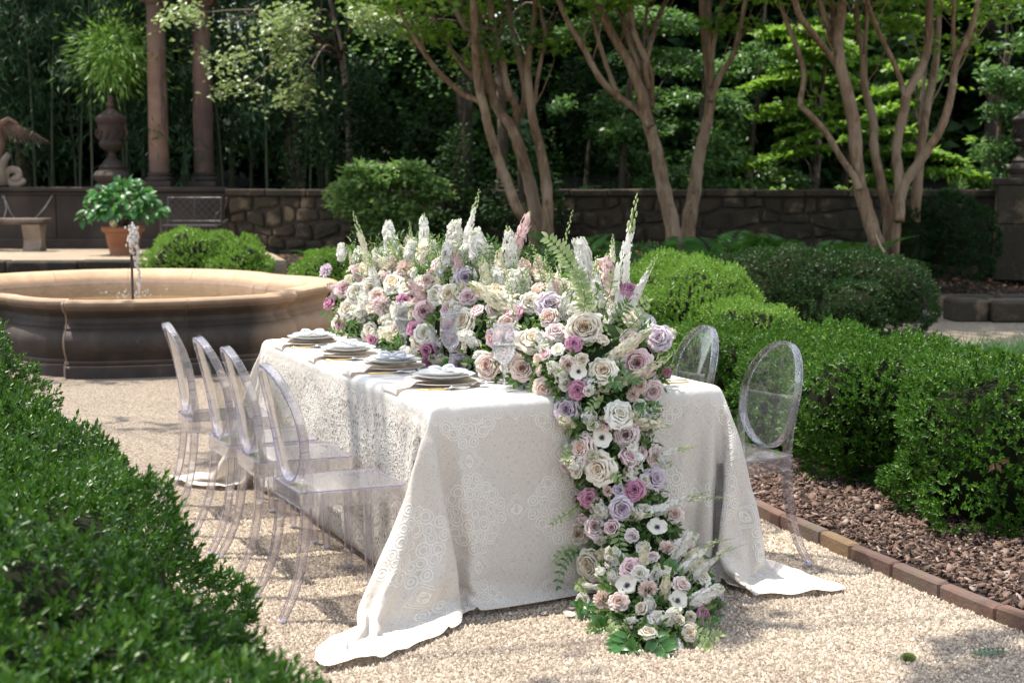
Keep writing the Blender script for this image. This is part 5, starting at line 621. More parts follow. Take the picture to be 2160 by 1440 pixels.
bs = g.node('ShaderNodeBsdfPrincipled', i_Roughness=.85); g.put(bs.inputs['Base Color'], cc); g.put(bs.inputs['Normal'], g.bump(g.noise(160, 4, .6, g.geo('Position')), .5, .004)); g.put(o_.inputs[0], bs.outputs[0]); M['chip'] = m_

# ================================================================== GROUND
def plane(name, x0, x1, y0, y1, z, mat):
    me = np_mesh(name, [(x0, y0, z), (x1, y0, z), (x1, y1, z), (x0, y1, z)], [[0, 1, 2, 3]])
    return tag(link_mesh(name, me, mat), kind='structure')
plane('gravel_ground', -150, 150, -60, 250, 0, M['gravel'])
def pt_in(poly, X, Y):
    inside = np.zeros(len(X), bool); j = len(poly) - 1
    for i in range(len(poly)):
        xi, yi = poly[i]; xj, yj = poly[j]
        c = ((yi > Y) != (yj > Y)) & (X < (xj - xi) * (Y - yi) / (yj - yi + 1e-12) + xi); inside ^= c; j = i
    return inside
def pebbles(n, X, Y, size, seed):
    r = np.random.RandomState(seed); n = len(X)
    k = 5; s = size * (.6 + .8 * r.rand(n)); h = s * (.35 + .4 * r.rand(n)); el = .65 + .5 * r.rand(n); ro = r.rand(n) * 6.28
    V = np.zeros((n, 6, 3))
    for q in range(k):
        a = ro + q * 2 * math.pi / k; rr = s * .5 * (.75 + .5 * r.rand(n))
        V[:, q, 0] = X + rr * np.cos(a) * el; V[:, q, 1] = Y + rr * np.sin(a); V[:, q, 2] = h * .25 * (r.rand(n) - .4)
    V[:, 5, 0] = X + (r.rand(n) - .5) * s * .35; V[:, 5, 1] = Y + (r.rand(n) - .5) * s * .35; V[:, 5, 2] = h * 1.05
    b = np.arange(n)[:, None] * 6
    F = [b + [q, (q + 1) % k, 5] for q in range(k)]
    return V.reshape(-1, 3), np.concatenate(F)
def scatter(poly, dens, seed, fn=None):
    r = np.random.RandomState(seed); P = np.array(poly); x0, y0 = P.min(0); x1, y1 = P.max(0)
    n = int((x1 - x0) * (y1 - y0) * dens); X = x0 + r.rand(n) * (x1 - x0); Y = y0 + r.rand(n) * (y1 - y0)
    k = pt_in(poly, X, Y)
    if fn is not None: k &= fn(X, Y)
    return X[k], Y[k]
def not_table(X, Y):
    u = (X - TN.x) * TU.x + (Y - TN.y) * TU.y; a = (X - TN.x) * TA.x + (Y - TN.y) * TA.y
    return ~((u > .12) & (u < 1.12) & (a > .12) & (a < 2.3))
near_poly = [(-.42, 3.9), (1.55, 3.9), (1.98, 4.7), (1.17, 6.72), (.95, 7.3), (.2, 6.2), (-.6, 5.8), (-1.3, 7.0), (-2.1, 6.3), (-1.25, 4.9), (-.85, 4.0)]
X, Y = scatter(near_poly, 9400, 5, not_table)
V, Fc = pebbles(len(X), X, Y, .0112, 6)
me = np_mesh('gravel_pebbles', V, Fc); me.polygons.foreach_set('use_smooth', np.ones(len(me.polygons), bool))
tag(link_mesh('gravel_pebbles', me, M['pebble']), 'pale tan loose gravel pebbles covering the court around the table', 'gravel', kind='stuff')
print('pebbles', len(X))

# planting beds: rising terrain behind
def hfun(X, Y):
    ye = np.where(X > 4.7, 18.95, np.where(X < -2.6, 19.8, 16.4))
    t = np.clip((Y - ye) / .25, 0, 1); t2 = np.clip((Y - ye) / 5.0, 0, 1); t2 = t2 * t2 * (3 - 2 * t2)
    top = np.where(X > 4.7, .27, np.where(X < -2.6, .42, .52))
    z = -.06 + .12 * t + (top - .06) * t2
    return z + np.clip((Y - 27) / 35, 0, 1) * 7.5
xs_ = np.linspace(-45, 45, 121); ys_ = np.concatenate([np.linspace(15.8, 27, 90), np.linspace(27.6, 75, 60)])
GX, GY = np.meshgrid(xs_, ys_); GZ = hfun(GX, GY) + .02 * np.sin(GX * 3.1 + np.sin(GY * 2.3)) * np.sin(GY * 2.7)
nx_, ny_ = len(xs_), len(ys_); idx = np.arange(nx_ * ny_).reshape(ny_, nx_)
FF = np.stack([idx[:-1, :-1], idx[:-1, 1:], idx[1:, 1:], idx[1:, :-1]], -1).reshape(-1, 4)
me = np_mesh('wooded_bank', np.stack([GX, GY, GZ], -1).reshape(-1, 3), FF)
M['forest'] = stone_mat('forest_soil', (.012, .009, .006), (.035, .024, .016), (.015, .02, .008), 20, 1, 1, .03)
tag(link_mesh('wooded_bank', me, M['forest'], smooth=True), kind='structure')

# ================================================================== HEDGES
def mound_pts(c, r, n, seed, expo=2.35, amp=.09, zmin=-.75, fs=2.6):
    q = np.random.RandomState(seed); D = unit(q.randn(n, 3)); D = D[D[:, 2] > zmin]
    k = (np.abs(D) ** expo).sum(1) ** (-1 / expo)
    P = D * k[:, None]
    N = unit(np.sign(D) * np.abs(P) ** (expo - 1) / np.array(r))
    P = P * np.array(r); W = P + np.array(c)
    P = W + N * (amp * snoise(W, fs * 2, 3, 2) + amp * .5 * snoise(W, fs * 6, 5, 1))[:, None]
    return P, N
def in_mound(P, m, s=.86):
    d = (P - np.array(m[0])) / (np.array(m[1]) * s); return (np.abs(d) ** 2.35).sum(1) < 1
def hedge(name, label, cat, mounds, dens, leaf, mat, seed, k=9, L=.024, W=.0095, shoot=.035, group=None, cull=None, amp=.09, core_s=.83, cover=None):
    """mounds: list of (centre, radii); leaves only on the outer skin of the union"""
    base = Vector((mounds[0][0][0], mounds[0][0][1], 0)); root = empty(name, base, 0, label, cat, group)
    Ps, Ns = [], []
    for i, (c, r) in enumerate(mounds):
        area = 2 * math.pi * ((r[0] * r[1]) ** 1.6 / 2 + (r[0] * r[2]) ** 1.6 / 2 + .0) ** (1 / 1.6) + 1e-6
        P, N = mound_pts(c, r, int(dens * area * 1.7), seed + i, amp=amp)
        kk = P[:, 2] > .03
        for j, mm in enumerate((cover or []) + mounds):
            if mm is not mounds[i] : kk &= ~in_mound(P, mm)
        Ps.append(P[kk]); Ns.append(N[kk])
    P = np.concatenate(Ps); N = np.concatenate(Ns)
    # only the half that can plausibly be seen: facing up or towards the court
    if cull is not None:
        kk = cull(P, N); P, N = P[kk], N[kk]
    q = np.random.RandomState(seed + 99)
    depth = -np.abs(q.randn(len(P))) * .018
    P = P + N * depth[:, None]
    A, B, C = sprigs(P, N, q, k=k, shoot=shoot)
    n = len(A); Ls = L * (.7 + .6 * q.rand(n)); me = leaf_mesh('foliage', A - np.array(base), B, C, Ls, Ls * (W / L))
    link_mesh('foliage', me, mat, root)
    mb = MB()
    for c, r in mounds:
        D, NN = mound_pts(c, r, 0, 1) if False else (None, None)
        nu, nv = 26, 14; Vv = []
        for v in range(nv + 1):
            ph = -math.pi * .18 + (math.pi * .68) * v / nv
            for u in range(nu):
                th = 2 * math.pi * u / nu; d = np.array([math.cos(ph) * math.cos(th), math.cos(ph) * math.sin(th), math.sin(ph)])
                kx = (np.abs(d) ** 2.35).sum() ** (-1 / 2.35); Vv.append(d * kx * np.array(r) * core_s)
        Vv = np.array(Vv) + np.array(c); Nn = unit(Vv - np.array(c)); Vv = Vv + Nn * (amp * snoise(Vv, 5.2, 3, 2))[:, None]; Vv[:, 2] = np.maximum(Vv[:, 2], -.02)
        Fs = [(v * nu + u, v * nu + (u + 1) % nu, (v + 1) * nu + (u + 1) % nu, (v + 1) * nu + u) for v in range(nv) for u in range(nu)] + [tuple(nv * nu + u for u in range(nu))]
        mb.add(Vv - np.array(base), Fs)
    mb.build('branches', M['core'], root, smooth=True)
    return root, n
# left foreground hedge
def edgeX(y): return float(np.interp(y, [.6, 1.2, 2.2, 3.2, 4.8, 5.6, 7.2, 9], [.36, .13, -.23, -.70, -1.32, -1.73, -2.5, -3.3]))
q = random.Random(4); left = []
for i, y in enumerate([1.3, 2.05, 2.8, 3.55, 4.3, 5.05, 5.8, 6.5, 7.2]):
    r_ = .60 + q.uniform(-.03, .05); left.append(((edgeX(y) - r_ + .02, y, .28), (r_, .66, .46 + q.uniform(-.03, .03))))
    left.append(((edgeX(y) - r_ - .62, y + .25, .30), (.8, .75, .46 + q.uniform(-.02, .03))))
def see_cull(P, N):
    px = 1080 + F_PX * P[:, 0] / np.maximum(P[:, 1], .5)
    tocam = unit(np.array([0, 0, 1.6]) - P); return (px > -600) & (px < 3500) & ((tocam * N).sum(1) > -.35)
left += [((-2.92, 7.3, .42), (.45, .5, .46)), ((-2.5, 6.35, .36), (.42, .5, .43)), ((-1.95, 5.3, .32), (.4, .45, .45))]
hedges_a = left[:10]; hedges_b = left[10:]
hedge('boxwood_hedge', 'clipped dark green boxwood hedge filling the lower left corner in front of the chairs', 'hedge', hedges_a, 2250, None, M['boxn'], 31, amp=.13, k=9, L=.0235, W=.0105, cull=see_cull, cover=hedges_b)
hedge('boxwood_hedge', 'farther clump of the left boxwood hedge, sunlit, between the fountain and the clear chairs', 'hedge', hedges_b, 1450, None, M['boxn'], 61, amp=.13, k=9, L=.024, W=.0105, cull=see_cull, cover=hedges_a)
# right hedge mounds (each a shrub)
rightm = [
    ('rounded boxwood bush at the right edge above the brick edging, nearest on that side', [((2.28, 6.62, .3), (.50, .5, .48)), ((3.0, 6.3, .22), (.6, .6, .38)), ((2.75, 7.2, .22), (.5, .45, .38))]),
    ('rounded boxwood bush behind the nearest right-hand chair, bulging over the bark mulch', [((1.93, 7.55, .3), (.44, .48, .45)), ((2.5, 7.95, .2), (.5, .5, .36))]),
    ('boxwood bush between the two right-hand clear chair backs', [((1.72, 8.45, .28), (.42, .46, .43)), ((2.25, 8.8, .24), (.5, .5, .36))]),
    ('low boxwood bush beyond the second right-hand chair, its top catching the sun', [((1.42, 9.4, .28), (.46, .5, .45)), ((1.95, 9.7, .28), (.42, .5, .40))]),
]
allr = [m for _, ms in rightm for m in ms]
for i, (lb, ms) in enumerate(rightm):
    hedge('boxwood_bush', lb, 'bush', ms, 1900 if i < 2 else 1400, None, M['box'], 100 + 7 * i, k=9, L=.025, W=.012, cull=see_cull, group='boxwood bushes right of the table', cover=[m for m in allr if m not in ms], amp=.17, core_s=.78)
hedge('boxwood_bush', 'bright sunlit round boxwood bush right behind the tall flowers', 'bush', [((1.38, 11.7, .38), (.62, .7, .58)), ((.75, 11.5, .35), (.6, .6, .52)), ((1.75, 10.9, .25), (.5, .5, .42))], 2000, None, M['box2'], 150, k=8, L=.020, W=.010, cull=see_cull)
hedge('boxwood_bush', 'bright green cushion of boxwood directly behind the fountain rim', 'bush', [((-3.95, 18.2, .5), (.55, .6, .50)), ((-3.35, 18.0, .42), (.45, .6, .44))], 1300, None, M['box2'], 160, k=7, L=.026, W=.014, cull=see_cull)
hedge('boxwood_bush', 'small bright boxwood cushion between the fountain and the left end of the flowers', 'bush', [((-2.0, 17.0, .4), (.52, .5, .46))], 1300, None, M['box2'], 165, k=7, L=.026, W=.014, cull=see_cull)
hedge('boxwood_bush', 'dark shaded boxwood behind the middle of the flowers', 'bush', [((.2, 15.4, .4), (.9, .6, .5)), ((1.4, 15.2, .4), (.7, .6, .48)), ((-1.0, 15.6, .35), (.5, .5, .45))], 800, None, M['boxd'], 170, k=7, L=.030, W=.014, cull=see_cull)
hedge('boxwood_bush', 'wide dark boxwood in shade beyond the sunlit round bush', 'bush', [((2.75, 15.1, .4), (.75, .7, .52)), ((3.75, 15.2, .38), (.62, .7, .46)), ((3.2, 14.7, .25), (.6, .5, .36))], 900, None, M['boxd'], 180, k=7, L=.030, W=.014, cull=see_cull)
hedge('yew_bush', 'near-black round evergreen against the stone wall by the right-hand multi-stemmed tree', 'bush', [((6.0, 20.2, .75), (.62, .6, .6)), ((5.4, 20.1, .75), (.4, .5, .45)), ((5.9, 20.2, 1.0), (.4, .5, .4))], 300, None, M['yew'], 190, k=7, L=.06, W=.02, cull=see_cull, amp=.14)

# ================================================================== MULCH BED + BRICK EDGING
edge_px = [(2.28, 4.0), (2.02, 4.5), (1.775, 5.0), (1.55, 5.57), (1.36, 6.15), (1.175, 6.72), (1.0, 7.35), (.86, 8.0), (.72, 8.8)]
bedP = edge_px + [(.6, 12.8), (4, 13.6), (6, 12), (6, 4)]
mb = MB(); mb.add([(x, y, .028) for x, y in bedP], [tuple(range(len(bedP)))]); tag(mb.build('mulch_bed', M['mulch']), kind='structure')
X, Y = scatter([(1.42, 6.2), (1.2, 6.85), (1.0, 7.6), (1.25, 8.3), (2.0, 7.2), (2.4, 6.3), (2.9, 4.3), (2.35, 4.1), (1.82, 5.05)], 3200, 77)
n = len(X); r = np.random.RandomState(78)
k = 5; V = np.zeros((n, 10, 3)); s = .006 + .020 * r.rand(n) ** 2.4; el = .25 + .5 * r.rand(n); ro = r.rand(n) * 6.28; z0 = .03 + .03 * r.rand(n); tx = r.randn(n) * .35; ty = r.randn(n) * .35; th = .003 + .004 * r.rand(n)
for q_ in range(5):
    a = q_ * 2 * math.pi / 5 + r.rand(n) * .7; lx = s * np.cos(a); ly = s * el * np.sin(a); lx *= .75 + .5 * r.rand(n)
    wx = lx * np.cos(ro) - ly * np.sin(ro); wy = lx * np.sin(ro) + ly * np.cos(ro)
    for t in (0, 1): V[:, q_ + 5 * t] = np.stack([X + wx, Y + wy, z0 + wx * tx + wy * ty + t * th], 1)
b = np.arange(n)[:, None] * 10; Fa = [b + [5, 6, 7], b + [5, 7, 8], b + [5, 8, 9]]
for q_ in range(5):
    q2 = (q_ + 1) % 5; Fa += [b + [q_, q2, 5 + q2], b + [q_, 5 + q2, 5 + q_]]
tag(link_mesh('bark_mulch', np_mesh('bark_mulch', V.reshape(-1, 3), np.concatenate(Fa)), M['chip']), 'reddish brown bark chips heaped between the brick edging and the hedge', 'mulch', kind='stuff')
M['brick'] = stone_mat('edging_brick', (.11, .06, .045), (.18, .105, .08), (.12, .095, .08), 7, .9, .7, .008, stain=((.11, .1, .05), 5, .6, .6))
M['brick_y'] = stone_mat('yellow_brick', (.17, .11, .06), (.24, .16, .09), (.14, .10, .07), 9, .9, .7, .008)
er = empty('brick_edging', (edge_px[3][0], edge_px[3][1], 0), 0, 'low curved edging of weathered red bricks along the mulch bed', 'edging')
pts = catmull([(x, y, 0) for x, y in edge_px], 12); acc = 0; seg = []; last = pts[0]; q = random.Random(3); tgt = .28
for p in pts[1:]:
    acc += (p - last_) .length if False else (p - pts[pts.index(p) - 1]).length
    if acc > tgt:
        seg.append((last, p)); last = p; acc = 0; tgt = q.uniform(.25, .33)
for i, (a, b) in enumerate(seg):
    d = b - a; L = d.length - .004; mid = (a + b) / 2; mb = MB()
    ang = math.atan2(d.y, d.x); mb.box((0, 0, 0), (L, .055 + q.uniform(-.003, .003), .13), bev=.009)
    o = mb.build('brick', M['brick_y'] if i == 7 else M['brick'], er, loc=mid - Vector(er.location) + Vector((0, 0, -.005 + q.uniform(-.006, .006))))
    o.rotation_euler = (q.uniform(-.03, .03), q.uniform(-.02, .02), ang + q.uniform(-.02, .02))
    if i == 7: o['label'] = 'yellowish brick'
print('bricks', len(seg))

# ================================================================== FOUNTAIN
FC = Vector((-3.75, 14.1, 0))
ctrl = [(-180, 2.1), (-150, 2.25), (-135, 2.1), (-122, 1.85), (-113, 1.78), (-106, 1.86), (-98, 2.08), (-91, 2.24), (-86.5, 2.27), (-86, 2.43), (-80, 2.46), (-63, 2.48), (-48, 2.46), (-42.5, 2.44), (-42, 2.36), (-36, 2.33), (-35.5, 2.2), (-30, 2.14), (-20, 2.06), (-8, 2.06), (5, 2.08), (18, 2.04), (28, 1.93), (38, 1.84), (48, 1.87), (58, 2.02), (69, 2.16), (82, 2.33), (95, 2.4), (112, 2.37), (126, 2.25), (140, 2.16), (160, 2.1), (180, 2.1)]
def frad(th, sm=0.0):
    d = math.degrees(th); d = (d + 180) % 360 - 180
    return float(np.interp(d, [a for a, _ in ctrl], [b for _, b in ctrl]))
# (offset from rim edge, z) profile: outside from ground up, over the rim and down the inside
PROF = [(-.02, -.02), (-.02, .085), (-.03, .095), (-.055, .10), (-.045, .115), (-.06, .13), (-.085, .135), (-.075, .16), (-.04, .2), (-.015, .25), (-.01, .3), (-.025, .345), (-.06, .375), (-.085, .385), (-.085, .395), (-.075, .4), (-.09, .41), (-.125, .44), (-.13, .475), (-.105, .51), (-.055, .535), (-.045, .545), (-.03, .55), (-.025, .565), (-.008, .572), (0, .59), (-.004, .61), (-.03, .625), (-.08, .63), (-.16, .625), (-.2, .61), (-.27, .54), (-.30, .47), (-.33, .40), (-.36, .33)]
M['basin'] = None
m_, n_, o_ = new_mat('basin_stone'); g = NG(n_); co = g.geo('Position')
vz = g.node('ShaderNodeSeparateXYZ'); g.put(vz.inputs[0], co)
a = g.noise(5, 6, .65, co); b = g.noise(1.3, 4, .6, co); st = g.noise(2.0, 5, .6, g.mapping(co, (2.2, 2.2, 1.0)))
cc = g.ramp(a, [(.3, (.46, .28, .16)), (.7, (.62, .42, .26))])
cc = g.mix(g.ramp(b, [(.42, (0, 0, 0)), (.6, (.4,) * 3)]), cc, (.33, .24, .17, 1))
# algae weathering mixed with painted shade: only the outer wall, heavier low down, streaked
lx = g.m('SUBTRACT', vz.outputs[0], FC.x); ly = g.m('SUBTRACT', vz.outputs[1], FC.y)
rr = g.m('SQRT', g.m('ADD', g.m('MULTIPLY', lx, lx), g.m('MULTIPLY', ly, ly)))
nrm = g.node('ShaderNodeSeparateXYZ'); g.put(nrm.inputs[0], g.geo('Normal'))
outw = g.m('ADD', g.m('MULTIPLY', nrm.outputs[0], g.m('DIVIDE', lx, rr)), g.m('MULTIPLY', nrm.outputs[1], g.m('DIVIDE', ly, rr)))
mr = g.node('ShaderNodeMapRange', i_Value=lx); mr.inputs[1].default_value = 1.55; mr.inputs[2].default_value = 1.95; mr.inputs[3].default_value = 1; mr.inputs[4].default_value = 0.1  # painted shade left off the right side, taken as lit
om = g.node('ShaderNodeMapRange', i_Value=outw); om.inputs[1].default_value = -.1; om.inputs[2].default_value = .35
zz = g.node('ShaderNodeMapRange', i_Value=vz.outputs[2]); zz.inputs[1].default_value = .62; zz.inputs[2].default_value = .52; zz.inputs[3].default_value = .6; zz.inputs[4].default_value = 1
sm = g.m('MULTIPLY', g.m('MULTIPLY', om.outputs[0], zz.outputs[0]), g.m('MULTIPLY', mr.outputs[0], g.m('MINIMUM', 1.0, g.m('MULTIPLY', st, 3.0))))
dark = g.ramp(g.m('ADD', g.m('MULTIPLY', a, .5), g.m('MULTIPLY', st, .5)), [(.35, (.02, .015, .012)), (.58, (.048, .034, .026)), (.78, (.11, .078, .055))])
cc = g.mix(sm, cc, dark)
# wet brown band at the water line inside
wet = g.node('ShaderNodeMapRange', i_Value=vz.outputs[2]); wet.inputs[1].default_value = .56; wet.inputs[2].default_value = .50
inn = g.node('ShaderNodeMapRange', i_Value=outw); inn.inputs[1].default_value = .1; inn.inputs[2].default_value = -.3
cc = g.mix(g.m('MULTIPLY', g.m('MULTIPLY', wet.outputs[0], inn.outputs[0]), .75), cc, (.16, .075, .035, 1))
bs = g.node('ShaderNodeBsdfPrincipled', i_Roughness=.75); g.put(bs.inputs['Base Color'], cc)
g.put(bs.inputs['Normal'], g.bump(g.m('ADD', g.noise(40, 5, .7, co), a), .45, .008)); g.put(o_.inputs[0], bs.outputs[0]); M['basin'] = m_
fr = empty('fountain', FC, 0, 'wide low stone fountain basin with moulded lobed rim and a small water jet', 'fountain')
cuts = [-150, -115, -85.9, -63, -41.9, -35.4, -12, 20, 48, 66, 84, 103, 125, 150, 180, 210]
cuts = sorted(set([(c + 180) % 360 - 180 for c in cuts])); cuts = cuts + [cuts[0] + 360]
for c0, c1 in zip(cuts[:-1], cuts[1:]):
    g_ = .06; a0, a1 = R(c0 + g_), R(c1 - g_); n = max(3, int((c1 - c0) / 1.1)); V = []; Fs = []
    ths = sorted(set([a0 + (a1 - a0) * i / n for i in range(n + 1)] + [R(c_) for c_, _ in ctrl if a0 < R(c_) < a1] + [R(c_ + 360) for c_, _ in ctrl if a0 < R(c_ + 360) < a1]))
    for th in ths:
        rad = frad(th)
        for o_f, z in PROF: V.append(((rad + o_f) * math.cos(th), (rad + o_f) * math.sin(th), z))
    k = len(PROF)
    for i in range(len(ths) - 1):
        for j in range(k - 1): Fs.append((i * k + j, (i + 1) * k + j, (i + 1) * k + j + 1, i * k + j + 1))
    Fs += [tuple(range(k)), tuple((len(ths) - 1) * k + j for j in range(k - 1, -1, -1))]
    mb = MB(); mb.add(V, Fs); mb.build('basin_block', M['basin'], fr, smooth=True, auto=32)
V = []; Fs = []; n = 160; PI_ = [(o - .012 if o > -.09 or z < .5 else o, z - (.01 if z > .6 else 0)) for o, z in PROF[:-4]]
PI_ = [(o - .014, z) if j < 27 else (o, z - .012) for j, (o, z) in enumerate(PROF[:30])] + [(o - .0, z - .02) for o, z in PROF[30:]] 
for i in range(n):
    th = 2 * math.pi * i / n
    for o_f, z in PI_: V.append(((frad(th) + o_f - .012) * math.cos(th), (frad(th) + o_f - .012) * math.sin(th), z - .006))
k = len(PI_); Fs = [(i * k + j, ((i + 1) % n) * k + j, ((i + 1) % n) * k + j + 1, i * k + j + 1) for i in range(n) for j in range(k - 1)]
M['joint'] = stone_mat('pale_joint', (.30, .22, .16), (.42, .31, .22))
mb = MB(); mb.add(V, Fs); mb.build('joint_mortar', M['joint'], fr, smooth=True)
def disc(z, off, n=120): 
    V = [(0, 0, z)] + [((frad(2 * math.pi * i / n) + off) * math.cos(2 * math.pi * i / n), (frad(2 * math.pi * i / n) + off) * math.sin(2 * math.pi * i / n), z) for i in range(n)]
    return V, [(0, 1 + i, 1 + (i + 1) % n) for i in range(n)]
M['bfloor'] = stone_mat('basin_floor', (.34, .22, .11), (.5, .34, .18), (.26, .17, .09), 3)
mb = MB(); mb.add(*disc(.345, -.34)); mb.build('basin_floor', M['bfloor'], fr)
m_, n_, o_ = new_mat('fountain_water'); g = NG(n_)
wv = g.node('ShaderNodeTexWave', i_Scale=3.0, i_Distortion=4.0, i_Detail=3.0); wv.wave_type = 'RINGS'; wv.rings_direction = 'SPHERICAL'; g.put(wv.inputs['Vector'], g.mapping(g.coord('Object'), (1, 1, 1), (-.09, -.1, 0)))
nm = g.bump(g.m('ADD', g.m('MULTIPLY', wv.outputs['Fac'], .4), g.noise(14, 4, .6, g.coord('Object'))), .5, .015)
tr = g.node('ShaderNodeBsdfTransparent'); tr.inputs[0].default_value = (.86, .76, .58, 1)
gl = g.node('ShaderNodeBsdfGlossy', i_Roughness=.04); g.put(gl.inputs['Normal'], nm)
f_ = g.node('ShaderNodeFresnel', i_IOR=1.33); g.put(f_.inputs['Normal'], nm)
mx = g.node('ShaderNodeMixShader'); g.put(mx.inputs[0], f_.outputs[0]); g.put(mx.inputs[1], tr.outputs[0]); g.put(mx.inputs[2], gl.outputs[0]); g.put(o_.inputs[0], mx.outputs[0]); M['water'] = m_
mb = MB(); mb.add(*disc(.485, -.295)); wo = mb.build('fountain_water', M['water']); wo.location = FC; tag(wo, kind='structure')
NOZ = aty(280, 628, 14.25); nz0 = NOZ - FC
mb = MB(); mb.lathe([(.03, .34), (.03, .36), (.013, .37), (.013, .86), (.016, .87), (.016, .885), (.008, .89)], 12, c=(nz0.x, nz0.y, 0)); M['black'] = plain('black_pipe', (.012, .012, .012), .4); mb.build('nozzle_pipe', M['black'], fr, smooth=True)
# splashing water
q = random.Random(9); mb = MB()
def blob(mb, c, r, sz=1.0, seg=(5, 4)):
    V = []; nu, nv = seg
    for v in range(nv + 1):
        ph = math.pi * v / nv - math.pi / 2
        for u in range(nu):
            th = 2 * math.pi * u / nu; V.append((c[0] + r * math.cos(ph) * math.cos(th) * q.uniform(.85, 1.15), c[1] + r * math.cos(ph) * math.sin(th), c[2] + r * sz * math.sin(ph)))
    mb.add(V, [(v * nu + u, v * nu + (u + 1) % nu, (v + 1) * nu + (u + 1) % nu, (v + 1) * nu + u) for v in range(nv) for u in range(nu)])
for i in range(110):
    t = q.random(); h = .89 + .30 * t ** .8; w_ = .008 + .018 * math.sin(t * 3.0); blob(mb, (nz0.x + .02 * t + q.gauss(0, w_), nz0.y + q.gauss(0, w_), h), q.uniform(.004, .014), q.uniform(1, 2.2))
for i in range(120):
    t = q.random(); x = .03 + .045 * t ** .5; h = 1.13 - .64 * t ** 1.4; blob(mb, (nz0.x + x + q.gauss(0, .011), nz0.y - .03 + q.gauss(0, .02), h), q.uniform(.004, .013), q.uniform(1, 2.6))
for i in range(45):
    t = q.random(); blob(mb, (nz0.x + q.gauss(.05, .16), nz0.y + q.gauss(-.1, .2), .49 + abs(q.gauss(0, .035))), q.uniform(.003, .009))
m_, n_, o_ = new_mat('splash_water'); g = NG(n_)
g1 = g.node('ShaderNodeBsdfGlass', i_IOR=1.33, i_Roughness=.05); g2 = g.node('ShaderNodeBsdfDiffuse'); g2.inputs[0].default_value = (.95, .95, .95, 1)
g3 = g.node('ShaderNodeBsdfTransparent'); mxa = g.node('ShaderNodeMixShader'); mxa.inputs[0].default_value = .45; g.put(mxa.inputs[1], g1.outputs[0]); g.put(mxa.inputs[2], g3.outputs[0])
mx = g.node('ShaderNodeMixShader'); mx.inputs[0].default_value = .4; g.put(mx.inputs[1], mxa.outputs[0]); g.put(mx.inputs[2], g2.outputs[0]); g.put(o_.inputs[0], mx.outputs[0])
sj = mb.build('water_jet', m_, smooth=True, loc=FC); tag(sj, 'white splash of water rising from the thin black pipe in the fountain', 'water jet', kind='stuff')
# ================================================================== RUBBLE WALL (right and middle)
WA = Vector((-4.84, 25.0, 0)); WB = Vector((7.49, 21.5, 0)); wd = (WB - WA).normalized(); wlen = (WB - WA).length + 2.6
wrz = math.atan2(wd.y, wd.x); wr = empty('stone_wall', WA, wrz, 'long rubble stone garden wall with a flat coping running behind the trees', 'wall')
q = random.Random(12); mb = MB(); mb.box((wlen / 2, .25, .7), (wlen, .34, 1.42)); mb.build('mortar', M['mortar'], wr)
zb, ztp = .0, 1.385; x = 0.0
rows = [0.0, .25, .46, .70, .92, 1.15, 1.385]
# jittered grid of irregular stones with shared wobbling corner points
def jit(i, j, s): r = random.Random(i * 7919 + j * 104729 + s); return r.uniform(-1, 1)
for j in range(len(rows) - 1):
    x = -.1 * j
    k = 0
    while x < wlen:
        wv = q.uniform(.2, .52); z0, z1 = rows[j], rows[j + 1]
        x1 = min(x + wv, wlen)
        if x1 - x < .1: break
        def zj(xx, jj): return rows[jj] + (.06 * math.sin(xx * 3.3 + jj * 2.1) + .045 * math.sin(xx * 8.7 + jj) if 0 < jj < len(rows) - 1 else 0)
        g_ = .008; sl = q.uniform(-.05, .05)
        c = [(max(0, x) + g_ + sl * .3, zj(x, j) + g_), (x1 - g_, zj(x1, j) + g_), (x1 - g_ + q.uniform(-.04, .02), zj(x1, j + 1) - g_), (max(0, x) + g_ + q.uniform(-.02, .04), zj(x, j + 1) - g_)]
        poly = []
        for a in range(4):
            p0, p1 = c[a], c[(a + 1) % 4]; poly.append((p0[0] * .88 + (p1[0] + c[a - 1][0]) * .06, p0[1] * .88 + (p1[1] + c[a - 1][1]) * .06)); m_ = q.uniform(.4, .6)
            poly.append((p0[0] * (1 - m_) + p1[0] * m_ + q.uniform(-.012, .012), p0[1] * (1 - m_) + p1[1] * m_ + q.uniform(-.012, .012)))
        cx = sum(p[0] for p in poly) / 8; cz = sum(p[1] for p in poly) / 8; dep = q.uniform(.03, .07)
        V = [(p[0] - cx, .06, p[1] - cz) for p in poly] + [((p[0] - cx) * .96, -dep * .6, (p[1] - cz) * .96) for p in poly] + [((p[0] - cx) * .72, -dep + q.uniform(-.012, .012), (p[1] - cz) * .72) for p in poly] + [(0, -dep - .006, 0)]
        Fs = [(a, (a + 1) % 8, 8 + (a + 1) % 8, 8 + a) for a in range(8)] + [(8 + a, 8 + (a + 1) % 8, 16 + (a + 1) % 8, 16 + a) for a in range(8)] + [(16 + a, 16 + (a + 1) % 8, 24) for a in range(8)]
        if zj(cx, j) > -.1:
            mb = MB(); mb.add(V, Fs); mb.build('stone', M['wallstone'], wr, loc=(cx, .075, cz))
        x = x1; k += 1
x = -.02
while x < wlen:
    wv = q.uniform(.5, .85); mb = MB(); mb.box((0, 0, 0), (min(wv, wlen - x + .1) - .012, .54, .11), bev=.018)
    o = mb.build('coping_stone', M['wallstone'], wr, loc=(x + wv / 2, .25, 1.442 + q.uniform(-.006, .006))); x += wv
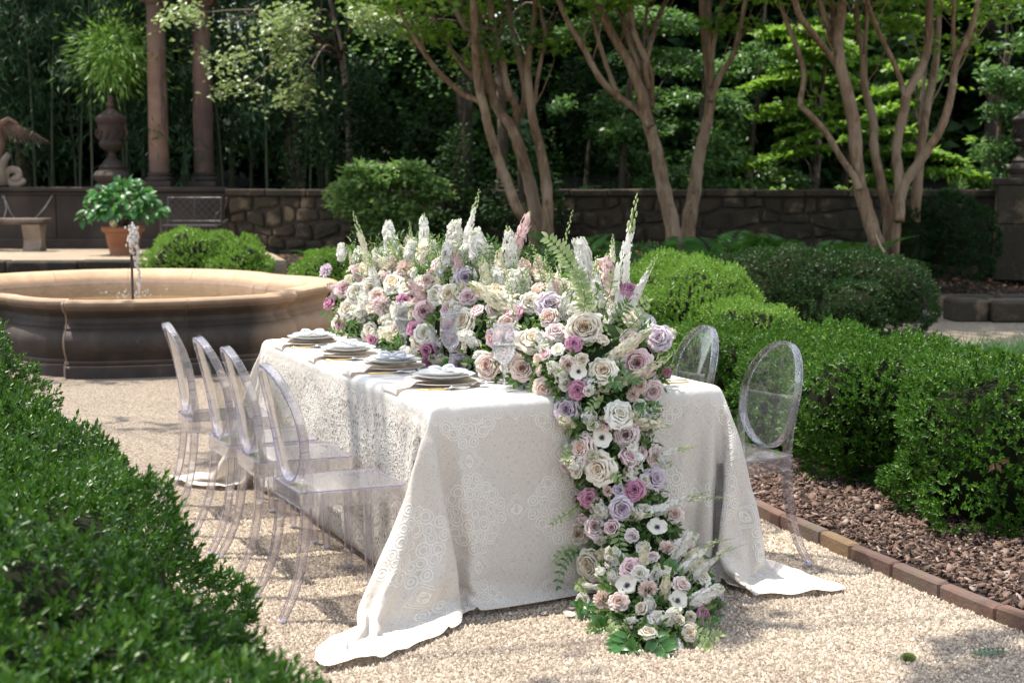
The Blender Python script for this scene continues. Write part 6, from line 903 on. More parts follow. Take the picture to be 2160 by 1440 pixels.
# ================================================================== EXEDRA WALL (left) ON A GRAVEL TERRACE
EY = 26.0; PXM = F_PX / EY; EZ = .42
def ex(px): return (px - 1080) / F_PX * EY
V = [(-26, 21.8), (-3.35, 21.8), (-3.9, 24.0), (-4.6, 26.3), (-26, 26.3)]
mb = MB(); mb.add([(x, y, EZ + .03) for x, y in V] + [(x, y, .1) for x, y in V], [(0, 1, 2, 3, 4)] + [(i, i + 5, (i + 1) % 5 + 5, (i + 1) % 5) for i in range(5)])
M['terr'] = gravel_mat('terrace_gravel', (.42, .34, .25), (.5, .42, .32), (.56, .48, .38)); tag(mb.build('gravel_terrace', M['terr']), kind='structure')
kr = empty('terrace_kerb', (-8, 21.6, .3), 0, 'mossy stone kerb along the front of the raised gravel terrace behind the fountain', 'kerb')
x = -12.5; q = random.Random(5)
while x < -3.4:
    L = q.uniform(.7, 1.3); mb = MB(); mb.box((0, 0, 0), (min(L, -3.3 - x) - .015, .4, .19), bev=.025); o = mb.build('kerb_stone', M['wallstone'], kr, loc=(x + L / 2 + 8, q.uniform(-.02, .02), .07 + q.uniform(-.008, .008))); x += L
er_ = empty('exedra_wall', (ex(100), EY + .3, EZ), 0, 'dark smooth stone wall with moulded coping behind the bench and the terracotta pot', 'wall')
def exbox(name, x0, x1, y0, y1, z0, z1, mat, bev=.01):
    mb = MB(); mb.box((0, 0, 0), (x1 - x0, y1 - y0, z1 - z0), bev=bev)
    return mb.build(name, mat, er_, loc=Vector(((x0 + x1) / 2, (y0 + y1) / 2, (z0 + z1) / 2)) - er_.location)
xb = [-22, -18.5, -15.4, -12.4, ex(-120), ex(118), ex(338)]
for a, b in zip(xb[:-1], xb[1:]): exbox('wall_panel', a + .004, b - .004, EY + .1, EY + .5, EZ + .03, 1.45, M['darkstone'])
exbox('coping', -22, ex(338), EY + .02, EY + .58, 1.45, 1.535, M['darkstone'], .02)
exbox('coping_moulding', -22, ex(338), EY + .06, EY + .54, 1.39, 1.448, M['darkstone'], .015)
exbox('plinth', -22, ex(335), EY + .02, EY + .098, EZ + .03, EZ + .2, M['darkstone'], .015)
exbox('pedestal_block', ex(340), ex(480), EY - .1, EY + 1.0, EZ + .03, 1.44, M['darkstone'], .015)
exbox('pedestal_cap', ex(334), ex(486), EY - .15, EY + 1.05, 1.443, 1.535, M['darkstone'], .02)
exbox('pedestal_plinth', ex(335), ex(485), EY - .15, EY - .103, EZ + .03, EZ + .22, M['darkstone'], .01)
for pl in ([(0, 405), (14, 425), (22, 448), (34, 465)], [(112, 412), (95, 438), (84, 450), (68, 466)], [(8, 402), (14, 440), (6, 466)]):
    pts = [Vector(((px - 1080) / F_PX * EY - er_.location.x, -.205, 1.53 - (py - 395) / PXM - EZ)) for px, py in pl]; mb = MB(); mb.tube(pts, [.012, .02, .012, .006][:len(pts)], 5, squash=.5)
    mb.build('vein', M['crack'], er_)
# columns
def column(px, Y, label):
    b = Vector(((px - 1080) / F_PX * Y, Y, 1.537)); root = empty('stone_column', b, 0, label, 'column', 'pair of columns on the pedestal')
    mb = MB(); mb.box((0, 0, .05), (.5, .5, .1), bev=.01); mb.build('base_block', M['darkstone'], root)
    mb = MB(); mb.lathe([(.23, .103), (.25, .12), (.25, .15), (.225, .17), (.2, .185), (.205, .2), (.215, .215), (.215, .235), (.195, .25), (.18, .26)], 28); mb.build('base_moulding', M['darkstone'], root, smooth=True, auto=40)
    mb = MB(); mb.lathe([(.177 - .022 * (t / 12) ** 1.6, .262 + (3.12 - .262) * t / 12) for t in range(13)] + [(.165, 3.14), (.168, 3.16), (.155, 3.17)], 28); mb.build('shaft', M['brownstone'], root, smooth=True, auto=50)
    mb = MB(); mb.lathe([(.155, 3.172), (.17, 3.19), (.19, 3.22), (.2, 3.25), (.18, 3.27)], 24); mb.box((0, 0, 3.345), (.42, .42, .05), bev=.01); mb.box((0, 0, 3.295), (.3, .3, .05))
    c = mb.build('capital', M['brownstone'], root, auto=40)
    for sx in (-1, 1):
        for sy in (-1, 1):
            mb = MB(); pts = [(sx * (.2 + .055 * (1 - t / 14) * math.cos(t * .62)), sy * .2 - sy * .02, 3.245 + .055 * (1 - t / 14) * math.sin(t * .62)) for t in range(13)]
            mb.tube(pts, .016, 6); mb.build('volute', M['brownstone'], c, smooth=True)
    return root
column(341, 26.35, 'left column of the pair, its brown shaft lit along the left side')
column(435, 26.75, 'right column of the pair, darker shaft partly behind the hanging leaves')
lt = empty('stone_lintel', (ex(395) - .1, 26.55, 4.91), 0, 'stone lintel resting on the two tall columns at the top edge', 'lintel')
mb = MB(); mb.box((0, 0, .14), (2.3, .5, .24), bev=.01); mb.build('beam', M['brownstone'], lt)
mb = MB(); mb.box((0, 0, .30), (2.45, .64, .075), bev=.02); mb.build('cornice', M['brownstone'], lt)
# urn
def urn(px, Y, z, s, label, group=None, top=True):
    root = empty('stone_urn', ((px - 1080) / F_PX * Y, Y, z), 0, label, 'urn')
    mt = M['urnstone'] if top else M['darkstone']
    mb = MB(); mb.lathe([(r * s, h * s) for r, h in [(.34, 0), (.34, .06), (.3, .08), (.37, .16), (.38, .22), (.33, .3), (.25, .34), (.27, .37), (.27, .4), (.21, .44), (.15, .52), (.085, .6)]], 26); mb.build('pedestal', M['darkstone'], root, smooth=True, auto=35)
    mb = MB(); mb.lathe([(r * s, h * s) for r, h in [(.085, .602), (.06, .66), (.07, .7), (.15, .72), (.23, .78), (.25, .84), (.235, .88), (.215, .9), (.235, 1.1), (.27, 1.2), (.25, 1.22), (.28, 1.25), (.31, 1.3), (.31, 1.35), (.26, 1.38), (.2, 1.42), (.13, 1.48), (.08, 1.52), (.05, 1.55)]], 26)
    b_ = mb.build('bowl', mt, root, smooth=True, auto=35)
    for sx in (-1, 1):
        mb = MB(); mb.tube([(sx * s * (.23 + .08 * math.sin(t / 8 * math.pi)), 0, s * (.92 + .26 * t / 8)) for t in range(9)], .022 * s, 6); mb.build('handle', mt, root, smooth=True)
    for i in range(10):
        a = i * math.pi / 5; mb = MB(); mb.tube([(s * .22 * math.cos(a), s * .22 * math.sin(a), s * .93), (s * .245 * math.cos(a + .15), s * .245 * math.sin(a + .15), s * 1.0), (s * .25 * math.cos(a + .31), s * .25 * math.sin(a + .31), s * 1.1)], .018 * s, 5); mb.build('garland', mt, root, smooth=True)
    if top:
        mb = MB(); mb.lathe([(r * s, h * s) for r, h in [(.06, 1.552), (.09, 1.58), (.07, 1.63), (.045, 1.66), (.065, 1.7), (.05, 1.76), (0, 1.8)]], 14); mb.build('finial', mt, root, smooth=True)
    return root
urn(243, 26.3, 1.537, .9, 'dark carved stone urn with handles standing on the wall left of the columns')
# winged sculpture on the wall
ea = empty('eagle_sculpture', (ex(-22), 26.3, 1.537), 0, 'stone eagle with an outspread wing perched on the wall at the left edge', 'sculpture')
mb = MB(); mb.lathe([(.12, .0), (.14, .1), (.12, .3), (.2, .5), (.26, .75), (.24, 1.0), (.15, 1.18), (.1, 1.28), (.12, 1.36), (.09, 1.44), (0, 1.48)], 18, sy=.8); mb.tube([(.07, -.08, 1.38), (.14, -.1, 1.36), (.17, -.1, 1.31)], [.05, .035, .008], 8); mb.build('body', M['brownstone'], ea, smooth=True, auto=50)
mb = MB(); mb.tube([(.1, 0, .92), (.22, -.05, 1.1), (.35, -.06, 1.18), (.47, -.05, 1.12), (.55, -.03, 1.04)], [.12, .1, .08, .055, .03], 8, squash=.5); wg = mb.build('wing', M['brownstone'], ea, smooth=True)
for i in range(11):
    t = i / 10; a = Vector((.2 + .34 * t, -.07, 1.12 - .06 * t * t)); L = .34 + .30 * t; dr = Vector((.35 + .52 * t, 0, -1 + .52 * t)).normalized()
    mb = MB(); mb.tube([a, a + dr * L * .5 + Vector((.02, -.01, .01)), a + dr * L * .85, a + dr * L], [.028, .038, .03, .008], 6, squash=.35); mb.build('feather', M['brownstone'], wg, smooth=True)
sv = empty('stone_scroll', (ex(14), 26.25, 1.537), 0, 'pale carved stone scroll standing on the wall below the eagle wing', 'scroll')
mb = MB(); pts = [(.1 + .2 * (1 - t / 30) * math.cos(-.4 - t * .36), 0, .2 + .17 * (1 - t / 30) * math.sin(-.4 - t * .36)) for t in range(24)]; mb.tube(pts, [.035] * 24, 8, squash=2.0); mb.build('volute', M['palestone'], sv, smooth=True)
mb = MB(); mb.tube([(-.1, 0, .02), (-.12, 0, .3), (-.06, 0, .48), (.03, 0, .58)], [.12, .1, .06, .05], 8, squash=1.2); mb.build('bracket', M['palestone'], sv, smooth=True)
# stone bench
M['benchstone'] = stone_mat('bench_stone', (.12, .09, .075), (.22, .17, .14), (.08, .06, .05), 6)
bz = EZ + .032; bn = empty('stone_bench', (ex(20), 25.0, bz), 0, 'low stone bench with scrolled end supports in front of the dark wall', 'bench')
kx = 25.0 / EY
mb = MB(); mb.box((-.35, 0, .52), (2.75, .42, .075), bev=.015); mb.build('seat', M['benchstone'], bn)
mb = MB(); mb.box((-.35, 0, .468), (2.6, .36, .03), bev=.01); mb.build('seat_moulding', M['benchstone'], bn)
for cx in (.78, -.9, .38 if False else -1.6):
    mb = MB(); prof = [(-.17, 0), (.17, 0), (.17, .05), (.12, .08), (.1, .2), (.15, .33), (.19, .42), (.19, .45), (-.19, .45), (-.19, .42), (-.15, .33), (-.1, .2), (-.12, .08), (-.17, .05)]
    V = [(cx + sx * .15, y, z) for sx in (-1, 1) for y, z in prof]; k = len(prof)
    mb.add(V, [tuple(range(k)), tuple(range(2 * k - 1, k - 1, -1))] + [(i, i + k, (i + 1) % k + k, (i + 1) % k) for i in range(k)]); mb.build('support', M['palestone'] if cx > 0 else M['benchstone'], bn)
# metal lattice bench
M['iron'] = plain('grey_iron', (.10, .095, .1), .45, .4)
b0 = Vector(((410 - 1080) / F_PX * 25.4, 25.35, EZ + .03)); mbn = empty('metal_bench', b0, 0, 'thin grey metal garden bench with a lattice back beneath the columns', 'bench'); W_ = .46
mb = MB(); mb.tube([(-W_, .1, 0), (-W_, .12, .45), (-W_, .2, .9)], .012, 6); mb.tube([(W_, .1, 0), (W_, .12, .45), (W_, .2, .9)], .012, 6); mb.tube([(-W_, .2, .9), (W_, .2, .9)], .012, 6); mb.tube([(-W_, .13, .5), (W_, .13, .5)], .01, 6); mb.tube([(0, .13, .5), (0, .2, .9)], .008, 6); mb.build('back_frame', M['iron'], mbn)
mb = MB()
for i in range(-7, 8):
    for s_ in (-1, 1):
        x0 = i * .13; x1 = x0 + s_ * .4; z0, z1 = .5, .9
        if abs(x1) > W_ or abs(x0) > W_:
            def clipx(xa, za, xb_, zb_):
                if abs(xa) > W_: t = (math.copysign(W_, xa) - xb_) / (xa - xb_); return (xb_ + (xa - xb_) * t, zb_ + (za - zb_) * t)
                return (xa, za)
            if abs(x0) > W_ and abs(x1) > W_: continue
            a = clipx(x0, z0, x1, z1); b = clipx(x1, z1, x0, z0)
        else: a, b = (x0, z0), (x1, z1)
        if math.hypot(a[0] - b[0], a[1] - b[1]) > .05: mb.tube([(a[0], .13 + (a[1] - .5) * .17, a[1]), (b[0], .13 + (b[1] - .5) * .17, b[1])], .005, 4)
mb.build('lattice', M['iron'], mbn)
mb = MB(); mb.box((0, -.12, .43), (2 * W_ + .04, .46, .02)); mb.build('seat', M['iron'], mbn)
for sx in (-1, 1):
    for sy in (-.33, .08):
        mb = MB(); mb.tube([(sx * (W_ + .01), sy, 0), (sx * (W_ + .01), sy, .42)], .012, 6); mb.build('leg', M['iron'], mbn)
    mb = MB(); mb.tube([(sx * W_, -.33, .43), (sx * (W_ + .01), -.36, .62), (sx * W_, -.1, .66), (sx * W_, .15, .64)], .01, 6); mb.build('armrest', M['iron'], mbn)
# terracotta pot + hydrangea
PY = 23.6; pb = Vector(((262 - 1080) / F_PX * PY, PY, EZ + .03)); pot = empty('terracotta_pot', pb, 0, 'large round terracotta pot with a banded rim standing on the terrace', 'flower pot'); s_ = 1.0
mb = MB(); mb.lathe([(.20, 0), (.215, .0), (.235, .13), (.245, .135), (.245, .16), (.25, .17), (.285, .36), (.3, .365), (.325, .375), (.34, .4), (.34, .44), (.325, .455), (.3, .455), (.28, .42), (.0, .40)], 32); mb.build('pot_body', M['terracotta'], pot, smooth=True, auto=35)
hy = empty('hydrangea', pb + Vector((0, 0, .40)), 0, 'leafy green shrub growing out of the terracotta pot', 'plant')
r = np.random.RandomState(21); n = 330; D = unit(r.randn(n, 3)); D[:, 2] = np.abs(D[:, 2]) * 1.0 - .25
P = D * np.array([.62, .5, .58]) * (.55 + .5 * r.rand(n, 1)) + np.array([0, 0, .32]); N = unit(D * .5 + np.array([0, -.35, .8]) + r.randn(n, 3) * .3)
Dr = unit(D + r.randn(n, 3) * .4 - np.array([0, 0, .3])); 
def broad(name, P, D, N, L, W, mat, parent, cup=.12):
    D = unit(D); S = unit(np.cross(D, N)); N2 = np.cross(S, D); n = len(P); L = np.broadcast_to(L, n)[:, None]; W = np.broadcast_to(W, n)[:, None]
    pr = [(0, 0, 0), (.18, .33, .04), (.45, .5, .05), (.78, .32, .0), (1, 0, -.12)]
    V = []
    for t, w_, h in pr:
        mid = P + D * L * t + N2 * L * h
        if w_ == 0: V.append(mid)
        else: V += [mid - S * W * w_ + N2 * W * cup, mid, mid + S * W * w_ + N2 * W * cup]
    V = np.stack(V, 1); k = V.shape[1]; b = np.arange(n)[:, None] * k
    F = [b + f for f in ([0, 2, 1], [0, 3, 2], [1, 2, 5], [1, 5, 4], [2, 3, 6], [2, 6, 5], [4, 5, 8], [4, 8, 7], [5, 6, 9], [5, 9, 8], [7, 8, 10], [8, 9, 10])]
    me = np_mesh(name, V.reshape(-1, 3), np.concatenate(F)); return link_mesh(name, me, mat, parent, smooth=True)
broad('foliage', P, Dr, N, .13 + .07 * r.rand(n), .10 + .05 * r.rand(n), M['hyd'], hy)
mb = MB()
for i in range(14):
    a = i * 2.4; e = Vector((.3 * math.cos(a), .25 * math.sin(a), .35 + .03 * (i % 5))); mb.tube([(0, 0, -.02), e * .5 + Vector((0, 0, .05)), e], [.012, .009, .005], 5)
mb.build('stem', M['wood'], hy)
r2 = np.random.RandomState(4); dd = unit(r2.randn(150, 3)); me = leaf_mesh('flower_head', dd * .05 + np.array([-.03, -.47, .12]), unit(np.cross(dd, r2.randn(150, 3))), dd, .035, .03)
M['cream_bloom'] = plain('cream_bloom', (.6, .52, .33), .7); link_mesh('flower_head', me, M['cream_bloom'], hy)
# right side kerb blocks, low step and pier with urn
kr = empty('bed_kerb', (6.0, 18.6, 0), 0, 'row of low grey stone kerb blocks edging the far bed at the right', 'kerb')
x = 4.75; q = random.Random(8)
while x < 9.5:
    L = q.uniform(.45, .9); mb = MB(); mb.box((0, 0, 0), (L - .02, .34, .2 + q.uniform(-.02, .02)), bev=.03); mb.build('kerb_stone', M['wallstone'], kr, loc=(x + L / 2 - 6, (x - 4.75) * -.12 + q.uniform(-.02, .02), .09)); x += L
kr2 = empty('bed_kerb', (5.6, 17.0, 0), 0, 'nearer short block of weathered stone at the right edge beside the gravel path', 'kerb')
x = 5.05
while x < 8: 
    L = q.uniform(.4, .6); mb = MB(); mb.box((0, 0, 0), (L - .02, .5, .26 + q.uniform(-.02, .02)), bev=.03); mb.build('kerb_stone', M['wallstone'], kr2, loc=(x + L / 2 - 5.6, q.uniform(-.03, .03) - (x - 5) * .3, .12)); x += L
M['needles'] = stone_mat('pine_straw', (.12, .05, .025), (.22, .1, .05), None, 20)
pr_ = empty('stone_pier', ((2150 - 1080) / F_PX * 21.3, 21.3, 0), wrz, 'square stone pier rising above the wall at the right edge', 'pier')
for i, (wd_, z0, z1) in enumerate([(.72, .2, 1.0), (.7, 1.003, 1.55), (.82, 1.553, 1.66)]):
    mb = MB(); mb.box((0, 0, (z0 + z1) / 2), (wd_, .7, z1 - z0), bev=.02); mb.build('pier_block' if i < 2 else 'pier_cap', M['wallstone'], pr_)
urn(2152, 21.3, 1.664, .62, 'dark stone urn on the square pier at the right edge', top=False)

# ================================================================== TREES
def limb_path(pp, D, dy=0.0, seed=0):
    """photograph outline points (px, py) -> points standing near distance D, wandering a little in depth"""
    q = random.Random(seed); a = q.uniform(-.5, .5); out = []
    n = len(pp)
    for i, (x, y) in enumerate(pp):
        t = i / (n - 1); out.append(aty(x, y, D + dy + a * t * t * 2 + .1 * math.sin(i * 1.7 + seed)))
    return out
Z2 = lambda L: [(720 + x / 3, y / 3) for x, y in L]
Z3 = lambda L: [(1440 + x / 3, y / 3) for x, y in L]
def myrtle(label, D, limbs, gx, crown, seed):
    base = aty(gx[0], gx[1], D); gz = float(hfun(np.array([base.x]), np.array([base.y]))[0])
    root = empty('crape_myrtle', (base.x, D, gz), 0, label, 'tree', 'multi-stemmed trees in front of the wall'); o0 = Vector(root.location)
    tops = []; twig = []
    for i, (nm, pp, w0, w1, dy) in enumerate(limbs):
        P = limb_path(pp, D, dy, seed + i)
        if nm == 'trunk': P = [Vector((P[0].x, P[0].y, gz - .1))] + P if P[0].z > gz + .05 else P
        C = catmull(P, 6); n = len(C); k = D / F_PX / 2
        rr = [(w0 + (w1 - w0) * (j / (n - 1)) ** .8) * (.41 if nm == 'trunk' else .37) * k * (1 + .05 * math.sin(j * 1.9 + seed) + .03 * math.sin(j * 4.3)) for j in range(n)]
        if nm == 'trunk': rr[0] *= 1.35; rr[1] *= 1.22; rr[2] *= 1.1
        # carry on above the frame
        d = (C[-1] - C[-3]).normalized(); q = random.Random(seed * 7 + i); last = C[-1]
        for s_ in range(4):
            d = (d + Vector((q.uniform(-.12, .12), q.uniform(-.12, .12), .12))).normalized(); last = last + d * .55; C.append(last); rr.append(rr[-1] * .78)
        tops.append(last)
        mb = MB(); mb.tube([c - o0 for c in C], rr, 9)
        for t_ in range(3):   # fine twigs leaving the limb
            j = q.randrange(n // 2, n); d_ = (d + Vector((q.uniform(-1, 1), q.uniform(-.8, .8), q.uniform(-.3, .6)))).normalized(); p_ = C[j] - o0; mb.tube([p_, p_ + d_ * .3, p_ + d_ * .6 + Vector((0, 0, .12)), p_ + d_ * .85 + Vector((q.uniform(-.1, .1), 0, .3))], [.012, .009, .006, .002], 4); twig.append(C[j] + d_ * .8 + Vector((0, 0, .2)))
        mb.build(nm, M['bark'], root, smooth=True)
    r = np.random.RandomState(seed); Ps = []
    for tp in tops:
        for j in range(crown[0]):
            c = np.array(tp) + r.randn(3) * np.array([.8, .8, .45]) + np.array([0, 0, .4]); m = crown[1]
            Ps.append(c + r.randn(m, 3) * np.array([.34, .34, .14]))
    P = np.concatenate(Ps); P = P[P[:, 2] > 4.3 + .9 * r.rand(len(P))]; P = np.concatenate([P] + [np.array(t_) + r.randn(85, 3) * np.array([.26, .2, .08]) for t_ in twig if t_.z > 3.0]); n = len(P)
    me = leaf_mesh('crown', P - np.array(o0), unit(r.randn(n, 3) * [1, 1, .4]), unit(r.randn(n, 3) * .5 + [0, 0, 1]), .14, .09); link_mesh('crown', me, M['beech'], root)
    return root
L1 = [('trunk', Z2([(1215, 1460), (1120, 1330), (1050, 1150), (985, 980), (930, 800), (905, 680), (870, 560), (852, 400), (842, 150), (832, -60)]), 64, 36, 0),
      ('branch', Z2([(905, 690), (870, 640), (760, 590), (600, 440), (510, 310), (430, 180), (350, 40), (250, -80)]), 42, 20, 0),
      ('branch', Z2([(880, 590), (850, 500), (780, 430), (700, 330), (640, 200), (540, 60), (480, -60)]), 34, 18, .1),
      ('branch', Z2([(890, 640), (905, 500), (895, 300), (872, 150), (880, -60)]), 32, 20, .2),
      ('trunk', Z2([(1240, 1470), (1200, 1200), (1130, 950), (1075, 800), (1000, 710), (940, 560), (905, 350), (800, 200), (700, 20), (660, -60)]), 84, 26, .3),
      ('branch', Z2([(1085, 830), (1110, 700), (1050, 550), (1010, 330), (965, 180), (940, -60)]), 50, 32, .3),
      ('branch', Z2([(1110, 760), (1165, 600), (1120, 350), (1070, 150), (1055, -60)]), 46, 34, .4),
      ('branch', Z2([(1060, 640), (990, 560), (930, 420), (880, 260), (780, 60), (740, -60)]), 22, 16, .4),
      ('trunk', Z2([(1305, 1470), (1300, 1200), (1260, 950), (1220, 800), (1190, 600), (1180, 400), (1210, 200), (1235, -60)]), 72, 28, .1),
      ('branch', Z2([(1205, 740), (1225, 620), (1250, 450), (1292, 220), (1265, 90), (1240, -60)]), 26, 22, .1)]
myrtle('leftmost multi-stemmed crape myrtle, three smooth brown trunks rising behind the middle of the flowers', 20.2, L1, (1130, 480), (3, 520), 3)
L2 = [('trunk', Z2([(2100, 1480), (2040, 1200), (1990, 950), (1930, 740), (1900, 600), (1830, 420), (1720, 230), (1620, 30), (1580, -80)]), 92, 34, 0),
      ('branch', Z2([(1960, 800), (1880, 700), (1760, 620), (1640, 500), (1530, 300), (1430, 130), (1360, -40)]), 50, 28, 0),
      ('branch', Z2([(1770, 640), (1705, 490), (1640, 300), (1590, 100), (1560, -60)]), 30, 24, .1),
      ('branch', Z2([(1930, 660), (1885, 450), (1820, 250), (1760, 60), (1740, -60)]), 48, 28, .1),
      ('branch', Z2([(1960, 680), (1950, 450), (1850, 200), (1830, 0), (1825, -60)]), 44, 26, .25),
      ('branch', Z2([(1940, 560), (1925, 420), (1965, 250), (2020, 80), (2080, -30)]), 36, 26, .1),
      ('branch', Z2([(1930, 600), (1900, 420), (1920, 200), (1945, -60)]), 28, 18, .3),
      ('trunk', Z3([(30, 1480), (75, 1200), (100, 1000), (150, 800), (175, 600), (155, 400), (130, 150), (118, -60)]), 92, 32, .5),
      ('branch', Z3([(180, 640), (235, 490), (318, 350), (362, 180), (402, -20)]), 38, 26, .4),
      ('branch', Z3([(175, 560), (188, 330), (225, 130), (262, -60)]), 36, 22, .5),
      ('branch', Z3([(165, 520), (172, 220), (160, -60)]), 34, 24, .6)]
myrtle('middle multi-stemmed crape myrtle, two thick trunks crossing the wall behind the right of the flowers', 20.0, L2, (1430, 520), (3, 520), 17)
L3 = [('trunk', Z3([(1250, 1640), (1190, 1420), (1110, 1130), (1085, 800), (1045, 600), (1000, 430), (985, 250), (1003, 100), (1012, -60)]), 92, 44, 0),
      ('branch', Z3([(1120, 1200), (1080, 1110), (1010, 1010), (900, 830), (785, 705), (745, 650), (768, 480), (730, 320), (660, 150), (600, -40)]), 44, 26, -.1),
      ('branch', Z3([(1030, 560), (990, 440), (930, 350), (830, 220), (740, 100), (700, -40)]), 42, 34, -.1),
      ('branch', Z3([(1020, 480), (980, 330), (915, 170), (860, -40)]), 40, 30, .15),
      ('branch', Z3([(1130, 1100), (1060, 760), (1010, 520), (975, 300), (950, 100), (930, -60)]), 48, 30, .3),
      ('trunk', Z3([(1300, 1440), (1265, 1200), (1212, 950), (1205, 760), (1150, 550), (1142, 330), (1102, 150), (1090, -60)]), 62, 30, .2),
      ('branch', Z3([(1150, 340), (1165, 120), (1152, -60)]), 22, 18, .3),
      ('trunk', Z3([(1345, 1440), (1372, 1150), (1350, 950), (1400, 700), (1420, 590), (1500, 450), (1552, 300), (1562, 100), (1558, -60)]), 58, 42, .1),
      ('branch', Z3([(1410, 620), (1350, 430), (1262, 250), (1190, 80), (1150, -60)]), 36, 22, .1),
      ('branch', Z3([(1370, 1400), (1395, 1190), (1530, 980), (1640, 800), (1700, 600), (1730, 400), (1820, 200), (1872, 0), (1880, -60)]), 66, 28, -.1),
      ('branch', Z3([(1725, 420), (1712, 200), (1718, -60)]), 26, 20, 0),
      ('trunk', Z3([(1470, 1400), (1500, 1000), (1540, 700), (1592, 450), (1612, 250), (1622, -60)]), 64, 32, .4)]
myrtle('rightmost multi-stemmed crape myrtle, spreading bare limbs in front of bright green leaves', 19.4, L3, (1860, 530), (3, 420), 41)

# ------------------------------------------------------------------ woodland behind the wall
def gz_(x, y): return float(hfun(np.array([x]), np.array([y]))[0])
def lod_leaf(n, seed, P, L, W, flat=.5):
    r = np.random.RandomState(seed); D = unit(r.randn(n, 3) * [1, 1, .5]); N = unit(r.randn(n, 3) * flat + [0, -.15, 1]); Ls = L * (.7 + .6 * r.rand(n)); return P, D, N, Ls, Ls * W / L
def wood_tree(label, x, y, h, blobs, mat, seed, L=.16, W=.09, per=900, name='woodland_tree', tiers=None, trunk_r=.14, group='trees in the wood behind the wall', cat='tree', flat=.5, barkm='bark_d', bough=True, gap=-.12):
    z = gz_(x, y) if y > 16 else 0.0; root = empty(name, (x, y, z), 0, label, cat, group); r = np.random.RandomState(seed); q = random.Random(seed)
    o0 = np.array([x, y, z]); Ps = []
    mb = MB(); top = Vector((q.uniform(-.3, .3), q.uniform(-.2, .2), h)); mb.tube(catmull([(0, 0, -.1), (q.uniform(-.1, .1), 0, h * .35), (top.x * .6, top.y * .5, h * .7), top], 5), [trunk_r * (1.25 - 1.05 * i / 15) for i in range(16)], 9); mb.build('trunk', M[barkm], root, smooth=True)
    mbb = MB()
    for c, rad in blobs:
        c = np.array(c); n = int(per * rad[0] * rad[1])
        d = unit(r.randn(n, 3)); P = d * (r.rand(n, 1) ** .35) * np.array(rad) 
        # leaves gather in flat layers and clumps with gaps between
        nz = snoise(P + c + o0, 3.4 if name == 'shade_tree' else 2.1, seed % 17, 2); P = P[nz > gap]; tl = q.uniform(-.22, .22) * (name != 'leafy_bush'); P[:, 2] += P[:, 0] * tl - .16 * (P[:, 0] / rad[0]) ** 2 * min(1, rad[0])
        if tiers: P[:, 2] = np.round(P[:, 2] / tiers) * tiers + r.randn(len(P)) * .045 - .12 * np.linalg.norm(P[:, :2], axis=1) ** 2 / max(rad[0], .1)
        Ps.append(P + c)
        if bough:
            s_ = Vector((top.x * .4, top.y * .4, min(h * .8, max(.3, c[2] * .7)))); e = Vector(c); ln_ = (e - s_).length; wv = lambda: Vector((q.uniform(-.09, .09), q.uniform(-.09, .09), q.uniform(-.05, .07))) * ln_; C_ = catmull([s_, s_.lerp(e, .28) + wv(), s_.lerp(e, .52) + wv(), s_.lerp(e, .78) + wv() * .7, e], 3); mbb.tube(C_, [trunk_r * (.12 if name == 'shade_tree' else .4) * (1 - .93 * (j_ / (len(C_) - 1)) ** .6) + .004 for j_ in range(len(C_))], 6)
    if bough: mbb.build('bough', M[barkm], root, smooth=True)
    P = np.concatenate(Ps); n = len(P); P, D, N, Ls, Ws = lod_leaf(n, seed + 1, P, L, W, flat)
    link_mesh('crown', leaf_mesh('crown', P, D, N, Ls, Ws), M[mat], root); return n
nl = 0
# dark evergreens in the middle and deep behind
q = random.Random(77)
deep = [(-12, 33), (-8.5, 34), (-5, 33), (-1.8, 32.5), (1.5, 33.5), (4.8, 33), (8, 33.5), (11.5, 33), (15, 34), (-15.5, 33), (-10, 39), (-4, 39), (2, 39.5), (7, 39), (12.5, 39), (18, 39), (3.2, 35.6), (10.0, 35.6)]
dl = ['far left corner of the wood, highest dark crown', 'tall dark tree deep behind the eagle', 'tall dark tree deep behind the columns', 'dark tree filling the shade left of the first crape myrtle', 'dark tree seen between the first and middle crape myrtles', 'dark tree behind the middle crape myrtle', 'dark tree seen through the right crape myrtle', 'dark tree behind the right edge of the wall', 'dark tree beyond the pier at the far right', 'dark tree beyond the left frame edge', 'rearmost dark crown at the left', 'rearmost dark crown behind the columns', 'rearmost dark crown behind the centre', 'rearmost dark crown behind the bright leaf layers', 'rearmost dark crown on the right', 'rearmost dark crown at the far right', 'extra tall dark crown closing the gap above the middle crape myrtle', 'extra tall dark crown closing the gap above the right crape myrtle']
for i, (x, y) in enumerate(deep):
    bl = [((q.uniform(-.8, .8), q.uniform(-.5, .5), z_), (q.uniform(1.7, 2.3), q.uniform(1.2, 1.6), q.uniform(1.0, 1.4))) for z_ in (.9, 2.4, 4.0, 5.6, 7.2, 8.6)]; bl += [((q.uniform(-.8, .8), 0, 10.0), (2, 1.4, 1.2))] if i > 15 else []
    nl += wood_tree(dl[i] if dl[i].startswith(('tall', 'dark')) else 'dark leafy tree, ' + dl[i], x, y, 9.6, bl, 'yew' if i % 3 else 'beech_d', 200 + i, L=.36, W=.24, per=620 if y < 36 else 340, trunk_r=.2, gap=-.8)
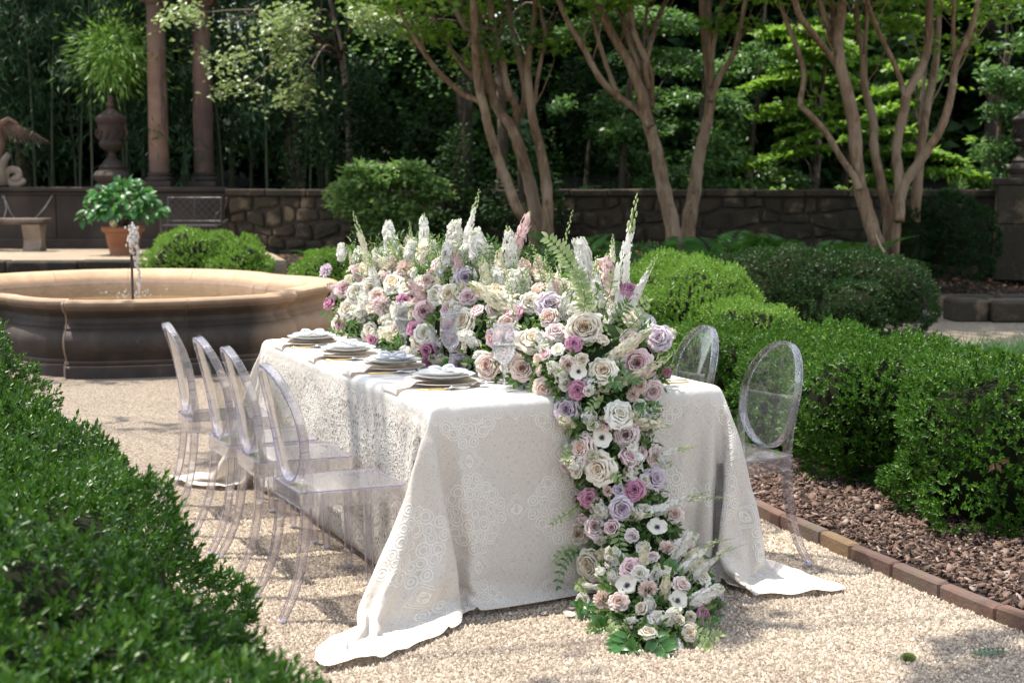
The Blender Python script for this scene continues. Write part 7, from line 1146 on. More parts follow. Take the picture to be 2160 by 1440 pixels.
# shade-giving tall trees right behind the wall (crowns mostly above the frame)
for i, (x, y, lb) in enumerate([(-9.5, 29.0, 'tall tree whose crown hangs over the eagle sculpture'), (-4.2, 28.5, 'tall tree shading the columns from behind'), (-.9, 28, 'tall dark tree left of the first crape myrtle'), (-13.5, 28, 'tall tree beyond the left edge of the terrace'), (9.5, 29.5, 'tall tree whose crown hangs over the pier at the right')]):
    bl = [((q.uniform(-.6, .6), q.uniform(-.5, .3), z_), (1.7 if i == 2 else 2.3, 1.8, .8)) for z_ in (5.4, 6.9, 8.4)] + [((q.uniform(-1, 1), 0, 3.6), (1.5, 1.0, .8))]
    nl += wood_tree(lb, x, y, 9.5, bl, 'yew', 300 + i, L=.2, W=.11, per=1000, trunk_r=.16)
# dark mass between columns and first crape myrtle
for i, (x, y, zc, rx, lb) in enumerate([(-3.0, 26.4, 1.6, 1.1, 'dense dark shrub right of the columns behind the wall'), (-1.0, 26.2, 1.9, 1.2, 'dense dark shrub left of the first crape myrtle'), (-1.1, 24.0, .4, .6, 'dark low shrub in front of the wall behind the bright bush'), (.1, 23.4, .8, .9, 'dark shrub behind the trunks of the first crape myrtle'), (1.2, 26, 1.7, 1.1, 'dark shrub seen between the first crape myrtle trunks')]):
    nl += wood_tree(lb, x, y, zc + .8, [((0, 0, zc), (rx, .7, zc * .8)), ((.3, .1, zc + .9), (rx * .8, .6, .8))], 'yew', 330 + i, L=.1, W=.05, per=3600, name='dark_shrub', trunk_r=.06, group='dark shrubs along the wall', cat='shrub', bough=False)
# bright leafy bush in front of the wall
P_ = aty(815, 420, 23.2)
nl += wood_tree('leafy bush with bright sunlit top leaves above the left end of the flowers', P_.x, 23.0, 1.0, [((-.5, 0, 1.0), (.45, .4, .16)), ((.0, 0, 1.12), (.5, .4, .14)), ((.5, 0, 1.1), (.5, .35, .12)), ((-.3, 0, 1.3), (.4, .3, .09)), ((.35, 0, 1.32), (.4, .3, .08)), ((.75, 0, .9), (.35, .3, .12)), ((-.6, -.05, .75), (.3, .3, .12)), ((0, -.1, .7), (.75, .35, .22)), ((.1, -.1, .4), (.6, .3, .25))], 'pale_leaf', 350, L=.13, W=.055, per=2900, name='leafy_bush', trunk_r=.04, group=None, cat='bush', gap=-3)
# bright layered leaves at the right: tiers of foliage behind the wall
br = [(5.1, 25.2, [(.0, .75, .9), (.1, 1.25, 1.1), (-.1, 1.85, 1.15), (.1, 2.5, 1.1), (0, 3.1, 1.0), (0, 3.8, .9)], 'bright green tree with flat tiers of leaves left of the right-hand crape myrtle'),
      (6.9, 25.6, [(0, .8, 1.0), (.2, 1.5, 1.2), (0, 2.2, 1.2), (.2, 3.0, 1.1), (0, 3.7, 1.0)], 'bright green tiered tree seen through the right-hand crape myrtle limbs'),
      (6.2, 27.6, [(0, 2.6, 1.5), (0, 3.4, 1.5), (0, 4.2, 1.4), (0, 5, 1.2)], 'sunlit green tree high behind the tiered trees')]
for i, (x, y, ts, lb) in enumerate(br):
    bl = []
    for dx, z_, rx in ts: bl += [((dx - .1 + q.uniform(-.2, .2), -.1, z_), (rx, .75, .07)), ((dx + q.uniform(-.4, .1), -.3, z_ - .34), (rx * .7, .6, .055))]
    nl += wood_tree(lb, x, y, 4.2, bl, 'beech', 360 + i, L=.12, W=.07, per=2600, name='tiered_tree', trunk_r=.07, flat=.28, group='tiered trees behind the wall')
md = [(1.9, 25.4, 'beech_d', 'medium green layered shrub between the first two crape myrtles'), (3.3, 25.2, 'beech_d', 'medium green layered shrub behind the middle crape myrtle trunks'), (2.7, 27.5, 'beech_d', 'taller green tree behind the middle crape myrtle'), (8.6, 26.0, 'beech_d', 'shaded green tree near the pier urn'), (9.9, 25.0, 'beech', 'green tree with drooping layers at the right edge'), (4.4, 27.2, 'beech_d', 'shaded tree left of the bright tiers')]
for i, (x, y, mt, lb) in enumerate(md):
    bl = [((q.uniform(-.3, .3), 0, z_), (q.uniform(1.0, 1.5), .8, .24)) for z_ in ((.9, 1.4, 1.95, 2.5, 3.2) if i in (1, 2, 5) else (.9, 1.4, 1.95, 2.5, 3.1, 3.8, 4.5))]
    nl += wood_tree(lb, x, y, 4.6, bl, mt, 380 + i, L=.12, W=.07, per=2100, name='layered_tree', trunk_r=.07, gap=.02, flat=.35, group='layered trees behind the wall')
# overhanging spray of pale leaves at the upper left centre
def spray_tree(label, x, y, parts_, seed, mat, L, W, per):
    z = gz_(x, y); root = empty('japanese_maple', (x, y, z), 0, label, 'tree'); o0 = Vector((x, y, z)); r = np.random.RandomState(seed); Ps = []
    mb = MB(); mb.tube(catmull([(0, 0, -.1), (.1, 0, 1.6), (.0, 0, 3.2), (-.3, -.1, 4.8)], 5), [.1 * (1.2 - .9 * i / 15) for i in range(16)], 8); mb.build('trunk', M['bark_d'], root, smooth=True)
    mb = MB()
    for (px, py, Y, wx, wy) in parts_:
        c = aty(px, py, Y); k = Y / F_PX; n = int(per * wx * wy * k * k * 12)
        d = r.randn(n, 3) * np.array([wx * k * .45, .45, wy * k * .3]); d[:, 2] = np.round(d[:, 2] / .12) * .12 + r.randn(n) * .03 - .12 * (np.abs(d[:, 0]) / (wx * k)) ** 2; d = d[snoise(d + np.array(c), 3.2, seed % 13, 2) > .05]
        Ps.append(np.array(c - o0) + d); mb.tube(catmull([(-.05, -.05, 3.4), (c - o0) * .5 + Vector((0, 0, 2.1)), c - o0], 4), [.035, .032, .028, .024, .02, .016, .012, .009, .006], 5)
    mb.build('branch', M['bark_d'], root, smooth=True)
    P = np.concatenate(Ps); n = len(P); P, D, N, Ls, Ws = lod_leaf(n, seed, P, L, W, .35); link_mesh('crown', leaf_mesh('crown', P, D, N, Ls, Ws), M[mat], root); return n
nl += spray_tree('maple with pale sunlit leaf sprays hanging in front of the right column', -3.0, 26.6, [(560, 120, 22.4, 120, 50), (600, 70, 22.6, 120, 50), (640, 180, 22.5, 70, 45), (520, 185, 22.3, 80, 30), (400, 30, 22.4, 70, 25), (455, 45, 22.4, 60, 25), (660, 30, 22.8, 110, 40), (600, 215, 22.5, 60, 22), (780, 40, 22.9, 120, 45)], 401, 'maple', .085, .07, 330)
nl += spray_tree('thin branch of pale leaves crossing the top of the leftmost crape myrtle', -.25, 24.3, [(930, 38, 19.2, 80, 12), (1000, 90, 19.8, 110, 60), (860, 60, 20.5, 100, 50), (1090, 60, 20.2, 110, 60), (1180, 40, 21.2, 100, 70), (960, 160, 21.5, 90, 50), (800, 110, 22.5, 90, 60), (1120, 150, 21.6, 80, 50)], 402, 'beech_d', .085, .055, 90)
# bamboo grove
q = random.Random(31); bx = -16.0; bi = 0; 
def bamboo(x, y, h, lean, label, seed, leafm, dens=1.0):
    z = gz_(x, y); root = empty('bamboo', (x, y, z), 0, label, 'bamboo', 'bamboo canes behind the dark wall'); r = np.random.RandomState(seed)
    P = [Vector((lean * t * t, -.25 * t ** 3, h * t)) for t in [i / 10 for i in range(11)]]; mb = MB(); mb.tube(P, [.03 * (1.1 - t / 11) for t in range(11)], 6)
    mb.build('cane', M['culm'], root, smooth=True)
    n = int(1000 * dens); t = .34 + .66 * r.rand(n) ** .9; c = np.stack([lean * t * t, -.25 * t ** 3, h * t], 1)
    cl = r.randint(0, 26, n); off = np.random.RandomState(seed + 5).randn(26, 3) * np.array([.55, .5, .22]); tt = (.3 + .7 * np.random.RandomState(seed + 6).rand(26)); cc = np.stack([lean * tt * tt, -.25 * tt ** 3, h * tt], 1)
    P = cc[cl] + off[cl] + r.randn(n, 3) * .15; D = unit(np.stack([r.randn(n) * .8, r.randn(n) * .5 - .2, -.55 - .5 * r.rand(n)], 1)); N = unit(r.randn(n, 3) * .4 + [0, -.6, 1])
    Ls = .17 * (.7 + .6 * r.rand(n)); link_mesh('foliage', leaf_mesh('foliage', P, D, N, Ls, Ls * .17, .2), M[leafm], root); return n
places = []
for i in range(64):
    x = -12.8 + 9.6 * ((i * .618) % 1) + q.uniform(-.2, .2); y = 27.0 + 3.4 * ((i * .367) % 1); places.append((x, y))
places.sort()
for i, (x, y) in enumerate(places):
    lm = 'bamboo'; px = 1080 + F_PX * x / y
    lb = 'slender bamboo cane with drooping dark leaves in the grove behind the left wall'
    nl += bamboo(x, y, q.uniform(4.6, 7.2), q.uniform(-.8, .8), lb, 500 + i, lm)
c_ = aty(245, 110, 26.6)
z_ = gz_(c_.x, 27.0); root = empty('bamboo', (c_.x, 27.0, z_), 0, 'bamboo top with one bright yellow-green sunlit tuft above the urn', 'bamboo'); r = np.random.RandomState(88)
mb = MB(); mb.tube([(0, 0, 0), (.05, 0, 2), (0, -.1, 3.8)], [.03, .025, .012], 6); mb.build('cane', M['culm'], root, smooth=True)
n = 2600; P = r.randn(n, 3) * np.array([.34, .3, .3]) + np.array([0, -.4, c_.z - z_ - .05]); D = unit(P - np.array([0, -.4, c_.z - z_ + .1]) + r.randn(n, 3) * .25 - np.array([0, 0, .15])); Ls = .16 * (.7 + .6 * r.rand(n))
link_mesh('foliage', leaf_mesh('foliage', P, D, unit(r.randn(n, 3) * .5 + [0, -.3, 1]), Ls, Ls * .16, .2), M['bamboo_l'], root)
print('wood leaves', nl)
# trees standing left of the picture whose crowns shade the court in patches
def shade_tree(label, x, y, h, blobs, seed, per=1250):
    return wood_tree(label, x, y, h, blobs, 'beech', seed, L=.15, W=.09, per=per, name='shade_tree', trunk_r=.2, group=None, flat=.5, gap=.12)
# ferns, grasses
def fern_mesh(seed, nf=13, L=.5):
    r = random.Random(seed); Vs = []; Fs = []; mbx = MB()
    Pp, Dd, Nn, Ll = [], [], [], []
    for i in range(nf):
        a = i * 2.4 + r.uniform(-.3, .3); el = r.uniform(.45, 1.0); ln = L * r.uniform(.7, 1.1); pts = []
        for j in range(15):
            t = j / 14; rr = ln * t * math.cos(el * (1 - .5 * t)); zz = ln * (math.sin(el) * t - .42 * t * t); p = np.array([rr * math.cos(a), rr * math.sin(a), zz]); pts.append(p)
        for j in range(2, 15):
            d = pts[j] - pts[j - 1]; d /= np.linalg.norm(d); s = np.cross(d, [0, 0, 1]); s /= np.linalg.norm(s); nn = np.cross(s, d); w_ = ln * .26 * math.sin(math.pi * (j / 14) ** .7) + .01
            for sg in (-1, 1): Pp.append(pts[j]); Dd.append(s * sg + d * .45); Nn.append(nn); Ll.append(w_)
    return leaf_mesh('fronds', np.array(Pp), np.array(Dd), np.array(Nn), np.array(Ll), np.array(Ll) * .34, .05)
fm = fern_mesh(1); fm2 = fern_mesh(2, 11, .42)
for i in (fm, fm2): i.materials.append(M['fern'])
fl = ['fern at the left foot of the middle crape myrtle', 'fern right of the middle crape myrtle trunks', 'bright-tipped fern against the wall between the two right-hand trees', 'fern in the middle of the row before the wall', 'fern left of the right-hand crape myrtle', 'fern touching the base of the right-hand crape myrtle', 'fern low behind the wide dark boxwood', 'fern by the first crape myrtle just above the white flowers', 'fern under the wall right of the lattice bench', 'small fern between the bench fern and the leafy bush', 'fern half hidden behind the green-tipped flower spikes', 'fern low between the tall cream spike and the middle tree']
for i, (px, py, Y) in enumerate([(1345, 520, 19.2), (1520, 530, 19.3), (1590, 520, 19.6), (1660, 520, 19.4), (1730, 525, 19.2), (1800, 525, 19.0), (1650, 545, 18.2), (1210, 520, 19.4), (505, 510, 24.4), (650, 508, 24.2), (1260, 535, 19), (1440, 540, 18.8)]):
    P = aty(px, py, Y); root = empty('fern', (P.x, Y, gz_(P.x, Y) - .02), i * 1.3, fl[i], 'fern', 'ferns along the bed before the wall'); root.scale = (2.1, 2.1, 3.3) if i < 8 or i > 9 else (.8, .8, .8)
    o = bpy.data.objects.new('fronds', fm if i % 2 else fm2); col.objects.link(o); o.parent = root
def tuft_field(name, label, cat, pts, n, L, mat, seed, spread=.5, droop=.6):
    r = np.random.RandomState(seed); P = np.array(pts)[r.randint(0, len(pts), n)] + r.randn(n, 3) * np.array([spread * .3, spread * .3, 0]); P[:, 2] = np.array([gz_(a, b) if b > 15.9 else .0 for a, b, _ in P[:, :3]]) if n < 40000 else 0
    P[:, 2] = np.maximum(P[:, 2], 0); cell = np.floor(P[:, :2] / .12); cen = (cell + .5) * .12; out = np.concatenate([P[:, :2] - cen, np.zeros((n, 1))], 1) * 9
    d0 = unit(out * .6 + r.randn(n, 3) * .25 + [0, 0, 1.2]); Ls = L * (.6 + .7 * r.rand(n))[:, None]; s = unit(np.cross(d0, r.randn(n, 3))) * .0045
    p1 = P + d0 * Ls * .55; d1 = unit(d0 + out * .9 + r.randn(n, 3) * .15 - [0, 0, droop]); p2 = p1 + d1 * Ls * .5
    V = np.stack([P - s, P + s, p1 - s, p1 + s, p2], 1).reshape(-1, 3); b = np.arange(n)[:, None] * 5; F = np.concatenate([b + [0, 1, 3], b + [0, 3, 2], b + [2, 3, 4]])
    return tag(link_mesh(name, np_mesh(name, V, F), mat), label, cat, kind='stuff')
gp = [(x, y, 0) for x in np.arange(3.2, 5.4, .12) for y in np.arange(9.6, 12.8, .14) if x > 3.1 + (y - 9.6) * .12]
tuft_field('ground_grass', 'bluish green strappy ground cover beside the path at the right edge', 'ground cover', gp, 16000, .26, M['grass'], 5)
gp = [(x, y, 0) for x in np.arange(-2.95, -2.35, .12) for y in np.arange(16.6, 17.6, .14)]
tuft_field('pale_grass', 'pale yellow-green grass tufts between the two bright boxwood cushions', 'grass', gp, 3500, .42, M['pale_grass'], 6)
# leaf litter and dry needles in the far beds
r = np.random.RandomState(9); n = 9000; X = r.uniform(-4, 9.5, n); Y = r.uniform(16.6, 24, n); P = np.stack([X, Y, hfun(X, Y) + .03], 1)
M['litter'] = leaf_mat('dry_leaf', (.07, .035, .02), (.24, .13, .08), .1, .8, .2, (.3, .15, .05))
tag(link_mesh('leaf_litter', leaf_mesh('leaf_litter', P, unit(r.randn(n, 3) * [1, 1, .2]), unit(r.randn(n, 3) * .4 + [0, 0, 1]), .1, .04), M['litter']), 'brown fallen leaves and pine straw covering the shaded beds', 'leaf litter', kind='stuff')
# dry twig standing over the dark boxwood
tw = MB(); P = [aty(1848, 495, 17.5), aty(1858, 520, 17.5), aty(1864, 532, 17.5), aty(1855, 555, 17.4), aty(1853, 590, 17.3)]
base = Vector((P[-1].x, P[-1].y, P[-1].z)); tw.tube([p - base for p in catmull(P, 4)], [.006 + .008 * math.sin(i / 16 * 3.1) for i in range(17)], 6)
M['dry'] = plain('dry_wood', (.42, .33, .22), .9); o = tw.build('dry_branch', M['dry'], None, smooth=True, loc=base); tag(o, 'thin pale dead branch caught upright on the dark boxwood', 'branch')
# shade canopies
shade_tree('tall tree standing left of the fountain with a high spreading crown', -11.5, 13.5, 8.5, [((6.0, 0, 7.8), (1.9, .9, .4)), ((7.2, -2.8, 8.0), (.9, .5, .3)), ((.5, 1, 8.5), (2, 1.6, .6)), ((3.9, -1.8, 8.2), (1.3, 1.0, .4)), ((7.0, -3.9, 8.0), (1.1, .6, .25))], 601)
shade_tree('tall tree standing left of the foreground hedge with a high spreading crown', -9.5, 5.5, 8.5, [((6.5, -1.5, 8.0), (1.35, 1.0, .4)), ((8.3, .0, 8.0), (1.6, .7, .25)), ((10.2, .35, 8.2), (1.3, .7, .25)), ((7.2, .9, 8.3), (.6, .4, .2)), ((6.7, 1.6, 8.0), (.6, .4, .3)), ((.4, .2, 8.2), (1.8, 1.5, .6)), ((11.2, .7, 8.2), (.6, .4, .25))], 602)
r = np.random.RandomState(12); n = 260; X = r.uniform(-2.2, 1.9, n); Y = r.uniform(3.9, 11, n); P = np.stack([X, Y, np.full(n, .011)], 1)
M['bits'] = leaf_mat('fallen_bit', (.10, .06, .03), (.30, .22, .10), .1, .8, .2, (.3, .25, .08), hue=((.16, .28, .06), .8))
tag(link_mesh('fallen_bits', leaf_mesh('fallen_bits', P, unit(r.randn(n, 3) * [1, 1, .12]), unit(r.randn(n, 3) * .25 + [0, 0, 1]), .010 + .018 * r.rand(n), .006), M['bits']), 'tiny leaf scraps and twigs strewn over the gravel', 'leaf litter', kind='stuff')
# ================================================================== TABLECLOTH
def load_cloth():
    nr, nc = len(CLOTH_ROWS), len(CLOTH_COLS); out = np.zeros((nr, nc, 3)); k = 0
    for c in range(3):
        prev = np.zeros(nc)
        for r_ in range(nr):
            prev = prev + np.cumsum(np.array(CLOTH_STEPS[k])); k += 1; out[r_, :, c] = prev
    return out * .001, nc, nr
CO, cnx, cny = load_cloth()
CO = CO.copy(); z = CO[..., 2]
def corner_push(sx, sy, amt, rad=.55):
    cxy = np.array([sx * .61, sy * 1.22]); d = CO[..., :2] - cxy; side = (d[..., 0] * sx > -.1) & (d[..., 1] * sy > -.1) & (z < .72)
    w_ = np.clip(1 - z / .5, 0, 1) ** 1.6 * side * np.clip((d[..., 0] * sx + d[..., 1] * sy) / .3, 0, 1)
    CO[..., 0] += w_ * amt[0]; CO[..., 1] += w_ * amt[1]
corner_push(-1, -1, (-.17, -.13)); corner_push(1, -1, (-.03, -.03)); corner_push(-1, 1, (-.03, .05))
CO[..., 2] += .004
fl_ = (CO[..., 2] < .03); CO[..., 2] += np.where(fl_, .006 + .006 * np.sin(CO[..., 0] * 40 + np.sin(CO[..., 1] * 23) * 2), 0)
ug = np.linspace(-.61 - .745, .61 + .745, CLOTH_FULL[0])[np.array(CLOTH_COLS)]; vg = np.linspace(-1.22 - .80, 1.22 + .79, CLOTH_FULL[1])[np.array(CLOTH_ROWS)]
idx = np.arange(cnx * cny).reshape(cny, cnx); Fq = np.stack([idx[:-1, :-1], idx[:-1, 1:], idx[1:, 1:], idx[1:, :-1]], -1).reshape(-1, 4)
Vc = CO.reshape(-1, 3).copy()
# gathered, crinkled lace runs down the long sides: real small pleats
uu, vv = np.meshgrid(ug, vg); side = np.clip((np.abs(uu) - .64) / .1, 0, 1) * (np.abs(vv) < 1.3)
amp_ = .011 * side * (.6 + .4 * np.sin(vv * 9)); Vc[:, 0] += (np.sign(uu) * amp_ * np.sin(vv * 62 + 2.5 * np.sin(uu * 7) + 1.5 * np.sin(vv * 11))).ravel()
dz_ = np.clip((.70 - CO[..., 2]) / .65, 0, 1) ** .8 * (CO[..., 2] > .04); fr2 = np.clip((-1.24 - vv) / .1, 0, 1) * np.clip((1.3 - np.abs(uu)) / .4, 0, 1)
Vc[:, 1] -= (fr2 * dz_ * (.010 * np.sin(uu * 27 + 1.2 * np.sin(uu * 9)) + .006 * np.sin(uu * 61 + 2))).ravel(); Vc[:, 0] += (np.sign(uu) * side * dz_ * (.012 * np.sin(vv * 19 + 1.5 * np.sin(vv * 5)))).ravel()
me = np_mesh('tablecloth', Vc, Fq)
uvl = me.uv_layers.new(name='UVMap'); uvs = np.stack([uu.ravel(), vv.ravel()], 1)[Fq.ravel()]; uvl.data.foreach_set('uv', uvs.astype(np.float32).ravel())
m_, n_, o_ = new_mat('embroidered_linen'); g = NG(n_)
uv = g.node('ShaderNodeUVMap', uv_map='UVMap').outputs[0]
wob = g.node('ShaderNodeTexNoise', i_Scale=14.0, i_Detail=2.0); g.put(wob.inputs['Vector'], uv)
vm = g.node('ShaderNodeVectorMath', operation='MULTIPLY_ADD'); g.put(vm.inputs[0], wob.outputs['Color']); vm.inputs[1].default_value = (.014, .014, 0); g.put(vm.inputs[2], uv)
sx = g.node('ShaderNodeSeparateXYZ'); g.put(sx.inputs[0], g.mapping(vm.outputs[0], (.80, .80, 1)))
TILE = .31
def fold(v, off): 
    f = g.m('PINGPONG', g.m('ADD', v, off), TILE / 2); return f
U_, V_ = fold(sx.outputs[0], 3.1 + .06), fold(sx.outputs[1], 3.1 + .05)
A_, B_ = g.m('MAXIMUM', U_, V_), g.m('MINIMUM', U_, V_)
def ringd(cx, cy_, r_, wd_=.0032):
    dx = g.m('SUBTRACT', A_, cx); dy = g.m('SUBTRACT', B_, cy_)
    d = g.m('SQRT', g.m('ADD', g.m('MULTIPLY', dx, dx), g.m('MULTIPLY', dy, dy)))
    mr = g.node('ShaderNodeMapRange', i_Value=g.m('ABSOLUTE', g.m('SUBTRACT', d, r_))); mr.inputs[1].default_value = wd_; mr.inputs[2].default_value = wd_ * .3; return mr.outputs[0]
def dia(cx, cy_, r_, wd_=.0034):
    d = g.m('ADD', g.m('ABSOLUTE', g.m('SUBTRACT', A_, cx)), g.m('ABSOLUTE', g.m('SUBTRACT', B_, cy_)))
    mr = g.node('ShaderNodeMapRange', i_Value=g.m('ABSOLUTE', g.m('SUBTRACT', d, r_))); mr.inputs[1].default_value = wd_; mr.inputs[2].default_value = wd_ * .3; return mr.outputs[0]
pat = None
for s_ in [ringd(0, 0, .012), ringd(.03, .03, .02), ringd(.03, .03, .011), ringd(.062, .012, .017), ringd(.062, .012, .009), ringd(.07, .05, .02), ringd(.07, .05, .012), ringd(.1, .02, .016), ringd(.1, .02, .007), dia(.155, .0, .045), dia(.155, .0, .036), ringd(.155, 0, .014), ringd(.143, 0, .006)]:
    pat = s_ if pat is None else g.m('MAXIMUM', pat, s_)
su = g.node('ShaderNodeSeparateXYZ'); g.put(su.inputs[0], uv)
top = g.node('ShaderNodeMapRange', i_Value=g.m('MAXIMUM', g.m('SUBTRACT', g.m('ABSOLUTE', su.outputs[0]), .63), g.m('SUBTRACT', g.m('ABSOLUTE', su.outputs[1]), 1.25))); top.inputs[1].default_value = -.01; top.inputs[2].default_value = .03
pat = g.m('MULTIPLY', pat, top.outputs[0])
# lace runs on the long sides
sd_ = g.node('ShaderNodeMapRange', i_Value=g.m('ABSOLUTE', su.outputs[0])); sd_.inputs[1].default_value = .66; sd_.inputs[2].default_value = .72
sd2 = g.node('ShaderNodeMapRange', i_Value=g.m('ABSOLUTE', su.outputs[1])); sd2.inputs[1].default_value = 1.24; sd2.inputs[2].default_value = 1.18
vor = g.node('ShaderNodeTexVoronoi', i_Scale=1.0, feature='DISTANCE_TO_EDGE'); g.put(vor.inputs['Vector'], g.mapping(vm.outputs[0], (42, 58, 1)))
band = g.noise(1.0, 3, .6, g.mapping(uv, (4, 15, 1)))
side = g.m('MULTIPLY', g.m('MULTIPLY', sd_.outputs[0], sd2.outputs[0]), g.ramp(band, [(.38, (.25,) * 3), (.55, (1, 1, 1))]))
holes = g.node('ShaderNodeMapRange', i_Value=vor.outputs['Distance']); holes.inputs[1].default_value = .2; holes.inputs[2].default_value = .32
hol = g.m('MULTIPLY', holes.outputs[0], side)
wvx = g.noise(1.0, 1, .5, g.mapping(uv, (420, 60, 1))); wvy = g.noise(1.0, 1, .5, g.mapping(uv, (60, 420, 1)))
weave = g.m('ADD', wvx, wvy)
base = g.ramp(weave, [(.7, (.54, .48, .415)), (1.25, (.76, .70, .63))])
cc = g.mix(g.m('MULTIPLY', pat, 1.0), base, (.92, .88, .81, 1)); 
cc = g.mix(g.m('MULTIPLY', hol, .9), cc, (.30, .215, .15, 1))
cc = g.mix(g.m('MULTIPLY', g.m('SUBTRACT', 1.0, top.outputs[0]), .8), cc, (.80, .775, .74, 1))  # tabletop whitened: brightness of the sun painted into the cloth colour
bs = g.node('ShaderNodeBsdfPrincipled', i_Roughness=.85); g.put(bs.inputs['Base Color'], cc); bs.inputs['Sheen Weight'].default_value = .15; bs.inputs['Specular IOR Level'].default_value = .2
hh = g.m('ADD', g.m('MULTIPLY', pat, .32), g.m('SUBTRACT', g.m('MULTIPLY', weave, .12), g.m('MULTIPLY', g.m('SUBTRACT', hol, g.m('MULTIPLY', side, g.noise(55, 3, .6, uv))), 2.0)))
fol = g.m('ADD', g.noise(1.0, 3, .6, g.mapping(uv, (9, 2.5, 1))), g.noise(1.0, 4, .65, g.mapping(uv, (24, 15, 1)))); nb0 = g.bump(fol, .3, .02); bn_ = g.node('ShaderNodeBump', i_Strength=1.0, i_Distance=.005, i_Height=hh); g.put(bn_.inputs['Normal'], nb0); nb = bn_.outputs[0]; g.put(bs.inputs['Normal'], nb)
tr = g.node('ShaderNodeBsdfTranslucent'); g.put(tr.inputs[0], cc); mx = g.node('ShaderNodeMixShader'); mx.inputs[0].default_value = .22; g.put(mx.inputs[1], bs.outputs[0]); g.put(mx.inputs[2], tr.outputs[0]); g.put(o_.inputs[0], mx.outputs[0])
M['linen'] = m_
tc_loc = T(.61, 1.22); cloth = link_mesh('tablecloth', me, M['linen'], smooth=True, loc=tc_loc); cloth.rotation_euler = (0, 0, TH)
ss = cloth.modifiers.new('subdivision', 'SUBSURF'); ss.levels = 1; ss.render_levels = 2
tag(cloth, 'long pale embroidered linen tablecloth hanging to the gravel with puddled corners', 'tablecloth')
# ================================================================== CLEAR CHAIRS
M['acr'] = clear_mat('clear_acrylic', (.94, .937, .952), 1.49, .3, .02)
M['acr_panel'] = clear_mat('clear_acrylic_panel', (.955, .955, .965), 1.49, 0, .014)
M['acr_edge'] = clear_mat('clear_acrylic_edge', (.74, .70, .88), 1.49, .2, .08)
M['acr_foot'] = clear_mat('frosted_foot', (.9, .9, .94), 1.45, .3, .35)
def sweep(path, n1s, w_, h_, closed=False):
    """rectangular section swept along path; n1 = depth direction"""
    V = []; n = len(path)
    for i, p in enumerate(path):
        if closed: t = path[(i + 1) % n] - path[i - 1]
        else: t = path[min(i + 1, n - 1)] - path[max(i - 1, 0)]
        t = t.normalized(); a = n1s[i] if isinstance(n1s, list) else n1s; b = t.cross(a).normalized(); a = b.cross(t).normalized()
        ww = w_[i] if isinstance(w_, list) else w_; hh_ = h_[i] if isinstance(h_, list) else h_
        c = .18
        for x, y in ((-1, -1 + c), (-1 + c, -1), (1 - c, -1), (1, -1 + c), (1, 1 - c), (1 - c, 1), (-1 + c, 1), (-1, 1 - c)): V.append(p + a * (ww / 2 * x) + b * (hh_ / 2 * y))
    Fs = [(i * 8 + k, i * 8 + (k + 1) % 8, ((i + 1) % n) * 8 + (k + 1) % 8, ((i + 1) % n) * 8 + k) for i in range(n if closed else n - 1) for k in range(8)]
    if not closed: Fs += [tuple(range(7, -1, -1)), tuple((n - 1) * 8 + k for k in range(8))]
    return V, Fs
BW, BH, BZ = .178, .212, .685
def backx(z, y=0): 
    t = max(0, (z - .46) / .43); return -.172 - .035 * t - .055 * t * t - .018 * (1 - (y / BW) ** 2) + .018
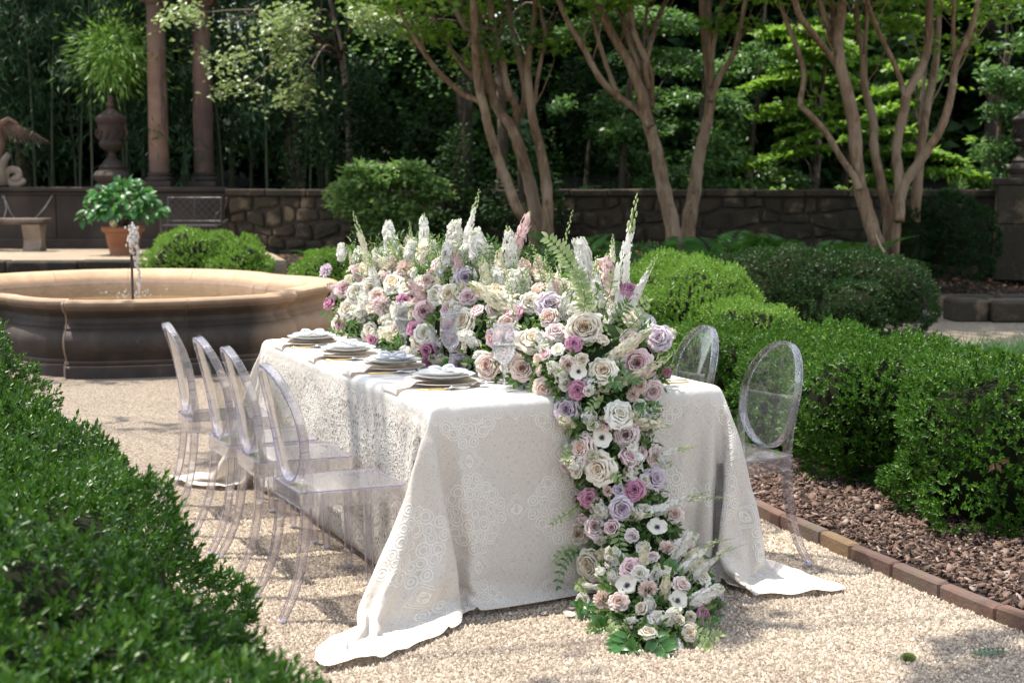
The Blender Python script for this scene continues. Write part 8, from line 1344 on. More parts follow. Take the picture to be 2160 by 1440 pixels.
def make_chair(label):
    root = empty('clear_chair', (0, 0, 0), 0, label, 'chair', 'clear acrylic chairs at the table')
    # seat with skirt
    mb = MB(); zt = .458
    o = [(-.185, -.165), (.185, -.185), (.2, -.17), (.2, .17), (.185, .185), (-.185, .165), (-.195, .155), (-.195, -.155)]
    def ring(s_, z): return [(x * s_, y * s_, z) for x, y in o]
    V = ring(.985, zt) + ring(1, zt - .004) + ring(1, zt - .058) + ring(.972, zt - .058) + ring(.972, zt - .009); Fs = [tuple(range(8))]
    for r_ in range(4):
        for k in range(8): Fs.append((r_ * 8 + k, (r_ + 1) * 8 + k, (r_ + 1) * 8 + (k + 1) % 8, r_ * 8 + (k + 1) % 8))
    Fs.append(tuple(32 + k for k in range(7, -1, -1))); mb.add(V, Fs); mb.build('seat', M['acr'], root)
    mb = MB(); pe = [Vector((x * .997, y * .997, zt - .001)) for x, y in o]; V, Fs = sweep(pe, Vector((0, 0, 1)), .004, .004, True); mb.add(V, Fs); mb.build('seat_edge', M['acr_edge'], root)
    for sx, sy in ((1, 1), (1, -1), (-1, 1), (-1, -1)):
        if sx > 0: path = [Vector((.178, sy * .165, .40)), Vector((.180, sy * .167, .2)), Vector((.184, sy * .170, .014))]
        else: path = [Vector((-.168, sy * .15, .40)), Vector((-.176, sy * .154, .3)), Vector((-.196, sy * .16, .18)), Vector((-.232, sy * .168, .08)), Vector((-.268, sy * .174, .014))]
        path = catmull(path, 4); n = len(path); V, Fs = sweep(path, Vector((1, 0, 0)), [.036 - .010 * i / n for i in range(n)], [.032 - .010 * i / n for i in range(n)])
        mb = MB(); mb.add(V, Fs)
        for ex_, ey in ((-1, -1), (-1, 1), (1, -1), (1, 1)): mb.tube([p + Vector((ex_ * (.0165 - .005 * i / n), ey * (.0145 - .005 * i / n), 0)) for i, p in enumerate(path)], .0011, 4, m=1)
        lg = mb.build('leg', [M['acr'], M['acr_edge']], root)
        mb = MB(); p = path[-1]; mb.lathe([(.0145, 0), (.0155, .002), (.0155, .014)], 12, c=(p.x, p.y, 0)); mb.build('foot', M['acr_foot'], lg, smooth=True)
    # posts from seat to oval
    for sy in (1, -1):
        zs = [.40, .46, .52, .58, .64, .70]; path = []
        for z in zs:
            t = (z - .40) / .30; y = .152 + .022 * t + .004 * math.sin(t * 3.1); path.append(Vector((backx(max(z, .46), y) - .002, sy * y, z)))
        path = catmull(path, 3); n = len(path); V, Fs = sweep(path, Vector((1, 0, 0)), [.036 - .008 * i / n for i in range(n)], [.026 - .016 * i / n for i in range(n)])
        mb = MB(); mb.add(V, Fs); mb.build('back_post', M['acr'], root)
        for z in (.60, .64):
            t = (z - .40) / .30; y = .152 + .022 * t; mb = MB(); mb.tube([(backx(z, y) - .016, sy * (y + .002), z), (backx(z, y) + .014, sy * (y + .002), z + .004)], .0022, 5); mb.build('mould_line', M['acr_edge'], root)
    path = []; 
    for i in range(56):
        th = 2 * math.pi * i / 56; y = BW * math.cos(th); z = BZ + BH * math.sin(th); path.append(Vector((backx(z, y), y, z)))
    V, Fs = sweep(path, Vector((1, 0, .18)).normalized(), .032, .011, True); mb = MB(); mb.add(V, Fs); mb.build('back_frame', M['acr'], root)
    path2 = [p + Vector((-.0165, 0, -.003)) for p in path]; V, Fs = sweep(path2, Vector((1, 0, 0)), .002, .0075, True); mb = MB(); mb.add(V, Fs); mb.build('frame_edge', M['acr_edge'], root)
    V = []; Fs = []; nr, nu = 7, 36
    for side_ in (0, 1):
        for r_ in range(nr + 1):
            for u in range(nu):
                th = 2 * math.pi * u / nu; f = r_ / nr * .972; y = BW * math.cos(th) * f; z = BZ + BH * math.sin(th) * f; V.append((backx(z, y) - .004 - side_ * .004 - .006 * (1 - f * f), y, z))
        b = side_ * (nr + 1) * nu
        Fs += [(b + r_ * nu + u, b + r_ * nu + (u + 1) % nu, b + (r_ + 1) * nu + (u + 1) % nu, b + (r_ + 1) * nu + u)[::-1 if side_ else 1] for r_ in range(nr) for u in range(nu)]
    mb = MB(); mb.add(V, Fs); mb.build('backrest', M['acr_panel'], root, smooth=True)
    return root
chairs = [(-.262, .27, 0, 'nearest clear acrylic chair on the left side of the table', 2), (-.262, .90, 0, 'second clear acrylic chair from the front on the left side', -1), (-.285, 1.33, 0, 'third clear acrylic chair from the front on the left side', 1), (-.29, 2.03, 0, 'farthest clear acrylic chair on the left side, nearest the fountain', -2),
          (1.365, .17, 180, 'nearest clear acrylic chair on the right side, above the brick edging', 3), (1.43, .92, 180, 'second clear acrylic chair on the right side in front of the boxwood', -2), (1.47, 1.56, 180, 'farthest clear acrylic chair on the right, its top peeping between the flowers', 0)]
proto = None
for i, (u, a, rz, lb, dr) in enumerate(chairs):
    c = make_chair(lb) if proto is None else copy_tree(proto)
    if proto is None: proto = c
    c['label'] = lb; c.location = T(u, a, 0); c.rotation_euler = (0, 0, TH + R(rz + dr))
# ================================================================== PLACE SETTINGS
M['charger'] = plain('beige_china', (.74, .66, .57), .3)
M['china'] = plain('white_china', (.80, .79, .76), .18)
M['china_rim'] = plain('grey_blue_rim', (.42, .45, .48), .2)
M['napkin'] = plain('blush_napkin', (.84, .73, .65), .9, trans=.25)
M['bow'] = plain('white_silk', (.78, .79, .84), .6, trans=.25)
M['gold'] = plain('gold', (.80, .55, .22), .25, 1.0); M['silver'] = plain('silver', (.75, .74, .72), .15, 1.0)
M['crystal'] = clear_mat('crystal', (.97, .975, .98), 1.55, .12, .05)
M['crystal_cut'] = clear_mat('cut_crystal', (.95, .955, .965), 1.6, .6, .13)
ZT = .771
where = ['nearest left setting', 'second left setting', 'third left setting', 'farthest left setting']
def scallop(prof, n=64, amp=.0, k=12):
    V = []; Fs = []
    for j, (r_, z) in enumerate(prof):
        for i in range(n):
            th = 2 * math.pi * i / n; f = 1 + amp * (r_ / max(p_[0] for p_ in prof)) ** 4 * math.cos(k * th); V.append((r_ * f * math.cos(th), r_ * f * math.sin(th), z))
    Fs = [(j * n + i, j * n + (i + 1) % n, (j + 1) * n + (i + 1) % n, (j + 1) * n + i) for j in range(len(prof) - 1) for i in range(n)]
    Fs.append(tuple(range(n))); return V, Fs
def plate(name, r_, z, mat, label, loc, amp=0, rim=None, deep=.012):
    root = empty(name, loc + Vector((0, 0, z)), 0, label, 'plate')
    V, Fs = scallop([(r_ * .55, 0), (r_ * .6, .001), (r_ * .72, .004), (r_ * .97, deep), (r_, deep + .0012), (r_ * .995, deep + .0028), (r_ * .96, deep + .001), (r_ * .70, .0058), (r_ * .62, .0042), (r_ * .3, .004)][::1], amp=amp)
    n = 64; k = 10; Fs = [f for f in Fs[:-1]] + [tuple(range(n))[::-1], tuple(9 * n + i for i in range(n))]
    mb = MB(); mb.add(V, Fs); mb.build('dish', mat, root, smooth=True, auto=60)
    if rim:
        V = []; 
        pts = [Vector((r_ * (1 + amp * math.cos(12 * t)) * .992 * math.cos(t), r_ * (1 + amp * math.cos(12 * t)) * .992 * math.sin(t), deep + .0024)) for t in [2 * math.pi * i / 72 for i in range(72)]]
        V, Fs = sweep(pts, Vector((0, 0, 1)), .0022, .0032, True); mb = MB(); mb.add(V, Fs); mb.build('rim', rim, root)
    return root
def strip(name, pts, wdir, width, mat, parent=None, th=.0015):
    V = []; n = len(pts)
    for i, p in enumerate(pts):
        ww = width[i] if isinstance(width, list) else width; V += [p - wdir * ww / 2, p - wdir * ww / 6 + Vector((0, 0, .002)), p + wdir * ww / 6 + Vector((0, 0, .001)), p + wdir * ww / 2]
    mb = MB(); mb.add(V, [((i + 1) * 4 + k, (i + 1) * 4 + k + 1, i * 4 + k + 1, i * 4 + k) for i in range(n - 1) for k in range(3)])
    return mb
def cutlery(kind, loc, ang, label, flip=1):
    root = empty('fork' if kind == 'fork' else 'knife' if kind == 'knife' else 'spoon', loc, ang, label, kind)
    hm = M['gold'] if kind != 'spoon' else M['silver']
    mb = MB(); mb.tube([(0, 0, .004), (.03, 0, .0045), (.08, 0, .005), (.10, 0, .006)], [.0048, .0042, .0032, .0024], 8, squash=.7); mb.build('handle', hm, root, smooth=True)
    mb = MB()
    if kind == 'knife':
        mb.add([(.1, -.004, .004), (.1, .004, .004), (.15, .009, .0045), (.195, .007, .0045), (.208, -.003, .004), (.1, -.004, .006), (.1, .004, .006), (.15, .009, .006), (.195, .007, .006), (.208, -.003, .0055)], [(0, 1, 2, 3, 4)[::-1], (5, 6, 7, 8, 9)] + [(i, (i + 1) % 5, 5 + (i + 1) % 5, 5 + i) for i in range(5)]); mb.build('blade', M['silver'], root)
    elif kind == 'fork':
        mb.tube([(.1, 0, .006), (.125, 0, .009), (.14, 0, .007)], [.0026, .006, .011], 8, squash=.22)
        for k in (-1.5, -.5, .5, 1.5): mb.tube([(.14, k * .0052, .007), (.165, k * .0055, .005), (.19, k * .005, .010)], [.0018, .0015, .0006], 5)
        mb.build('tines', M['silver'], root)
    else:
        V, Fs = scallop([(.004, -.004), (.011, -.003), (.0165, .001), (.018, .003)], 20); mb.add([(.155 + x * 1.5, y, z + .008) for x, y, z in V], Fs); mb.tube([(.1, 0, .006), (.13, 0, .009)], .0024, 6); mb.build('bowl', M['silver'], root, smooth=True)
    return root
def goblet(loc, label):
    root = empty('crystal_goblet', loc, 0, label, 'glass', 'cut crystal goblets')
    root.scale = (1.08, 1.08, 1.14); mb = MB(); mb.lathe([(0.0375, 0), (.0375, .0018), (.02, .004), (.008, .009), (.005, .014)], 32); mb.build('foot', M['crystal'], root, smooth=True)
    mb = MB(); mb.lathe([(.005, .0142), (.0042, .03), (.0045, .05), (.0065, .056), (.0045, .062), (.005, .075), (.008, .084)], 10); mb.build('stem', M['crystal_cut'], root)
    n = 48; prof = [(.008, .0842), (.016, .088), (.025, .096), (.032, .107), (.0368, .12), (.0395, .134), (.0405, .148)]; V = []
    prof2 = []
    for i in range(13):
        t = i / 12; z = .0842 + .064 * t; r_ = float(np.interp(z, [p[1] for p in prof], [p[0] for p in prof])); prof2.append((r_, z))
    for j, (r_, z) in enumerate(prof2):
        for i in range(n):
            th = 2 * math.pi * i / n; t = j / 12; a = abs(math.sin(6 * th + t * 7)) ; b = abs(math.sin(6 * th - t * 7)); f = 1 - .10 * (1 - min(a, b)) ** 3 * math.sin(math.pi * min(1, t * 1.15 + .1)); V.append((r_ * f * math.cos(th), r_ * f * math.sin(th), z))
    mb = MB(); mb.add(V, [(j * n + i, j * n + (i + 1) % n, (j + 1) * n + (i + 1) % n, (j + 1) * n + i) for j in range(12) for i in range(n)]); mb.build('cut_bowl', M['crystal_cut'], root)
    mb = MB(); mb.lathe([(.0405, .1483), (.0408, .165), (.0400, .185), (.0385, .206), (.0375, .216), (.0368, .2165), (.0378, .206), (.0393, .185), (.040, .165), (.0397, .1485)], 36); mb.build('bowl', M['crystal'], root, smooth=True)
    V_, F_ = sweep([Vector((.0373 * math.cos(i * math.pi / 18), .0373 * math.sin(i * math.pi / 18), .217)) for i in range(36)], Vector((0, 0, 1)), .0022, .0022, True); mb = MB(); mb.add(V_, F_); mb.build('rim', M['acr_foot'], root)  # added whitish ring, paints the bright highlight along the glass edge
    return root
setpx = [(935, 803), (828, 771), (735, 745), (660, 720)]; gob = [(1063, 820), (951, 786), (855, 753), (767, 721)]
for i, (p, gp) in enumerate(zip(setpx, gob)):
    P = onz(p[0], p[1], ZT + .01); P.z = ZT; w_ = where[i]; u, a = Tinv(P); P = T(u, a, ZT)
    plate('charger_plate', .140, 0, M['charger'], 'wide beige bottom plate of the ' + w_, P, deep=.010)
    # napkin drawn between plates and trailing over the table edge
    nb_ = T(u - .02, a - .01, ZT + .0185); pts = []
    reach = u + .035
    for j in range(17):
        t = j / 16; uu_ = u + .10 - t * (reach + .085) ; z = ZT + .0215 - (.0 if uu_ > u - .12 else 0); 
        if uu_ < u - .13: z = max(ZT + .003, ZT + .0215 - (u - .13 - uu_) * .9)
        if uu_ < .004: z = ZT + .003 - (.004 - uu_) * 1.0; uu_ = -.006 - .0 * uu_
        pts.append(T(uu_, a + .02 + .028 * math.sin(t * 5 + i), z + .0018 * math.sin(j * 1.3 + i)))
    mb = strip('napkin', pts, TA, [.15 + .03 * math.sin(j * .9 + i * 2) for j in range(17)], None)
    b0_ = pts[8]; mb.v = [tuple(Vector(v) - b0_) for v in mb.v]; o = mb.build('napkin', M['napkin'], None, smooth=True, loc=b0_); tag(o, 'blush linen napkin trailing from between the plates of the ' + w_, 'napkin')
    plate('dinner_plate', .124, .0245, M['china'], 'scalloped white dinner plate with grey-blue rim at the ' + w_, P, .018, M['china_rim'], .012)
    plate('salad_plate', .096, .0295 + .006, M['china'], 'smaller white top plate with grey-blue edge at the ' + w_, P, .0, M['china_rim'], .013)
    q = random.Random(i); bw = empty('silk_bow', P + Vector((0, 0, .0435)), TH + q.uniform(-.4, .4), 'pale blue-white knotted bow on the top plate of the ' + w_, 'bow')
    for sg in (-1, 1):
        mb = MB(); mb.tube(catmull([(0, 0, .008), (sg * .02, .008, .020), (sg * .045, .012, .022), (sg * .052, .0, .012), (sg * .035, -.008, .006), (0, 0, .006)], 4), [.007, .009, .012, .013, .014, .014, .013, .012, .014, .014, .013, .012, .011, .011, .01, .01, .009, .008, .007, .006, .006], 7, squash=.5); mb.build('loop', M['bow'], bw, smooth=True)
        mb = MB(); mb.tube(catmull([(0, 0, .007), (sg * .03, -.02, .006), (sg * .05, -.038, .004)], 4), [.006, .008, .01, .011, .012, .012, .012, .011, .009], 6, squash=.25); mb.build('tail', M['bow'], bw, smooth=True)
    mb = MB(); mb.lathe([(0, .0), (.01, .003), (.012, .01), (.008, .018), (0, .02)], 10); mb.build('knot', M['bow'], bw, smooth=True)
    cutlery('knife', T(u - .16, a - .165, ZT), TH + .02, 'gold-handled knife in front of the ' + w_)
    cutlery('fork', T(u - .155, a - .187, ZT), TH - .03, 'gold-handled fork in front of the ' + w_)
    cutlery('spoon', T(u - .03, a - .145, ZT), TH + .25, 'silver spoon beside the ' + w_)
    Pg = onz(gp[0], gp[1], ZT); goblet(Pg, ['nearest cut crystal goblet, in front of cream roses', 'second cut crystal goblet from the front', 'third cut crystal goblet from the front', 'farthest cut crystal goblet beside the left end of the flowers'][i])
# the one setting glimpsed on the right
P = T(1.02, .55, ZT)
plate('charger_plate', .140, 0, M['charger'], 'beige bottom plate glimpsed on the right side behind the roses', P, deep=.01)
plate('dinner_plate', .124, .0215, M['china'], 'white dinner plate glimpsed on the right side behind the roses', P, .018, M['china_rim'])
cutlery('knife', onz(1452, 808, ZT), TH + math.pi, 'gold-handled knife on the right end of the table beside the roses')
cutlery('fork', onz(1448, 803, ZT), TH + math.pi + .05, 'gold-handled fork on the right end of the table beside the roses')
pts = [T(.98 + .018 * j, .56 + .01 * math.sin(j), ZT + .04 + .022 * math.sin(j * .62)) for j in range(9)]; mb = strip('napkin', pts, TA, .13, None); b0_ = pts[4]; mb.v = [tuple(Vector(v) - b0_) for v in mb.v]
o = mb.build('napkin', M['napkin'], None, smooth=True, loc=b0_); tag(o, 'folded pale napkin glimpsed on the right side between roses and second chair', 'napkin'); so = o.modifiers.new('thickness', 'SOLIDIFY'); so.thickness = .003
# ================================================================== FLOWERS
PC = {'C': ((.92, .86, .74), (.90, .74, .52)), 'W': ((.92, .89, .81), (.88, .83, .66)), 'B': ((.90, .77, .71), (.88, .62, .52)), 'P': ((.88, .70, .71), (.80, .50, .55)),
      'L': ((.80, .71, .79), (.72, .56, .70)), 'M': ((.66, .33, .46), (.52, .19, .37)), 'D': ((.82, .71, .70), (.74, .57, .58))}
for k, (a, b) in PC.items(): M['petal_' + k] = petal_mat({'C': 'cream', 'W': 'ivory', 'B': 'blush', 'P': 'pink', 'L': 'lavender', 'M': 'mauve', 'D': 'dusty_mauve'}[k] + '_petal', a, b)
M['floret_w'] = plain('white_floret', (.90, .88, .82), .6, trans=.35); M['floret_c'] = plain('cream_floret', (.88, .83, .66), .6, trans=.35)
M['floret_p'] = plain('pink_floret', (.84, .64, .62), .6, trans=.35); M['budg'] = plain('green_bud', (.50, .58, .28), .6, trans=.3)
M['stemg'] = plain('green_stem', (.10, .20, .04), .5); M['ancent'] = plain('anemone_heart', (.02, .018, .035), .7); M['stamen'] = plain('dark_stamen', (.035, .03, .07), .8)
M['fl_leaf'] = leaf_mat('bouquet_leaf', (.035, .09, .02), (.13, .24, .06), .3, .4, .45, (.22, .4, .06), hue=((.32, .38, .16), .86))
M['ruscus'] = leaf_mat('glossy_leaf', (.03, .10, .02), (.08, .22, .05), .3, .3, .6, (.2, .42, .06))
M['varieg'] = leaf_mat('variegated_leaf', (.16, .26, .08), (.42, .48, .24), .35, .45, .4, (.4, .5, .2))
def rose_mesh(seed, kind='open'):
    r = random.Random(seed); V = []; Fs = []; H = []
    # (rim radius, rim height, petals, half angle, outward roll)
    if kind == 'open': layers = [(.09, .50, 3, 1.6, 0), (.17, .52, 4, 1.25, .0), (.26, .53, 5, 1.0, .02), (.36, .53, 5, .95, .04), (.47, .51, 6, .85, .06), (.60, .47, 6, .8, .1), (.75, .36, 6, .78, .16), (.92, .20, 6, .72, .2), (1.02, .02, 5, .62, .16)]
    elif kind == 'spiral': layers = [(.06, .80, 2, 2.4, 0), (.14, .79, 2, 2.0, .02), (.23, .76, 3, 1.6, .04), (.34, .71, 3, 1.4, .08), (.48, .62, 4, 1.15, .12), (.66, .48, 4, 1.05, .2), (.86, .28, 5, .85, .26), (1.02, .05, 5, .7, .2)]
    else: layers = [(.08, 1.0, 2, 2.6, 0), (.2, .98, 3, 1.7, .03), (.34, .92, 3, 1.4, .07), (.50, .80, 4, 1.1, .12), (.66, .55, 4, .95, .16)]
    nL = len(layers); zb = -.42
    for li, (Rk, Hk, cnt, hw, roll) in enumerate(layers):
        off = r.uniform(0, 6.28)
        for c in range(cnt):
            ph0 = off + 2 * math.pi * c / cnt + r.uniform(-.3, .3); opn = 1 + r.uniform(-.05, .14) * (li > 3); ns, ntt = 7, 7; b = len(V); wv = r.uniform(0, 6); rs = r.uniform(.92, 1.08); hs = r.uniform(-.05, .05); cup = .10 + .05 * li / nL
            for ti in range(ntt):
                t = ti / (ntt - 1)
                for si in range(ns):
                    s = -1 + 2 * si / (ns - 1)
                    # rim point of this petal, dipping at the sides and pointed a little in the middle
                    zr = Hk + hs - .16 * abs(s) ** 2.4 * (.5 + Rk) + (.03 if kind == 'open' else .07) * max(0, 1 - abs(s) * 2.2)
                    rr = Rk * rs * opn; body = math.sin(min(1, t / .8) * math.pi / 2) ** .8
                    rad = rr * (.16 + .84 * body); z = zb + (zr - zb) * (t / .84 if t < .84 else 1.0)
                    if t >= .84: k = (t - .84) / .16; rad += roll * k * (1 + .4 * math.sin(s * 6 + wv)); z += .02 * k - roll * .75 * k * k
                    rad += .02 * math.sin(s * 5 + wv) * t + cup * .25 * (abs(s) ** 2) * (-1 if c % 2 else .3) * t
                    w_ = hw * (.35 + .65 * math.sin(min(1, t * 1.05) * math.pi * .58)); ph = ph0 + s * w_ + .1 * t
                    V.append((rad * math.cos(ph), rad * math.sin(ph), z)); H.append(max(0, 1 - li / (nL - 3.0)) * .75 + .55 * (1 - t) ** 1.3 + (.12 if abs(s) < .4 and t < .8 else 0))
            Fs += [(b + ti * ns + si, b + ti * ns + si + 1, b + (ti + 1) * ns + si + 1, b + (ti + 1) * ns + si) for ti in range(ntt - 1) for si in range(ns - 1)]
    me = np_mesh('rose_petals', V, Fs); at = me.attributes.new('heart', 'FLOAT', 'POINT'); at.data.foreach_set('value', np.clip(np.array(H, np.float32), 0, 1))
    me.polygons.foreach_set('use_smooth', np.ones(len(Fs), bool)); return me
ROSE = {k: [rose_mesh(s_ * 13 + i, k) for i in range(n)] for s_, (k, n) in enumerate([('open', 7), ('spiral', 5), ('bud', 3)])}
ROSEC = {}
def rose_data(kind, i, c):
    key = (kind, i, c)
    if key not in ROSEC:
        me = ROSE[kind][i].copy(); me.materials.append(M['petal_' + c]); ROSEC[key] = me
    return ROSEC[key]
def anemone_parts():
    r = random.Random(5); V = []; Fs = []; H = []
    for l, (n, rr, z) in enumerate([(5, .95, .0), (4, .86, .05)]):
        for c in range(n):
            ph = 2 * math.pi * c / n + l * .6 + r.uniform(-.1, .1); b = len(V); lift = r.uniform(.1, .32)
            for ti in range(6):
                t = ti / 5
                for si in range(6):
                    s = -1 + .4 * si; w_ = .58 * math.sin(t * math.pi * .72 + .12) * rr * (1 - .1 * t); L = rr * t * (1 - .12 * abs(s) ** 3); V.append((L * math.cos(ph) - s * w_ * math.sin(ph), L * math.sin(ph) + s * w_ * math.cos(ph), z + lift * t ** 2 + .05 * math.sin(s * 4 + c) * t + .12 * s * s * t)); H.append(.1 * (1 - t))
            Fs += [(b + ti * 6 + si, b + ti * 6 + si + 1, b + (ti + 1) * 6 + si + 1, b + (ti + 1) * 6 + si) for ti in range(5) for si in range(5)]
    me = np_mesh('anemone_petals', V, Fs); at = me.attributes.new('heart', 'FLOAT', 'POINT'); at.data.foreach_set('value', np.array(H, np.float32)); me.polygons.foreach_set('use_smooth', np.ones(len(Fs), bool)); me.materials.append(M['petal_W'])
    mb = MB(); mb.lathe([(0, .20), (.08, .19), (.14, .13), (.15, .07), (.1, .02)], 14); o = mb
    me2 = bpy.data.meshes.new('anemone_heart'); me2.from_pydata(mb.v, [], mb.f); me2.materials.append(M['ancent'])
    mb = MB()
    for i in range(46):
        a = i * 2.4; rr = .17 + .13 * r.random(); z = .1 + .06 * r.random(); mb.tube([(rr * .5 * math.cos(a), rr * .5 * math.sin(a), .05), (rr * math.cos(a), rr * math.sin(a), z)], [.006, .006], 3); mb.box((rr * math.cos(a), rr * math.sin(a), z), (.035, .035, .03))
    me3 = bpy.data.meshes.new('anemone_stamens'); me3.from_pydata(mb.v, [], mb.f); me3.materials.append(M['stamen'])
    return me, me2, me3
ANE = anemone_parts()
def pom_mesh(seed):
    r = np.random.RandomState(seed); n = 190; d = unit(r.randn(n, 3)); d[:, 2] = np.abs(d[:, 2]); d = unit(d); big = d[:, 2] < .45
    P = d * .45 * np.array([1, 1, .75]); D = unit(d + r.randn(n, 3) * .3); L = np.where(big, .62, .36) * (.8 + .4 * r.rand(n)); V, F = leaves_np(P, D, unit(r.randn(n, 3) + [0, 0, .6]), L, np.where(big, .42, .2), .15)
    me = np_mesh('pompom_petals', V, F); at = me.attributes.new('heart', 'FLOAT', 'POINT'); at.data.foreach_set('value', np.repeat(np.clip(d[:, 2], 0, 1) * .35, 4).astype(np.float32)); return me
POM = {}
def pom_data(c):
    if c not in POM:
        me = pom_mesh(len(POM) + 3); me.materials.append(M['petal_' + c]); POM[c] = me
    return POM[c]
def spike_meshes(seed, n=64, R_=.13, tip=.25, loose=0.0, kind='stock'):
    """unit-height flower spike along +z: florets mesh, buds mesh, stem mesh"""
    r = np.random.RandomState(seed); q = random.Random(seed); bend = q.uniform(-.10, .10); bend2 = q.uniform(-.10, .10)
    t = (np.arange(n) + .5 + r.randn(n) * .3) / n * (1 - tip); ph = np.arange(n) * 2.4 + r.rand(n) * .9
    tt = np.clip(t / (1 - tip), 0, 1)
    rad = R_ * ((1.0 - .6 * tt ** 1.5) if kind == 'delph' else (.42 + .68 * np.sin(math.pi * np.clip(.12 + tt * .78, 0, 1)))) * (.6 + .65 * r.rand(n))
    def bx(z): return np.stack([bend * z * z, bend2 * z * z], -1)
    c = np.stack([np.cos(ph) * rad * .8, np.sin(ph) * rad * .8, t + r.randn(n) * .012], 1); c[:, :2] += bx(c[:, 2]); out = unit(np.stack([np.cos(ph), np.sin(ph), .1 + .35 * r.randn(n)], 1))
    a = unit(np.cross(out, r.randn(n, 3))); b = np.cross(out, a); Vs = []; Fs = []; tot = 0
    sz = R_ * (.66 if kind == 'stock' else .82) * (1.0 - (.25 if kind == 'stock' else .5) * tt ** 1.5) * (.7 + .55 * r.rand(n))
    for li, (pn, lift, sc_) in enumerate(((5, .12, 1.0), (5, .7, .72), (4, 1.6, .5)) if kind == 'stock' else ((5, .2, 1.0), (3, 1.3, .5))):
        for k in range(pn):
            an = 2 * math.pi * k / pn + li * .6 + r.rand(n) * .4; d = a * np.cos(an)[:, None] + b * np.sin(an)[:, None]
            D = unit(d + out * (lift + .25 * r.randn(n, 1))); L_ = sz * sc_; S_ = unit(np.cross(D, out)); N2 = np.cross(S_, D); P0 = c + out * (sz * .05)[:, None]; L_ = L_[:, None]
            # broad ruffled petal: 6 points
            pts = [P0, P0 + D * L_ * .5 - S_ * L_ * .42 + N2 * L_ * .1, P0 + D * L_ * .95 - S_ * L_ * .36 - N2 * L_ * (.1 * r.rand(n, 1)), P0 + D * L_ * (.86 + .2 * r.rand(n, 1)) + N2 * L_ * .08, P0 + D * L_ * .95 + S_ * L_ * .36 - N2 * L_ * (.15 * r.rand(n, 1)), P0 + D * L_ * .5 + S_ * L_ * .42 + N2 * L_ * .1]
            Vs.append(np.stack(pts, 1).reshape(-1, 3)); bb = np.arange(n)[:, None] * 6 + tot; Fs += [bb + [0, 1, 3], bb + [1, 2, 3], bb + [0, 3, 5], bb + [3, 4, 5]]; tot += n * 6
    fm_ = np_mesh('florets', np.concatenate(Vs), np.concatenate(Fs))
    nb_ = int(11 * tip / .25); mb = MB()
    for i in range(nb_):
        f = i / nb_; a_ = i * 2.4; s_ = R_ * .23 * (1.15 - .7 * f); rr = R_ * (.62 - .45 * f) * q.uniform(.7, 1.2); z0 = (1 - tip) * .96 + tip * 1.02 * f; o_ = bx(np.array(z0)); cpt = (rr * math.cos(a_) + o_[0], rr * math.sin(a_) + o_[1], z0)
        V = []; 
        for j, (pr, pz) in enumerate(((.55, -.7), (1, 0), (.6, .8))):
            for u in range(5): V.append((cpt[0] + s_ * pr * math.cos(u * 1.257 + i), cpt[1] + s_ * pr * math.sin(u * 1.257 + i), cpt[2] + s_ * pz * 1.1))
        V += [(cpt[0], cpt[1], cpt[2] + s_ * 1.35), (o_[0], o_[1], z0 - s_ * 1.2)]
        mb.add(V, [(j * 5 + u, j * 5 + (u + 1) % 5, (j + 1) * 5 + (u + 1) % 5, (j + 1) * 5 + u) for j in range(2) for u in range(5)] + [(10 + u, 10 + (u + 1) % 5, 15) for u in range(5)] + [(u, 16, (u + 1) % 5) for u in range(5)])
    bme = bpy.data.meshes.new('buds'); bme.from_pydata(mb.v, [], mb.f); bme.polygons.foreach_set('use_smooth', [True] * len(mb.f)); bme.materials.append(M['budg'])
    mb = MB(); mb.tube([(*bx(np.array(z)), z) for z in (-.35, 0, .3, .6, .85, 1.0)], [R_ * .07, R_ * .07, R_ * .06, R_ * .05, R_ * .04, R_ * .02], 5); sme = bpy.data.meshes.new('spike_stem'); sme.from_pydata(mb.v, [], mb.f); sme.materials.append(M['stemg'])
    return fm_, bme, sme
SP = {}
def spike_data(kind, c, v):
    key = (kind, c, v)
    if key not in SP:
        s_ = {'stock': dict(n=34, R_=.20, tip=.16), 'fat': dict(n=40, R_=.27, tip=.08), 'delph': dict(n=26, R_=.13, tip=.34, kind='delph'), 'tip': dict(n=11, R_=.10, tip=.62, kind='delph')}[kind]
        f, b, s2 = spike_meshes(v * 5 + len(SP), **s_); f.materials.append(M['floret_' + c]); SP[key] = (f, b, s2)
    return SP[key]
# ---- proxy volumes (never linked) the flowers sit on
def ell(c, r_, n=20):
    V = [];
    for j in range(n + 1):
        ph = math.pi * (j / n - .5)
        for i in range(n): th = 2 * math.pi * i / n; V.append((c[0] + r_[0] * math.cos(ph) * math.cos(th), c[1] + r_[1] * math.cos(ph) * math.sin(th), c[2] + r_[2] * math.sin(ph)))
    return V, [(j * n + i, j * n + (i + 1) % n, (j + 1) * n + (i + 1) % n, (j + 1) * n + i) for j in range(n) for i in range(n)]
mound = []
for i in range(13):
    a = .06 + 2.42 * i / 12; wd_ = float(np.interp(a, [0, .3, .8, 2.5], [.28, .30, .26, .22])); uc = float(np.interp(a, [0, .4, 1, 2.5], [.74, .70, .62, .61])); h = float(np.interp(a, [0, .3, 1.0, 2.0, 2.5], [.18, .25, .345, .355, .28]))
    mound.append(((uc, a, TZ + .10), (wd_, .2, h)))
